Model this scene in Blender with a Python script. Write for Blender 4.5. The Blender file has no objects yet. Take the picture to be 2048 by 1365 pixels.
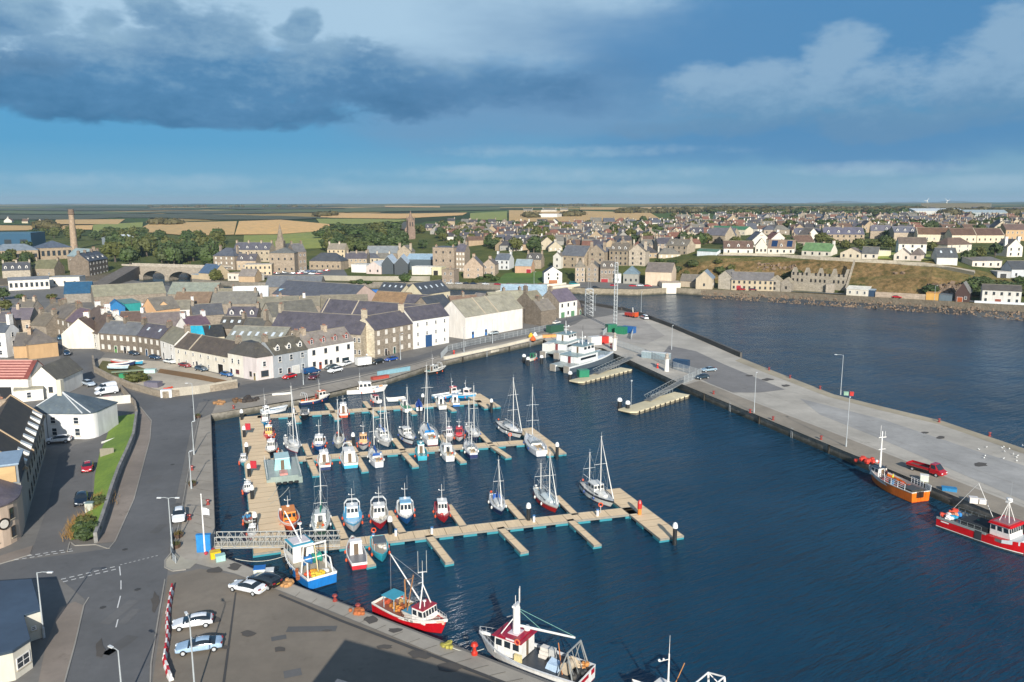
# Harbour town seen from the air: camera and light, setting, buildings, trees, marina, ships, vehicles, furniture.
import bpy,math,random
from mathutils import Vector,Matrix
random.seed(7)
SC=bpy.context.scene
COL=SC.collection
R=math.radians
F,H,Y0=1600.0,48.0,404.0
PITCH=math.atan((682.5-Y0)/F)
WZ=-1.9
SUN_AZ,SUN_EL=-11.2,24.0
_FW=Vector((0,math.cos(PITCH),-math.sin(PITCH)))
_UP=Vector((0,math.sin(PITCH),math.cos(PITCH)))
def ray(px,py):
 return _FW*F+Vector((1,0,0))*(px-1024.0)+_UP*(682.5-py)
def P(px,py,z=0.0):
 d=ray(px,py);s=(z-H)/d.z
 return Vector((d.x*s,d.y*s,z))
def Zat(py,x,y):
 """height of the point above ground spot (x,y) seen on pixel row py"""
 k=(682.5-py)/F
 c,s=math.cos(PITCH),math.sin(PITCH)
 return H+(k*y*c-y*s)/(c+k*s)
def lin(h):
 if not isinstance(h,str):return h
 v=[int(h[i:i+2],16)/255 for i in(0,2,4)]
 return tuple(c/12.92 if c<=.04045 else((c+.055)/1.055)**2.4 for c in v)
_M={}
class NT:
 """tiny helper for node trees"""
 def __init__(s,nt):s.t=nt;nt.nodes.clear()
 def n(s,ty,**kw):
  o=s.t.nodes.new(ty)
  for k,v in kw.items():
   if k in('inp',):
    for kk,vv in v.items():
     if hasattr(vv,'is_output'):s.t.links.new(vv,o.inputs[kk])
     else:o.inputs[kk].default_value=vv
   else:setattr(o,k,v)
  return o
 def math(s,op,a,b=0.0,c=None,clamp=False):
  i={0:a,1:b}
  if c is not None:i[2]=c
  return s.n('ShaderNodeMath',operation=op,use_clamp=clamp,inp=i).outputs[0]
 def mix(s,f,a,b,mode='MIX'):
  o=s.n('ShaderNodeMix',data_type='RGBA',blend_type=mode,clamp_factor=True)
  for k,v in((0,f),(6,a),(7,b)):
   if hasattr(v,'is_output'):s.t.links.new(v,o.inputs[k])
   else:o.inputs[k].default_value=v if k==0 else(tuple(v)+(1,))[:4]
  return o.outputs[2]
 def ramp(s,f,stops,interp='LINEAR'):
  o=s.n('ShaderNodeValToRGB');o.color_ramp.interpolation=interp
  e=o.color_ramp.elements
  while len(e)<len(stops):e.new(0.5)
  for k,(p,c)in enumerate(stops):
   e[k].position=p
   e[k].color=(c,c,c,1)if isinstance(c,(int,float))else(tuple(c)+(1,))[:4]
  s.t.links.new(f,o.inputs[0]);return o.outputs[0]
 def noise(s,vec,scale,detail=3,rough=.55,dist=0.0):
  return s.n('ShaderNodeTexNoise',inp={'Vector':vec,'Scale':scale,'Detail':detail,'Roughness':rough,'Distortion':dist}).outputs[0]
 def mapping(s,vec,scale=(1,1,1),rot=(0,0,0),loc=(0,0,0)):
  return s.n('ShaderNodeMapping',inp={'Vector':vec,'Scale':scale,'Rotation':rot,'Location':loc}).outputs[0]
def sc(c,k):return tuple(min(1,x*k)for x in c)
def mat(col,kind='paint',rough=None,metal=0.0):
 key=(col,kind,rough,metal)
 if key in _M:return _M[key]
 c=lin(col)
 if kind=='stone':
  g_=sum(c)/3;c=tuple(v*.62+g_*.38 for v in c)
 elif kind=='slate':
  c=tuple(v*1.25 for v in c)
 elif kind=='render':
  c=tuple(v*.88 for v in c)
 m=bpy.data.materials.new(kind+'_'+(col if isinstance(col,str)else 'x'))
 m.use_nodes=True
 t=NT(m.node_tree)
 bs=t.n('ShaderNodeBsdfPrincipled');out=t.n('ShaderNodeOutputMaterial')
 t.t.links.new(bs.outputs[0],out.inputs[0])
 geo=t.n('ShaderNodeTexCoord');ob=geo.outputs['Object']
 bs.inputs['Metallic'].default_value=metal
 rg={'paint':.38,'gloss':.18,'hull':.42,'render':.85,'stone':.9,'slate':.6,'concrete':.9,'asphalt':.85,'leaf':.7,'grass':.95,'wood':.75,'glass':.08,'metal':.45,'fabric':.85,'rock':.9,'earth':.95,'plain':.6}.get(kind,.6)
 bs.inputs['Roughness'].default_value=rg if rough is None else rough
 col_out=None
 if kind in('paint','gloss','metal','fabric','hull'):
  n=t.noise(ob,1.3,4)
  n2=t.noise(t.mapping(ob,(3,3,.6)),2.0,3)
  f=t.math('MULTIPLY',n,n2)
  col_out=t.mix(t.ramp(f,[(.12,0),(.42,1)]),sc(c,.80),sc(c,1.04))
  if kind=='hull':
   n4=t.noise(t.mapping(ob,(4.5,4.5,.35)),1.6,5,.7);n5=t.noise(ob,.7,5,.7)
   col_out=t.mix(t.ramp(n4,[(.5,0),(.72,.5)]),col_out,(c[0]*.45+.04,c[1]*.45+.02,c[2]*.42+.008))
   col_out=t.mix(t.ramp(n5,[(.52,0),(.7,.3)]),col_out,sc(c,1.25))
  if kind=='gloss':
   bs.inputs['Coat Weight'].default_value=.5;bs.inputs['Coat Roughness'].default_value=.08
 elif kind=='render':
  n=t.noise(t.mapping(ob,(1,1,.25)),.9,5,.62)
  n2=t.noise(ob,.22,3)
  col_out=t.mix(t.ramp(n,[(.3,0),(.62,1)]),sc(c,.80),c)
  col_out=t.mix(t.ramp(n2,[(.35,.25),(.6,0)]),col_out,(c[0]*.72,c[1]*.68,c[2]*.6))
 elif kind=='stone':
  sx=t.n('ShaderNodeSeparateXYZ',inp={0:ob})
  u=t.math('ADD',sx.outputs[0],sx.outputs[1])
  v=t.n('ShaderNodeCombineXYZ',inp={0:u,1:sx.outputs[2],2:0.0}).outputs[0]
  br=t.n('ShaderNodeTexBrick',inp={'Vector':v,'Color1':sc(c,.75)+(1,),'Color2':sc(c,1.22)+(1,),'Mortar':sc(c,.92)+(1,),'Scale':1.0,'Mortar Size':.02,'Bias':0.0,'Brick Width':.75,'Row Height':.36}).outputs[0]
  n=t.noise(ob,.5,5,.65)
  col_out=t.mix(t.ramp(n,[(.3,.75),(.65,0)]),br,(c[0]*.55,c[1]*.54,c[2]*.5))
  n3=t.noise(ob,1.7,4)
  col_out=t.mix(t.ramp(n3,[(.5,0),(.72,.45)]),col_out,sc(c,1.3))
  tide=t.n('ShaderNodeMapRange',inp={0:t.math('ADD',sx.outputs[2],t.math('MULTIPLY',n,1.4)),1:-.9,2:.1,3:.85,4:0.0}).outputs[0]
  col_out=t.mix(tide,col_out,(.03,.032,.02))
 elif kind=='slate':
  n=t.noise(ob,.45,6,.68)
  n2=t.noise(t.mapping(ob,(1.0,1.0,5)),2.2,3,.6)
  col_out=t.mix(t.ramp(n,[(.34,0),(.66,1)]),sc(c,.72),sc(c,1.2))
  col_out=t.mix(t.ramp(n2,[(.42,0),(.7,.5)]),col_out,sc(c,.6))
  n3=t.noise(t.mapping(ob,loc=(31,7,3)),.9,6,.72)
  lich=(min(1,c[0]*1.25+.05),min(1,c[1]*1.25+.042),c[2]*1.05+.012)
  col_out=t.mix(t.ramp(n3,[(.54,0),(.7,.6)]),col_out,lich)
 elif kind in('concrete','asphalt','earth'):
  n=t.noise(ob,.07,6,.66)
  n2=t.noise(ob,.8,5,.65)
  n3=t.noise(t.mapping(ob,(1,1,1),loc=(50,20,0)),.22,6,.75)
  a=.72 if kind!='asphalt' else.8
  col_out=t.mix(t.ramp(n,[(.33,0),(.66,1)]),sc(c,a),sc(c,1.16))
  col_out=t.mix(t.ramp(n2,[(.35,.3),(.6,0)]),col_out,sc(c,.7))
  col_out=t.mix(t.ramp(n3,[(.60,0),(.70,.5)]),col_out,(c[0]*.5,c[1]*.48,c[2]*.44))
 elif kind=='grass':
  n=t.noise(ob,.12,6,.7);n2=t.noise(ob,1.6,5,.7)
  col_out=t.mix(t.ramp(n,[(.35,0),(.65,1)]),sc(c,.75),(c[0]*1.35,c[1]*1.15,c[2]))
  col_out=t.mix(t.ramp(n2,[(.38,.5),(.62,0)]),col_out,sc(c,.6))
 elif kind=='leaf':
  n=t.noise(ob,.35,4,.6)
  oi=t.n('ShaderNodeObjectInfo').outputs['Random']
  col_out=t.mix(t.ramp(n,[(.35,0),(.65,1)]),sc(c,.6),(c[0]*1.4,c[1]*1.35,c[2]*1.1))
  col_out=t.mix(t.ramp(oi,[(0,0),(.45,.1),(.7,.75),(1,.85)]),col_out,(c[0]*2.1,c[1]*1.25,c[2]*.9))
 elif kind=='wood':
  w=t.noise(t.mapping(ob,(2.2,.12,1)),2.0,4,.6)
  n=t.noise(ob,.25,4)
  col_out=t.mix(t.ramp(w,[(.35,0),(.65,1)]),sc(c,.84),sc(c,1.08))
  col_out=t.mix(t.ramp(n,[(.4,.35),(.62,0)]),col_out,sc(c,.72))
 elif kind=='rock':
  n=t.noise(ob,.8,5,.7)
  oi=t.n('ShaderNodeNewGeometry').outputs['Random Per Island']
  col_out=t.mix(t.ramp(n,[(.35,0),(.65,1)]),sc(c,.55),sc(c,1.2))
  col_out=t.mix(t.ramp(oi,[(0,0),(1,.8)]),col_out,(c[0]*1.5,c[1]*1.35,c[2]*1.2))
 if col_out is not None:t.t.links.new(col_out,bs.inputs['Base Color'])
 else:bs.inputs['Base Color'].default_value=c+(1,)
 if kind=='glass':
  bs.inputs['Specular IOR Level'].default_value=.8
 _M[key]=m
 return m
class MB:
 def __init__(s):s.v=[];s.f=[];s.m=[];s.mats=[]
 def mi(s,m):
  if m not in s.mats:s.mats.append(m)
  return s.mats.index(m)
 def face(s,pts,m):
  b=len(s.v);s.v.extend([tuple(p)for p in pts]);s.f.append(list(range(b,b+len(pts))));s.m.append(s.mi(m));return s
 def prism(s,poly,z0,z1,m,mtop=None,cap=True,bottom=True):
  """poly: ccw list of (x,y); z0/z1 numbers"""
  a=sum(poly[i][0]*poly[(i+1)%len(poly)][1]-poly[(i+1)%len(poly)][0]*poly[i][1]for i in range(len(poly)))
  if a<0:poly=poly[::-1]
  n=len(poly);b=len(s.v)
  s.v.extend([(p[0],p[1],z0)for p in poly]);s.v.extend([(p[0],p[1],z1)for p in poly])
  k=s.mi(m);kt=s.mi(mtop)if mtop else k
  for i in range(n):
   j=(i+1)%n
   s.f.append([b+i,b+j,b+n+j,b+n+i]);s.m.append(k)
  if cap:s.f.append([b+n+i for i in range(n)]);s.m.append(kt)
  if bottom:s.f.append([b+i for i in range(n)][::-1]);s.m.append(k)
  return s
 def box(s,x0,y0,z0,x1,y1,z1,m):
  return s.prism([(x0,y0),(x1,y0),(x1,y1),(x0,y1)],z0,z1,m)
 def cbox(s,c,size,m,rz=0.0,rx=0.0):
  hx,hy,hz=(q/2 for q in size)
  M=Matrix.Translation(c)@Matrix.Rotation(rz,4,'Z')@Matrix.Rotation(rx,4,'X')
  q=[M@Vector(p)for p in((-hx,-hy,-hz),(hx,-hy,-hz),(hx,hy,-hz),(-hx,hy,-hz),(-hx,-hy,hz),(hx,-hy,hz),(hx,hy,hz),(-hx,hy,hz))]
  b=len(s.v);s.v.extend([tuple(p)for p in q]);k=s.mi(m)
  for f in((0,3,2,1),(4,5,6,7),(0,1,5,4),(1,2,6,5),(2,3,7,6),(3,0,4,7)):
   s.f.append([b+i for i in f]);s.m.append(k)
  return s
 def loft(s,rings,m,closed=True,caps=True):
  b=len(s.v);n=len(rings[0])
  for r in rings:s.v.extend([tuple(p)for p in r])
  k=s.mi(m)if not isinstance(m,(list,tuple))else None
  for i in range(len(rings)-1):
   for j in range(n if closed else n-1):
    j2=(j+1)%n
    s.f.append([b+i*n+j,b+i*n+j2,b+(i+1)*n+j2,b+(i+1)*n+j])
    s.m.append(k if k is not None else s.mi(m[j%len(m)]))
  if caps:
   kk=k if k is not None else s.mi(m[0])
   s.f.append([b+j for j in range(n)][::-1]);s.m.append(kk)
   s.f.append([b+(len(rings)-1)*n+j for j in range(n)]);s.m.append(kk)
  return s
 def tube(s,p,q,r0,m,r1=None,n=6):
  p=Vector(p);q=Vector(q);r1=r0 if r1 is None else r1
  d=(q-p)
  if d.length<1e-6:return s
  d.normalize();a=d.orthogonal().normalized();b=d.cross(a)
  R0=[p+(a*math.cos(t)+b*math.sin(t))*r0 for t in[2*math.pi*i/n for i in range(n)]]
  R1=[q+(a*math.cos(t)+b*math.sin(t))*r1 for t in[2*math.pi*i/n for i in range(n)]]
  return s.loft([R0,R1],m)
 def path(s,pts,r,m,n=5):
  for a,b in zip(pts[:-1],pts[1:]):s.tube(a,b,r,m,n=n)
  return s
 def sphere(s,c,r,m,n=8,sz=1.0):
  c=Vector(c);rings=[]
  for i in range(1,n//2+1-1+1):
   th=math.pi*i/(n//2+1)
   rings.append([c+Vector((r*math.sin(th)*math.cos(2*math.pi*j/n),r*math.sin(th)*math.sin(2*math.pi*j/n),-r*sz*math.cos(th)))for j in range(n)])
  return s.loft(rings,m)
 def lathe(s,c,prof,m,n=12):
  c=Vector(c)
  rings=[[c+Vector((r*math.cos(2*math.pi*j/n),r*math.sin(2*math.pi*j/n),z))for j in range(n)]for r,z in prof]
  return s.loft(rings,m)
 def build(s,name,parent=None,smooth=False):
  me=bpy.data.meshes.new(name)
  me.from_pydata(s.v,[],s.f)
  for m in s.mats:me.materials.append(m)
  me.polygons.foreach_set('material_index',s.m)
  if smooth:me.polygons.foreach_set('use_smooth',[True]*len(s.f))
  me.update()
  return link(name,me,parent)
def link(name,me,parent=None):
 o=bpy.data.objects.new(name,me);COL.objects.link(o)
 if parent is not None:o.parent=parent
 return o
_LBL=set()
def tag(o,label,cat,group=None):
 if label in _LBL and not group:print('DUP LABEL',label)
 nw=len(label.split())
 if nw<4 or nw>16:print('LABEL LEN',nw,label)
 _LBL.add(label)
 o['label']=label;o['category']=cat
 if group:o['group']=group
 return o
def T(name,label,cat,loc=(0,0,0),rz=0.0,group=None):
 o=bpy.data.objects.new(name,None);COL.objects.link(o)
 o.location=loc;o.rotation_euler=(0,0,rz);o.empty_display_size=.5
 return tag(o,label,cat,group)
def struct(o,kind='structure'):
 o['kind']=kind;return o
def dup(root,name=None,loc=None,rz=None,label=None,group=None,scale=None):
 """a copy of a thing with copies of its parts and sub-parts, meshes shared"""
 r=root.copy();COL.objects.link(r)
 if loc is not None:r.location=loc
 if rz is not None:r.rotation_euler=(0,0,rz)
 if scale is not None:r.scale=(scale,)*3 if isinstance(scale,(int,float))else scale
 if label:r['label']=label;_LBL.add(label)
 if group:r['group']=group
 for ch in list(root.children):
  c=ch.copy();COL.objects.link(c);c.parent=r
  for g in ch.children:
   d=g.copy();COL.objects.link(d);d.parent=c
 return r
def at(root,loc,rz=None):
 root.location=loc
 if rz is not None:root.rotation_euler=(0,0,rz)
 return root
ORD=['first','second','third','fourth','fifth','sixth','seventh','eighth','ninth','tenth','eleventh','twelfth','thirteenth','fourteenth','fifteenth','sixteenth','seventeenth','eighteenth','nineteenth','twentieth','twenty-first','twenty-second','twenty-third','twenty-fourth','twenty-fifth','twenty-sixth','twenty-seventh','twenty-eighth','twenty-ninth','thirtieth']
cam=bpy.data.cameras.new('camera');cob=bpy.data.objects.new('camera',cam);COL.objects.link(cob)
cam.sensor_width=36;cam.lens=F/2048*36;cam.clip_start=1;cam.clip_end=60000
cob.location=(0,0,H);cob.rotation_euler=(math.pi/2-PITCH,0,0)
SC.camera=cob
sd=bpy.data.lights.new('sun','SUN');sd.energy=4.6;sd.angle=R(.6);sd.color=(1,.95,.87)
so=bpy.data.objects.new('sun',sd);COL.objects.link(so)
az=R(SUN_AZ);el=R(SUN_EL)
sdir=Vector((math.sin(az)*math.cos(el),math.cos(az)*math.cos(el),-math.sin(el)))
so.rotation_euler=sdir.to_track_quat('-Z','Y').to_euler()
SC.view_settings.view_transform='Standard';SC.view_settings.look='None'
SC.view_settings.exposure=0.5;SC.view_settings.gamma=1.0
SC.render.engine='CYCLES'
SC.cycles.max_bounces=6;SC.cycles.diffuse_bounces=2;SC.cycles.glossy_bounces=3;SC.cycles.transmission_bounces=2
SC.cycles.volume_bounces=0;SC.cycles.use_adaptive_sampling=True
SC.cycles.use_denoising=True
w=bpy.data.worlds.new('World');SC.world=w;w.use_nodes=True
t=NT(w.node_tree)
wo=t.n('ShaderNodeOutputWorld');bg=t.n('ShaderNodeBackground');t.t.links.new(bg.outputs[0],wo.inputs[0])
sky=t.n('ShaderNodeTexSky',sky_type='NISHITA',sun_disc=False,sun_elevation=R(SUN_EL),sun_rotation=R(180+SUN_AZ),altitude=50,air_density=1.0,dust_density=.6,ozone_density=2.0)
tc=t.n('ShaderNodeTexCoord').outputs['Generated']
sx=t.n('ShaderNodeSeparateXYZ',inp={0:tc})
azn=t.math('ARCTAN2',sx.outputs[0],sx.outputs[1])
eln=t.math('ARCSINE',sx.outputs[2])
def dirvec(ax,ay,ox=0.0,oy=0.0):
 return t.n('ShaderNodeCombineXYZ',inp={0:t.math('MULTIPLY_ADD',azn,ax,ox),1:t.math('MULTIPLY_ADD',eln,ay,oy),2:0.0}).outputs[0]
n_big=t.noise(dirvec(5,12),1.0,4,.6)
n_b2=t.noise(dirvec(5,12,17,9),1.0,4,.6)
n_fine=t.noise(dirvec(16,34,3,2),1.0,6,.62)
n_sm=t.noise(dirvec(3.0,16,40,5),1.0,4,.62)
azw=t.math('ADD',azn,t.math('MULTIPLY_ADD',n_big,.10,-.05))
elw=t.math('ADD',eln,t.math('MULTIPLY_ADD',n_b2,.06,-.03))
n_f2=t.noise(dirvec(48,95,11,4),1.0,4,.65)
n_fine=t.math('ADD',t.math('MULTIPLY',n_fine,.62),t.math('MULTIPLY',n_f2,.38))
def blob(px,py,rx,ry,k=1.0,raw=False):
 cx,cy=math.atan((px-1024)/F),math.atan((Y0-py)/F)
 a=t.math('MULTIPLY_ADD',azn if raw else azw,F/rx,-cx*F/rx);b=t.math('MULTIPLY_ADD',eln if raw else elw,F/ry,-cy*F/ry)
 d=t.math('ADD',t.math('MULTIPLY',a,a),t.math('MULTIPLY',b,b))
 return t.math('MULTIPLY',t.math('SUBTRACT',1.0,d),k)
def union(bl):
 o=bl[0]
 for b in bl[1:]:o=t.math('MAXIMUM',o,b)
 return o
def soft(m,lo,hi,nz=None,amp=0.0):
 if nz is not None:m=t.math('ADD',m,t.math('MULTIPLY_ADD',nz,amp,-amp*.5))
 return t.n('ShaderNodeMapRange',interpolation_type='SMOOTHSTEP',inp={0:m,1:lo,2:hi,3:0.0,4:1.0}).outputs[0]
S=lin
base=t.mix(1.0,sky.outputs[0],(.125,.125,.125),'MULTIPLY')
grad=t.ramp(t.math('MULTIPLY',eln,3.4),[(0.0,S('8fbcd2')),(.06,S('62a6cb')),(.22,S('3c96c8')),(.9,S('5a97c8'))])
azf=t.n('ShaderNodeMapRange',interpolation_type='SMOOTHSTEP',inp={0:azn,1:-.55,2:.6,3:0.0,4:1.0}).outputs[0]
grad=t.mix(t.math('MULTIPLY',azf,.75),grad,t.ramp(t.math('MULTIPLY',eln,3.4),[(0,S('83aec9')),(.3,S('5088b0')),(.9,S('5a8dbc'))]))
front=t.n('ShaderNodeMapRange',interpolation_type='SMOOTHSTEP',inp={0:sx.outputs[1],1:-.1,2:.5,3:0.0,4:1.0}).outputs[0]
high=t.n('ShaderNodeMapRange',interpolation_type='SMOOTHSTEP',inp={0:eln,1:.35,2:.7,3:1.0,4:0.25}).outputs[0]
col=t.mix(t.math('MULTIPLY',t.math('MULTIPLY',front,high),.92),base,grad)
oth=soft(n_sm,.5,.66)
hi2=t.n('ShaderNodeMapRange',interpolation_type='SMOOTHSTEP',inp={0:eln,1:.27,2:.4,3:0.0,4:.6}).outputs[0]
col=t.mix(t.math('MULTIPLY',oth,hi2),col,S('a9bfd6'))
pale=soft(union([blob(200,75,260,95,1.3),blob(800,70,360,80,1.1),blob(20,165,130,45,1.2),blob(560,60,160,60),blob(1080,60,240,80,.6)]),-.6,.5,n_fine,1.2)
col=t.mix(t.math('MULTIPLY',pale,.9),col,S('afcde3'))
gap=soft(union([blob(110,12,55,28),blob(400,-6,150,24)]),-.5,.6,n_fine,1.4)
col=t.mix(t.math('MULTIPLY',gap,.8),col,S('5a97c8'))
veil=soft(union([blob(980,200,420,105),blob(1230,130,400,120,.8),blob(1120,235,330,62,.9)]),-.3,1.0,n_sm,.9)
col=t.mix(t.math('MULTIPLY',veil,.75),col,S('7399bd'))
vd=soft(union([blob(830,195,210,48),blob(1080,205,190,40,.8),blob(1230,175,120,60,.6)]),-.3,1.0,n_fine,1.1)
col=t.mix(t.math('MULTIPLY',vd,.6),col,S('4f7da8'))
dkr=soft(union([blob(1500,110,430,110),blob(1850,100,330,140),blob(1650,300,560,46,.9)]),-.2,.9,n_sm,.7)
col=t.mix(t.math('MULTIPLY',dkr,.75),col,S('5088b8'))
pf_m=union([blob(1480,210,170,55),blob(1560,178,90,40),blob(1690,205,160,50),blob(1655,145,60,42),blob(1985,205,120,70),blob(1975,150,60,60),blob(1780,262,300,26,.9),blob(1430,262,220,26,.8)])
puff=soft(pf_m,-.5,.75,n_fine,2.2)
pcol=t.mix(soft(t.math('ADD',eln,t.math('MULTIPLY_ADD',n_fine,.09,-.045)),.085,.15),S('6690b4'),S('95b5cf'))
col=t.mix(t.math('MULTIPLY',puff,.74),col,pcol)
wsp=soft(union([blob(1150,308,230,10,.35,raw=True),blob(940,343,90,10,.9,raw=True),blob(1320,381,100,12,1.0,raw=True),blob(1740,345,150,14,.8,raw=True),blob(300,368,330,14,.5,raw=True),blob(900,380,330,12,.6,raw=True),blob(1060,350,300,14,.5,raw=True),blob(1950,372,120,14,.6,raw=True)]),-.5,1.2,n_fine,2.4)
col=t.mix(t.math('MULTIPLY',wsp,.42),col,S('b8d0df'))
dk_m=union([blob(400,190,330,74),blob(430,125,130,78),blob(40,105,115,46),blob(180,212,250,44),blob(120,235,190,26,.8),blob(420,245,190,30),blob(560,245,110,40),blob(610,80,34,40,.9),blob(325,70,46,40,.9),blob(640,165,150,60,.9),blob(900,185,170,40,.35),blob(250,112,34,28,.5),blob(760,190,150,46,.6)])
bank=soft(dk_m,-.45,.55,n_fine,2.4)
shade=t.math('ADD',t.math('MULTIPLY',n_big,.5),t.math('ADD',t.math('MULTIPLY',n_fine,.4),t.math('MULTIPLY',eln,2.4)))
dcol=t.ramp(shade,[(.60,S('3d6f98')),(.78,S('5585ae')),(.98,S('8db0ca'))])
col=t.mix(t.math('MULTIPLY',bank,.88),col,dcol)
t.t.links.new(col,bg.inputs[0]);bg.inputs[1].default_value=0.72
w.cycles.sampling_method='MANUAL';w.cycles.sample_map_resolution=128
for _n in w.node_tree.nodes:
 if _n.type=='TEX_NOISE':_n.noise_dimensions='2D'
def water_mat():
 m=bpy.data.materials.new('sea_water');m.use_nodes=True;t=NT(m.node_tree)
 bs=t.n('ShaderNodeBsdfPrincipled');out=t.n('ShaderNodeOutputMaterial');t.t.links.new(bs.outputs[0],out.inputs[0])
 ob=t.n('ShaderNodeTexCoord').outputs['Object']
 big=t.noise(ob,.018,4,.6)
 c=t.mix(t.ramp(big,[(.35,0),(.68,1)]),(.0045,.030,.058),(.009,.048,.090))
 t.t.links.new(c,bs.inputs['Base Color'])
 bs.inputs['Roughness'].default_value=.17;bs.inputs['IOR'].default_value=1.27;bs.inputs['Specular Tint'].default_value=(.55,.82,1,1)
 v=t.mapping(ob,(1,1,1),(0,0,R(-33)))
 w1=t.noise(t.mapping(v,(.16,.75,1)),1.0,4,.6,.4)
 w2=t.noise(t.mapping(v,(.5,1.7,1),(0,0,R(14))),1.0,4,.65,.6)
 w3=t.noise(t.mapping(v,(.05,.13,1)),1.0,2,.5)
 calm=t.ramp(t.noise(ob,.03,3,.6),[(.36,.45),(.62,1)])
 h=t.math('ADD',t.math('MULTIPLY',w1,.62),t.math('ADD',t.math('MULTIPLY',w2,.30),t.math('MULTIPLY',w3,.5)))
 h=t.math('MULTIPLY',h,calm)
 bp=t.n('ShaderNodeBump',inp={'Height':h,'Strength':1.0,'Distance':1.05})
 t.t.links.new(bp.outputs[0],bs.inputs['Normal'])
 return m
wm=water_mat()
b=MB();b.face([(-3000,-300,WZ),(3000,-300,WZ),(3000,1500,WZ),(-3000,1500,WZ)],wm)
struct(b.build('water'))
BANK=[(-900,590),(0,572),(150,566),(262,560),(285,541),(372,541),(384,563),(482,570),(700,572),(900,573),(1024,576),(1100,578),(1141,581),(1174,583),(1274,585),(1345,581),(1400,584),(1536,588),(1748,600),(1946,612),(2048,617),(2900,660)]
BK=[P(a,b_,0)for a,b_ in BANK]
BQ=[(p.x/p.y,p.y)for p in BK]
def lerp_tab(tab,x):
 if x<=tab[0][0]:return tab[0][1]
 for(a,va),(c,vc)in zip(tab[:-1],tab[1:]):
  if x<=c:return va+(vc-va)*(x-a)/(c-a)
 return tab[-1][1]
def qof(px,py):p=P(px,py,0);return p.x/p.y
PROF=[(qof(-300,580),[(0,.3),(60,1.5),(300,6),(950,12),(2500,15),(4700,16),(8600,16)]),(qof(280,556),[(0,.6),(60,2),(300,7),(950,13),(2500,18),(4700,19),(8600,18)]),(qof(480,570),[(0,1.2),(60,3),(145,4.5),(300,9),(800,16),(2500,22),(5000,23),(8600,23)]),(qof(820,572),[(0,1.2),(60,3),(145,5),(230,10),(330,16),(800,20),(2500,24),(5000,25),(8600,26)]),(qof(1020,576),[(0,1.2),(30,2.5),(100,9),(200,15),(380,18),(800,21),(2500,25),(5000,26),(8600,26)]),(qof(1190,583),[(0,1.3),(26,2.2),(60,7),(145,16),(400,20),(800,23),(2100,27),(5000,27),(8600,26)]),(qof(1310,583),[(0,1.3),(30,2),(52,9),(90,15),(200,18),(400,21),(800,23),(2100,27),(5000,28),(8600,28)]),(qof(1440,585),[(0,1.4),(30,2),(46,14),(60,18.5),(200,20),(400,22),(800,24),(1700,27),(5000,29),(8600,30)]),(qof(1700,597),[(0,1.4),(13,1.6),(26,8),(40,18.5),(52,19),(400,22.5),(700,24),(1700,27),(5000,30),(8600,33)]),(qof(1860,606),[(0,1.4),(13,1.6),(22,10),(36,18),(50,18.5),(400,22.5),(700,24.5),(1700,28),(5000,31),(8600,38)]),(qof(2100,620),[(0,1.4),(20,1.8),(32,7),(52,13),(70,16),(200,20),(400,22.5),(700,24.5),(1700,28),(5000,32),(8600,46)]),(qof(2600,645),[(0,1.4),(30,2),(60,10),(90,14),(200,18),(400,22),(700,24),(1700,28),(5000,32),(8600,50)]),]
from mathutils import noise as mnoise
def TH(x,y):
 q=x/y
 d=y-lerp_tab(BQ,q)
 if d<=0:return lerp_tab(PROF[0][1],0)if d<-1 else.3
 if q<=PROF[0][0]:z=lerp_tab(PROF[0][1],d)
 elif q>=PROF[-1][0]:z=lerp_tab(PROF[-1][1],d)
 else:
  for(qa,pa),(qb,pb)in zip(PROF[:-1],PROF[1:]):
   if q<=qb:
    k=(q-qa)/(qb-qa);z=lerp_tab(pa,d)*(1-k)+lerp_tab(pb,d)*k;break
 if d>14:
  a=min(1,(d-14)/40)
  z+=a*.7*mnoise.noise((x/37,y/37,0))*(1 if z<17 or d>80 else.5)
  if d>700:z+=min(1,(d-700)/1500)*(3.0*mnoise.noise((x/420,y/420,3))+4*mnoise.noise((x/1500,y/1500,8)))
 return z
def G(px,py):
 """where the sight line of a pixel meets the land beyond the river"""
 d=ray(px,py);d=d/d.y
 lo=lerp_tab(BQ,d.x)+.5;y=lo;prev=lo
 while y<9500:
  if H+d.z*y<TH(d.x*y,y):
   a,b_=prev,y
   for _ in range(22):
    m=(a+b_)/2
    if H+d.z*m<TH(d.x*m,m):b_=m
    else:a=m
   return Vector((d.x*b_,b_,TH(d.x*b_,b_)))
  prev=y;y+=max(1.5,y*.004)
 return Vector((d.x*9000,9000,TH(d.x*9000,9000)))
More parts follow.
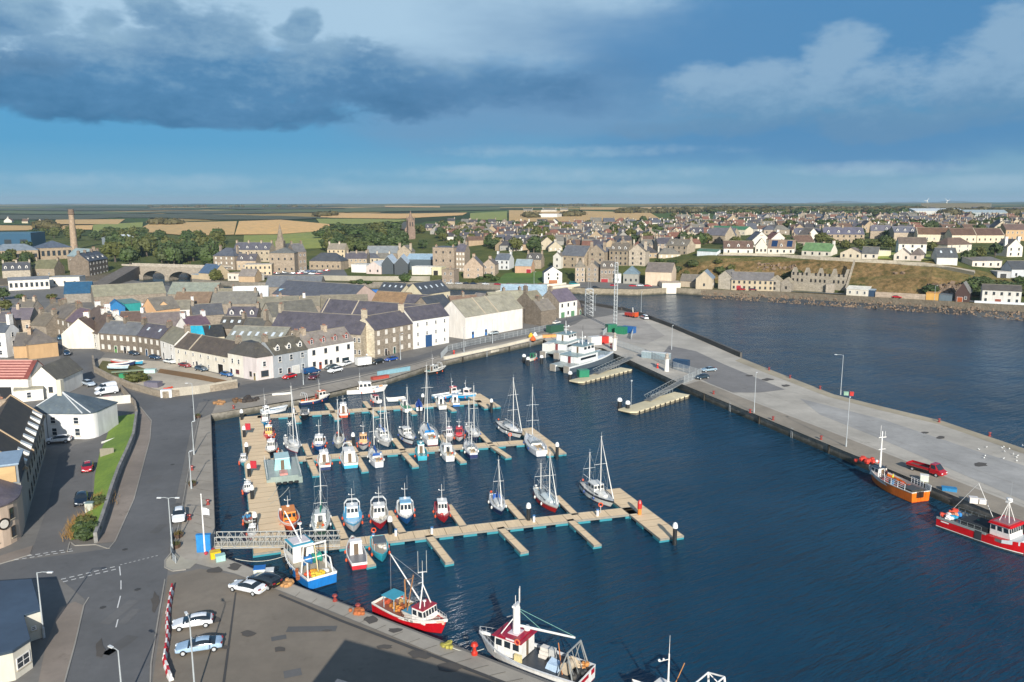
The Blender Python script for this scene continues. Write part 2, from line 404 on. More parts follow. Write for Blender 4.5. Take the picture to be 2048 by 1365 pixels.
def land_mat():
 m=bpy.data.materials.new('land');m.use_nodes=True;t=NT(m.node_tree)
 bs=t.n('ShaderNodeBsdfPrincipled',inp={'Roughness':.95,'Specular IOR Level':.1});out=t.n('ShaderNodeOutputMaterial');t.t.links.new(bs.outputs[0],out.inputs[0])
 ob=t.n('ShaderNodeTexCoord').outputs['Object']
 n1=t.noise(ob,.05,6,.68);n2=t.noise(ob,.4,5,.7)
 grass=t.mix(t.ramp(n1,[(.35,0),(.65,1)]),(.06,.085,.026),(.14,.145,.045))
 warp=t.n('ShaderNodeVectorMath',operation='ADD',inp={0:ob,1:t.n('ShaderNodeVectorMath',operation='SCALE',inp={0:t.n('ShaderNodeTexNoise',inp={'Vector':ob,'Scale':.003,'Detail':2}).outputs[1],'Scale':260}).outputs[0]}).outputs[0]
 vor=t.n('ShaderNodeTexVoronoi',inp={'Vector':t.mapping(warp,(1,.55,1),(0,0,R(20))),'Scale':.0034,'Randomness':.9})
 vs=t.n('ShaderNodeSeparateColor',inp={0:vor.outputs['Color']})
 plots=t.ramp(vs.outputs[0],[(0,(.04,.065,.022)),(.2,(.09,.135,.035)),(.38,(.045,.055,.026)),(.52,(.13,.165,.045)),(.66,(.42,.29,.11)),(.76,(.07,.11,.032)),(.88,(.34,.25,.10))],'CONSTANT')
 plots=t.mix(t.ramp(n1,[(.3,.35),(.7,0)]),plots,(.04,.05,.02))
 sy=t.n('ShaderNodeSeparateXYZ',inp={0:ob})
 far=t.n('ShaderNodeMapRange',inp={0:sy.outputs[1],1:900,2:1150,3:0.0,4:1.0}).outputs[0]
 c=t.mix(far,grass,plots)
 nz=t.n('ShaderNodeSeparateXYZ',inp={0:t.n('ShaderNodeNewGeometry').outputs['Normal']}).outputs[2]
 steep=t.n('ShaderNodeMapRange',inp={0:nz,1:.97,2:.86,3:0.0,4:1.0}).outputs[0]
 scrub=t.ramp(t.noise(ob,.16,7,.75),[(.32,(.06,.06,.02)),(.43,(.17,.115,.045)),(.54,(.30,.19,.088)),(.64,(.16,.14,.05)),(.74,(.42,.28,.16))])
 scrub=t.mix(t.ramp(n2,[(.4,.6),(.6,0)]),scrub,(.055,.05,.018))
 c=t.mix(steep,c,scrub)
 zz=t.n('ShaderNodeSeparateXYZ',inp={0:ob}).outputs[2]
 c=t.mix(t.n('ShaderNodeMapRange',inp={0:zz,1:1.1,2:1.7,3:1.0,4:0.0}).outputs[0],c,t.mix(n2,(.10,.085,.06),(.24,.2,.15)))
 t.t.links.new(c,bs.inputs['Base Color'])
 bp=t.n('ShaderNodeBump',inp={'Height':t.noise(ob,.5,6,.75),'Strength':.8,'Distance':1.2});t.t.links.new(bp.outputs[0],bs.inputs['Normal'])
 return m
LM=land_mat()
b=MB();km=b.mi(LM)
qs=[];lo_q,hi_q=qof(-900,590),qof(2900,660)
NC=210
for i in range(NC+1):qs.append(lo_q+(hi_q-lo_q)*i/NC)
qs=sorted(qs+[q for q,_ in BQ if lo_q<q<hi_q])
ds=[0,1.5,3,5,8,11,14,17,20,23,26,29,32,35,38,41,44,48,52,57,63,70,78,88,100,115,132,150,170,190,215,245,280,320,360,410,470,540,620,710,810,930,1070,1230,1410,1620,1870,2160,2500,2900,3350,3900,4500,5200,6000,7000,8000,8900]
nr=len(ds)+1
for q in qs:
 yf=lerp_tab(BQ,q)
 b.v.append((q*yf,yf,-7))
 for d in ds:
  y=yf+d;b.v.append((q*y,y,TH(q*y,y+(1e-4 if d==0 else 0))))
for i in range(len(qs)-1):
 for j in range(nr-1):
  a=i*nr+j;b.f.append([a,a+nr,a+nr+1,a+1]);b.m.append(km)
struct(b.build('far_land',smooth=False))
hm=mat((.045,.06,.05),'grass')
def hills(name,px0,px1,Y,base,amp,seed,ex=1.0):
 b=MB();k=b.mi(hm);n=90;rows=5
 for i in range(n+1):
  px=px0+(px1-px0)*i/n;q=(px-1024)/F
  e=min(1,min(i,n-i)/14)**ex
  hgt=base+e*amp*(.55+.5*mnoise.noise((i*.11,seed,0))+.22*mnoise.noise((i*.37,seed,5)))
  for j in range(rows):
   s=j/(rows-1)
   y=Y+(s-.5)*1600;b.v.append((q*y,y,-5+(hgt+5)*math.sin(math.pi*s)**.6))
 for i in range(n):
  for j in range(rows-1):
   a=i*rows+j;b.f.append([a,a+rows,a+rows+1,a+1]);b.m.append(k)
 struct(b.build(name))
hills('hill',1560,2300,14500,6,78,2,.6)
hills('hill',-500,900,12500,0,26,7)
hills('hill',850,1500,13500,4,28,11)
def PX(l,z=0):return[tuple(P(a,b_,z))[:2]for a,b_ in l]
QUAY=[(1700,1590),(580,1166),(452,1116),(432,1110),(422,828),(602,795),(773,757),(888,721),(1088,677),(1097,686),(1205,696),(1256,718),(1369,770),(1716,913),(2048,1049),(2750,1336)]
OUTER=[(3100,1180),(2400,985),(2048,897),(1885,842),(1760,812),(1668,789),(1545,741),(1483,716),(1345,655),(1285,633),(1252,619),(1215,612),(1160,601),(1120,593),(1000,594),(700,592),(480,590),(330,572),(262,560),(150,566),(0,572),(-900,590)]
wall_m=mat('8f8674','stone')
gm=mat((.17,.16,.145),'asphalt')
ring=PX(QUAY)+PX(OUTER)+[(-260,250),(-120,20),(-60,-60),(60,-60)]
struct(MB().prism(ring,-8,0,wall_m,mtop=gm,bottom=False).build('ground'))
def sheet(name,l,m,z=.02,base=0.0,px=True):
 poly=PX(l,base)if px else l
 a=sum(poly[i][0]*poly[(i+1)%len(poly)][1]-poly[(i+1)%len(poly)][0]*poly[i][1]for i in range(len(poly)))
 if a<0:poly=poly[::-1]
 return struct(MB().face([(x,y,base+z)for x,y in poly],m).build(name))
road_m=mat((.118,.118,.118),'asphalt');road2=mat((.135,.13,.125),'asphalt');dark_as=mat((.085,.087,.092),'asphalt')
conc=mat((.44,.405,.345),'concrete');conc2=mat((.34,.30,.245),'concrete');conc3=mat((.27,.25,.22),'concrete');conc_l=mat((.5,.47,.41),'concrete')
pave=mat((.26,.24,.21),'concrete');kerb_m=mat((.30,.28,.245),'concrete')
grass_m=mat((.15,.26,.035),'grass');rough_g=mat((.12,.12,.035),'grass');dirt_m=mat((.46,.40,.31),'earth')
white_line=mat((.62,.62,.6),'concrete')
sheet('road',[(108,1400),(298,1400),(300,1330),(322,1200),(334,1150),(340,1100),(350,1010),(372,905),(388,830),(398,806),(430,800),(480,795),(560,780),(700,752),(830,723),(905,702),(960,689),(1100,659),(1168,637),(1160,629),(1100,648),(960,678),(905,690),(830,714),(716,730),(620,742),(540,758),(480,772),(400,784),(330,797),(262,783),(212,755),(196,722),(210,708),(168,668),(118,640),(105,642),(116,690),(125,740),(150,762),(205,765),(236,775),(282,815),(304,840),(302,880),(268,1000),(228,1085),(218,1098),(130,1110),(0,1126),(-120,1140),(-120,1175),(70,1158),(122,1160),(170,1200),(150,1290)],road_m,.02)
sheet('lane',[(18,1122),(62,1108),(96,1010),(118,910),(150,890),(186,880),(222,850),(205,905),(185,950),(182,1010),(164,1030),(140,1078),(136,1102)],road2,.02)
sheet('parking_area',[(336,1152),(300,1400),(640,1420),(1130,1420),(946,1338),(700,1240),(566,1186),(470,1150),(400,1138)],mat((.195,.165,.128),'asphalt'),.02)
sheet('quay_apron',[(440,1116),(452,1118),(580,1168),(1100,1369),(1180,1400),(1130,1420),(946,1340),(700,1238),(566,1184),(470,1148),(392,1128),(400,1108)],mat((.36,.325,.27),'concrete'),.035)
sheet('west_quay',[(431,1108),(421,829),(400,838),(392,880),(378,960),(362,1060),(346,1110),(356,1128),(388,1130)],conc2,.03)
sheet('west_pavement',[(345,1108),(333,1120),(328,1134),(346,1142),(380,1138),(398,1122),(372,1120),(358,1110)],mat((.37,.34,.27),'concrete'),.05)
sheet('north_quay',[(424,828),(602,798),(773,759),(888,722),(1087,678),(1100,664),(960,694),(905,708),(830,730),(700,760),(560,788),(480,801),(432,810)],conc2,.03)
sheet('quay_edge_strip',[(888,722),(1087,678),(1085,672),(884,714)],conc_l,.05)
sheet('pier_deck',[(1088,679),(1097,687),(1205,697),(1256,719),(1369,771),(1716,914),(2048,1050),(2740,1335),(3080,1182),(2400,986),(2048,898),(1885,843),(1760,813),(1668,790),(1545,742),(1483,717),(1345,656),(1285,635),(1245,626),(1175,640),(1110,664)],conc,.03)
sheet('pier_asphalt_panel',[(1338,692),(1392,703),(1445,728),(1570,780),(1520,786),(1466,786),(1420,768),(1370,742),(1320,715)],mat((.20,.19,.18),'asphalt'),.05)
sheet('pier_edge_strip',[(1369,771),(1716,914),(2048,1050),(2740,1335),(2760,1290),(2048,1016),(1735,893),(1500,802),(1400,762)],mat((.29,.25,.195),'concrete'),.05)
sheet('pier_outer_strip',[(1483,717),(1545,742),(1668,790),(1760,813),(1885,843),(2048,898),(2400,986),(2400,1000),(2040,906),(1880,850),(1755,820),(1655,794),(1535,748),(1470,722)],mat((.36,.31,.22),'concrete'),.05)
sheet('pier_worn_panel',[(1600,798),(1760,838),(1960,905),(2300,1010),(2300,1110),(1960,965),(1760,878),(1640,830)],mat((.34,.33,.31),'concrete'),.05)
sheet('mast_yard',[(1165,640),(1245,628),(1285,640),(1330,672),(1290,690),(1215,680),(1120,668)],mat((.36,.33,.29),'concrete'),.05)
wm2=mat('e8e6e0','gloss')
tyre_m=mat('17181a','fabric');rim_m=mat('b5b8ba','metal',.3);under=mat('141414','plain');lamp_w=mat('dfe6ea','gloss');lamp_r=mat('8a1218','gloss');plate_y=mat('d8c02c','paint');plate_w=mat('e4e4de','paint');cglass=mat((.018,.026,.034),'glass')
KIND={'hatch':(4.2,1.76,.24,[(0,.62,.64,.84),(.02,.84,.86,.86),(.05,.92,.94,.86),(.14,.95,1.38,.66),(.34,.95,1.46,.68),(.54,.93,1.42,.68),(.72,.90,.92,.86),(.95,.74,.76,.84),(1,.58,.6,.80)]),'sedan':(4.65,1.82,.22,[(0,.62,.64,.84),(.02,.90,.92,.86),(.14,.96,.98,.88),(.28,.95,1.36,.66),(.42,.93,1.43,.68),(.55,.92,1.39,.68),(.71,.90,.92,.87),(.95,.74,.76,.84),(1,.56,.58,.80)]),'suv':(4.5,1.88,.32,[(0,.74,.76,.84),(.02,.98,1.0,.86),(.05,1.08,1.1,.86),(.11,1.1,1.6,.70),(.34,1.1,1.69,.72),(.56,1.06,1.64,.71),(.71,1.04,1.06,.87),(.95,.9,.92,.86),(1,.66,.68,.82)]),'van':(5.1,1.98,.32,[(0,.9,.95,.86),(.01,1.15,1.95,.80),(.04,1.15,2.02,.80),(.4,1.15,2.04,.80),(.62,1.12,2.0,.78),(.67,1.1,1.94,.76),(.82,1.08,1.1,.84),(.97,.92,.94,.84),(1,.62,.64,.82)]),}
_car={}
def car_meshes(kind,col,panelvan=False):
 key=(kind,col,panelvan)
 if key in _car:return _car[key]
 L,W,zlo,rg=KIND[kind];L*=1.05;W*=1.06;b=MB();body=mat(col,'gloss',.22);rings=[]
 for f,zb,zr,cw in rg:
  y=-L/2+f*L;w=W/2*(1 if.05<f<.92 else.9);c=cw*W/2*(1 if.05<f<.92 else.94)
  rings.append([(w*.92,y,zlo),(w,y,zlo+.28),(w*.97,y,zb),(c,y,zr),(-c,y,zr),(-w*.97,y,zb),(-w,y,zlo+.28),(-w*.92,y,zlo)])
 base=len(b.v);n=8
 for r in rings:b.v.extend(r)
 for i in range(len(rings)-1):
  cab=rg[i][2]-rg[i][1]>.2;cab2=rg[i+1][2]-rg[i+1][1]>.2
  for j in range(8):
   j2=(j+1)%8
   m=body
   if j==7:m=under
   elif j in(2,4)and(cab or cab2):m=cglass if not(panelvan and rg[i+1][0]<=.63)else body
   elif j==3 and(cab!=cab2):m=cglass if not(panelvan and rg[i][0]<.3)else body
   b.f.append([base+i*8+j,base+i*8+j2,base+(i+1)*8+j2,base+(i+1)*8+j]);b.m.append(b.mi(m))
 b.f.append([base+j for j in range(8)][::-1]);b.m.append(b.mi(body));b.f.append([base+(len(rings)-1)*8+j for j in range(8)]);b.m.append(b.mi(body))
 bo=b.build('body');bo.modifiers.new('sub','SUBSURF').levels=2;bpy.context.view_layer.update()
 old=bo.data;me=bpy.data.meshes.new_from_object(bo.evaluated_get(bpy.context.evaluated_depsgraph_get()));bpy.data.objects.remove(bo)
 me.polygons.foreach_set('use_smooth',[True]*len(me.polygons))
 b=MB();b.lathe((0,0,0),[(.2,-.11),(.32,-.11),(.33,0),(.32,.11),(.2,.11)],tyre_m,14);o=b.build('wheel');wme=o.data;bpy.data.objects.remove(o)
 b=MB();b.lathe((0,0,0),[(.03,-.112),(.2,-.116),(.2,.116),(.03,.112)],rim_m,10);o=b.build('rim');rme=o.data;bpy.data.objects.remove(o)
 mb=MB();mb.cbox((0,0,0),(.2,.12,.13),body);o=mb.build('wing_mirror');mir=o.data;bpy.data.objects.remove(o)
 hl=[('wing_mirror',mir)]
 for m,nm in((lamp_w,'headlight'),(lamp_r,'tail_light')):
  b=MB();b.cbox((0,0,0),(.36,.12,.15),m);o=b.build(nm);hl.append((nm,o.data));bpy.data.objects.remove(o)
 pl=[]
 for m in(plate_w,plate_y):
  b=MB();b.cbox((0,0,0),(.52,.03,.12),m);o=b.build('number_plate');pl.append(o.data);bpy.data.objects.remove(o)
 _car[key]=(me,wme,rme,hl,pl,L,W,zlo,rg);return _car[key]
def car(label,rear,front,col,kind='hatch',panelvan=False,detail=True,gfn=None,name=None,cat=None,group=None):
 gf=gfn or(lambda x,y:P(x,y,.04))
 me,wme,rme,hl,pl,L,W,zlo,rg=car_meshes(kind,col,panelvan)
 a,b_=gf(*rear),gf(*front);d=b_-a;c=(a+b_)/2;c.z=max(a.z,b_.z)if gfn else.04
 nm=name or('parked_van' if kind=='van' else 'parked_car')
 root=T(nm,label,cat or('van' if kind=='van' else 'car'),c,math.atan2(d.y,d.x)-math.pi/2,group)
 link('body',me,root)
 k=1.12 if kind in('suv','van')else 1.0
 for s in(-1,1):
  for f in(.18,.82):
   w=link('wheel',wme,root);w.location=(s*(W/2-.1),-L/2+L*f,.33*k);w.rotation_euler=(0,math.pi/2,0);w.scale=(k,k,1)
   if detail:r_=link('rim',rme,w)
  if detail:
   o=link(hl[1][0],hl[1][1],root);o.location=(s*W*.31,L*.477,rg[-1][1]+.09);o.rotation_euler=(0,0,-s*.35)
   o=link(hl[0][0],hl[0][1],root);o.location=(s*W*.46,L*.165,rg[-4][1]+.06)
   o=link(hl[2][0],hl[2][1],root);o.location=(s*W*.33,-L*.484,rg[1][1]-.04);o.rotation_euler=(0,0,s*.3)
 if detail:
  o=link('number_plate',pl[0],root);o.location=(0,L*.492,zlo+.22);o=link('number_plate',pl[1],root);o.location=(0,-L*.495,zlo+.36)
 return root
WH,SIL='e6e8ea','b9c0c6'
car('white hatchback parked beside the red and white barriers',(423,1247),(349,1258),WH,'hatch')
car('pale blue saloon parked nearest the camera by the barriers',(440,1294),(357,1306),'9fb9d0','sedan')
car('white saloon parked on the quay edge, rear toward camera',(523,1188),(468,1176),WH,'sedan')
car('black car parked beside the white quayside saloon',(553,1177),(506,1163),'16171b','suv')
car('white estate car parked on the west pavement facing the camera',(360,1022),(357,1056),WH,'suv')
car('red hatchback on the lane facing the camera',(179,928),(172,953),'b01424','hatch')
car('dark navy four-wheel drive with silver grille on the lane',(165,991),(161,1022),'13202e','suv')
car('white estate parked in front of the white rounded house',(137,884),(97,887),WH,'suv')
car('white panel van with open yard behind, nearer of two',(233,786),(193,792),WH,'van',True)
car('white panel van parked farther behind the nearer van',(232,776),(192,785),'e2e4e6','van',True)
car('silver pickup with windscreen parked beside the white vans',(160,766),(196,778),'b4c0cc','suv')
car('bright red four-wheel drive below the white vans',(228,804),(188,808),'c8281c','suv')
car('red hatchback on the street by the white gabled store',(120,751),(120,761),'b81e26','hatch')
for i,(x,y,c_,lb)in enumerate([(117,664,'2b6f8c','teal hatchback at the top of the side street'),(121,680,'225f80','blue car second down the side street'),(134,692,WH,'white car third down the side street'),(134,711,'16324e','navy car fourth down the side street'),(142,661,'1f4a74','blue car on the right of the side street'),(156,671,'5a2f2a','dark brown car on the right of the side street')]):
 car(lb,(x-2,y-6),(x+2,y+5),c_,['hatch','suv'][i%2])
for rr,ff,c_,k_,lb in[((260,708),(276,712),'223c54','hatch','navy car parked below the green shopfront'),((300,716),(320,720),'1d4568','hatch','blue car parked below the blue door'),((328,724),(352,729),'e2e6e4','sedan','white car parked before the narrow white house'),((357,731),(383,737),'8a1f2a','sedan','maroon car parked before the long cream cottage row'),((390,739),(416,745),'3f5568','suv','slate blue four-wheel drive parked before the cream cottage row'),((443,750),(464,755),'1f5f9c','hatch','blue car parked by the black arched pend'),((590,754),(567,760),'c4161e','hatch','red car passing the grey rendered house'),((634,754),(622,762),'5e1424','suv','maroon car parked on the quay road'),((683,742),(657,748),'eceeee','suv','white four-wheel drive parked on the quay road'),((674,735),(650,741),'2f474f','hatch','dark teal car parked before the white shopfront'),((703,728),(679,735),'e8eaea','hatch','white car parked under the white harbour house'),((746,710),(725,714),'e4e6e6','sedan','white saloon between the white house and cream gable'),((766,725),(743,731),'1a2126','suv','black four-wheel drive parked beside the stone warehouse'),((793,720),(772,724),'1f4fa0','hatch','bright blue car parked beside the stone house'),((996,668),(978,671),'a9b4b8','hatch','silver car outside the blue doors of the warehouse'),((1428,742),(1406,744),'8fa6b4','sedan','pale silver car on the pier by the fence'),((1416,756),(1391,760),'2a3c48','hatch','dark car on the pier beside the second gangway')]:
 k0=Vector(rr);car(lb,rr,ff,c_,k_)
car('blue panel van parked before the grey rendered house',(606,751),(640,744),'1c4a78','van',True)
car('white minibus van at the head of the pier',(1300,643),(1278,634),'e4e8ea','van',False)
car('white small van below the stone house at quay end',(1105,650),(1122,646),'e4e4e0','hatch')
p=P(727,733,0);root=T('box_trailer','white box trailer parked on the quay road','trailer',p,R(35));b=MB();b.box(-2.2,-1,.6,2.2,1,2.7,mat('e6e6e2','paint'));b.build('box',root)
for x in(-.5,.5):
 for s in(-1,1):b=MB();b.tube((x,s*.85,.35),(x,s*1.02,.35),.34,tyre_m,n=10);b.build('wheel',root)
a,b_=P(1824,938,0),P(1880,954,0);d=b_-a;root=T('flatbed_truck','red dropside lorry parked on the pier','truck',(a+b_)/2,math.atan2(d.y,d.x)-math.pi/2)
rdm=mat('a8141e','gloss',.25);b=MB();b.box(-.95,-3.1,.55,.95,1.2,.8,under);b.build('chassis',root)
b=MB();b.box(-1.05,-3.2,.82,1.05,.9,.92,mat('6a4a44','wood'))
for q in((-1.05,-3.2,-1.0,.9),(1.0,-3.2,1.05,.9),(-1,-3.2,1,-3.15),(-1,.85,1,.9)):b.box(q[0],q[1],.93,q[2],q[3],1.32,rdm)
b.build('dropside_body',root)
b=MB();b.loft([[(-1,1.1,.55),(1,1.1,.55),(1,1.1,1.35),(.85,1.15,2.2),(-.85,1.15,2.2),(-1,1.1,1.35)],[(-1,2.1,.5),(1,2.1,.5),(1,2.1,1.3),(.82,1.95,2.18),(-.82,1.95,2.18),(-1,2.1,1.3)],[(-1,2.7,.5),(1,2.7,.5),(1,2.7,1.22),(.9,2.68,1.26),(-.9,2.68,1.26),(-1,2.7,1.22)],[(-.95,3.3,.45),(.95,3.3,.45),(.95,3.3,.95),(.85,3.28,1.0),(-.85,3.28,1.0),(-.95,3.3,.95)]],rdm);cb=b.build('cab',root)
b=MB();b.loft([[(-.8,2.0,2.1),(.8,2.0,2.1)],[(-.88,2.66,1.32),(.88,2.66,1.32)]],cglass,closed=False,caps=False)
b=MB();b.face([(-.86,2.73,1.3),(.86,2.73,1.3),(.78,2.02,2.13),(-.78,2.02,2.13)],cglass);b.build('windscreen',cb)
for s in(-1,1):
 b=MB();b.face([(s*1.005,1.3,1.4),(s*1.005,2.2,1.38),(s*.9,2.0,2.05),(s*.89,1.3,2.08)],cglass);b.build('window',cb)
 b=MB();b.cbox((s*.72,3.3,.85),(.36,.06,.18),lamp_w);b.build('headlight',cb)
 for y in(-2.0,2.35):b=MB();b.tube((s*.78,y,.37),(s*1.02,y,.37),.37,tyre_m,n=12);b.tube((s*1.0,y,.37),(s*1.03,y,.37),.2,rim_m,n=8);b.build('wheel',root)
a,b_=P(1250,633,0),P(1276,637,0);d=b_-a;root=T('crane_lorry','orange red lorry with loader parked at the head of pier','truck',(a+b_)/2,math.atan2(d.y,d.x));b=MB();b.box(-3,-1.1,.6,1.4,1.1,1.9,mat('b0382c','paint'));b.build('body',root);b=MB();b.box(1.5,-1.1,.5,3.0,1.1,2.4,mat('c4532c','gloss'));b.build('cab',root);b=MB();b.tube((.9,0,1.9),(.6,0,4.2),.14,wm2);b.build('loader',root)
for x in(-2,-.8,2.2):
 for s in(-1,1):b=MB();b.tube((x,s*.85,.45),(x,s*1.12,.45),.45,tyre_m,n=10);b.build('wheel',root)
CC=['d9dcdc','e4e4e2','9a1f26','23384a','15171a','8c9298','b8242a','2c5a8a','5c6468']
r=random.Random(3)
fc=[(520+i*13+r.uniform(-2,2),549+r.uniform(-1.5,1.5),'front row of the town car park')for i in range(10)]+[(556+i*12+r.uniform(-2,2),544+r.uniform(-1,1),'back row of the town car park')for i in range(9)]
cnt={}
for i,(x,y,wh)in enumerate(fc):
 k=cnt[wh]=cnt.get(wh,-1)+1;c_=r.choice(CC)
 car('parked car, %s from the left in the %s'%(ORD[k],wh),(x-5,y),(x+5,y-.3),c_,r.choice(['hatch','suv','sedan']),detail=False,gfn=G)
for lb,x,y,c_ in[('white car on the river road left of the lawn',900,569,'e2e2de'),('silver car second on the river road',918,569,'c4c8ca'),('dark car third on the river road',934,570,'2a2f36'),('navy car fourth on the river road',948,570,'1f2f44'),('white car fifth on the river road',972,570,'d9dcdc'),('red car sixth on the river road',996,572,'b0242a'),('red car seventh on the river road',1018,572,'a8202a'),('green car below the lawn',1040,573,'1f5a4a'),('dark red car below the lawn',1056,573,'98242c'),('yellow car beside the white riverside gable house',1083,571,'d8a02c'),('teal van beside the white riverside gable house',1148,570,'1f7f84'),('dark car on the far quay below the shops',1192,577,'20262c'),('red car on the far quay before the red shopfront',1228,573,'b01f2a'),('red car on the far quay, middle one',1266,574,'b8222a'),('white car between two red cars on far quay',1280,573,'d5dade'),('red car on the far quay nearest the cream warehouse',1296,574,'b4202a'),('red car before the long red-doored terrace',1483,584,'b82428'),('maroon car before the long red-doored terrace',1506,586,'7a2a36'),('bright red car on the cliff road by the orange store',1794,597,'c4101c')]:
 car(lb,(x-6,y),(x+6,y+.4),c_,'van' if 'van' in lb else 'hatch',detail=False,gfn=G)
WHITE,CREAM,SAND,STONE,BROWN_ST,GREY_ST,PINK,GREYW='e6e3dc','d8ccb2','bfa684','94836b','7d6d58','86817a','dccfc8','aeb4ba'
SL_P,SL_G,SL_D,LICH,RBROWN,RTILE,RBLACK='4a474e','5b5d60','3d4147','6f6b5c','574840','7a5244','2e3033'
glass_m=mat((.03,.04,.05),'glass');fr_w=mat('e4e2de','paint');fr_d=mat('3a342e','paint');pot_m=mat('a5673f','stone');blind_m=mat('cfcabf','fabric')
_win={}
def win_mesh(w,h,st='w'):
 k=(round(w,2),round(h,2),st)
 if k in _win:return _win[k]
 b=MB();fm={'w':fr_w,'d':fr_d,'b':fr_w,'o':None,'r':mat('8f2f28','paint'),'g':mat('4c7a5c','paint')}[st];f=.09
 if st=='o':
  b.box(-w/2,-.02,0,w/2,.05,h,mat((.012,.011,.01),'plain'))
 else:
  b.box(-w/2,-.05,0,-w/2+f,.05,h,fm);b.box(w/2-f,-.05,0,w/2,.05,h,fm)
  b.box(-w/2+f,-.05,0,w/2-f,.05,f,fm);b.box(-w/2+f,-.05,h-f,w/2-f,.05,h,fm)
  b.box(-w/2+f,-.03,h*.5-.035,w/2-f,.03,h*.5+.035,fm)
  if w>1.3:b.box(-.035,-.029,f,.035,.029,h-f,fm)
  b.box(-w/2+f,-.012,f,w/2-f,.012,h-f,blind_m if st=='b' else glass_m)
  b.box(-w/2-.08,-.12,-.1,w/2+.08,.05,-.001,mat('b3a892','concrete'))
 me=b.build('window').data
 bpy.data.objects.remove([o for o in bpy.data.objects if o.data==me][0])
 _win[k]=me;return me
def put_win(parent,x,y,z,w,h,face,st='w',name='window'):
 o=link(name,win_mesh(w,h,st),parent)
 o.location=(x,y,z);o.rotation_euler=(0,0,{'f':0,'r':math.pi/2,'l':-math.pi/2,'b':math.pi}[face]);return o
_dr={}
def put_door(parent,x,y,w,h,face,c,z=0.0):
 k=(round(w,2),round(h,2),c)
 if k not in _dr:
  b=MB();m=mat(c,'paint')
  b.box(-w/2-.1,-.05,0,-w/2,.04,h+.1,fr_w);b.box(w/2,-.05,0,w/2+.1,.04,h+.1,fr_w);b.box(-w/2,-.05,h,w/2,.04,h+.1,fr_w)
  b.box(-w/2,-.03,0,w/2,.03,h,m);b.box(-w/2+.15,-.045,h*.55,w/2-.15,-.031,h*.9,glass_m if w<2 else m)
  o=b.build('door');_dr[k]=o.data;bpy.data.objects.remove(o)
 o=link('door',_dr[k],parent);o.location=(x,y,z);o.rotation_euler=(0,0,{'f':0,'r':math.pi/2,'l':-math.pi/2}[face]);return o
def frame(a,b_):
 a=Vector(a);b_=Vector(b_);d=Vector((b_.x-a.x,b_.y-a.y))
 return a,d.length,math.atan2(d.y,d.x)
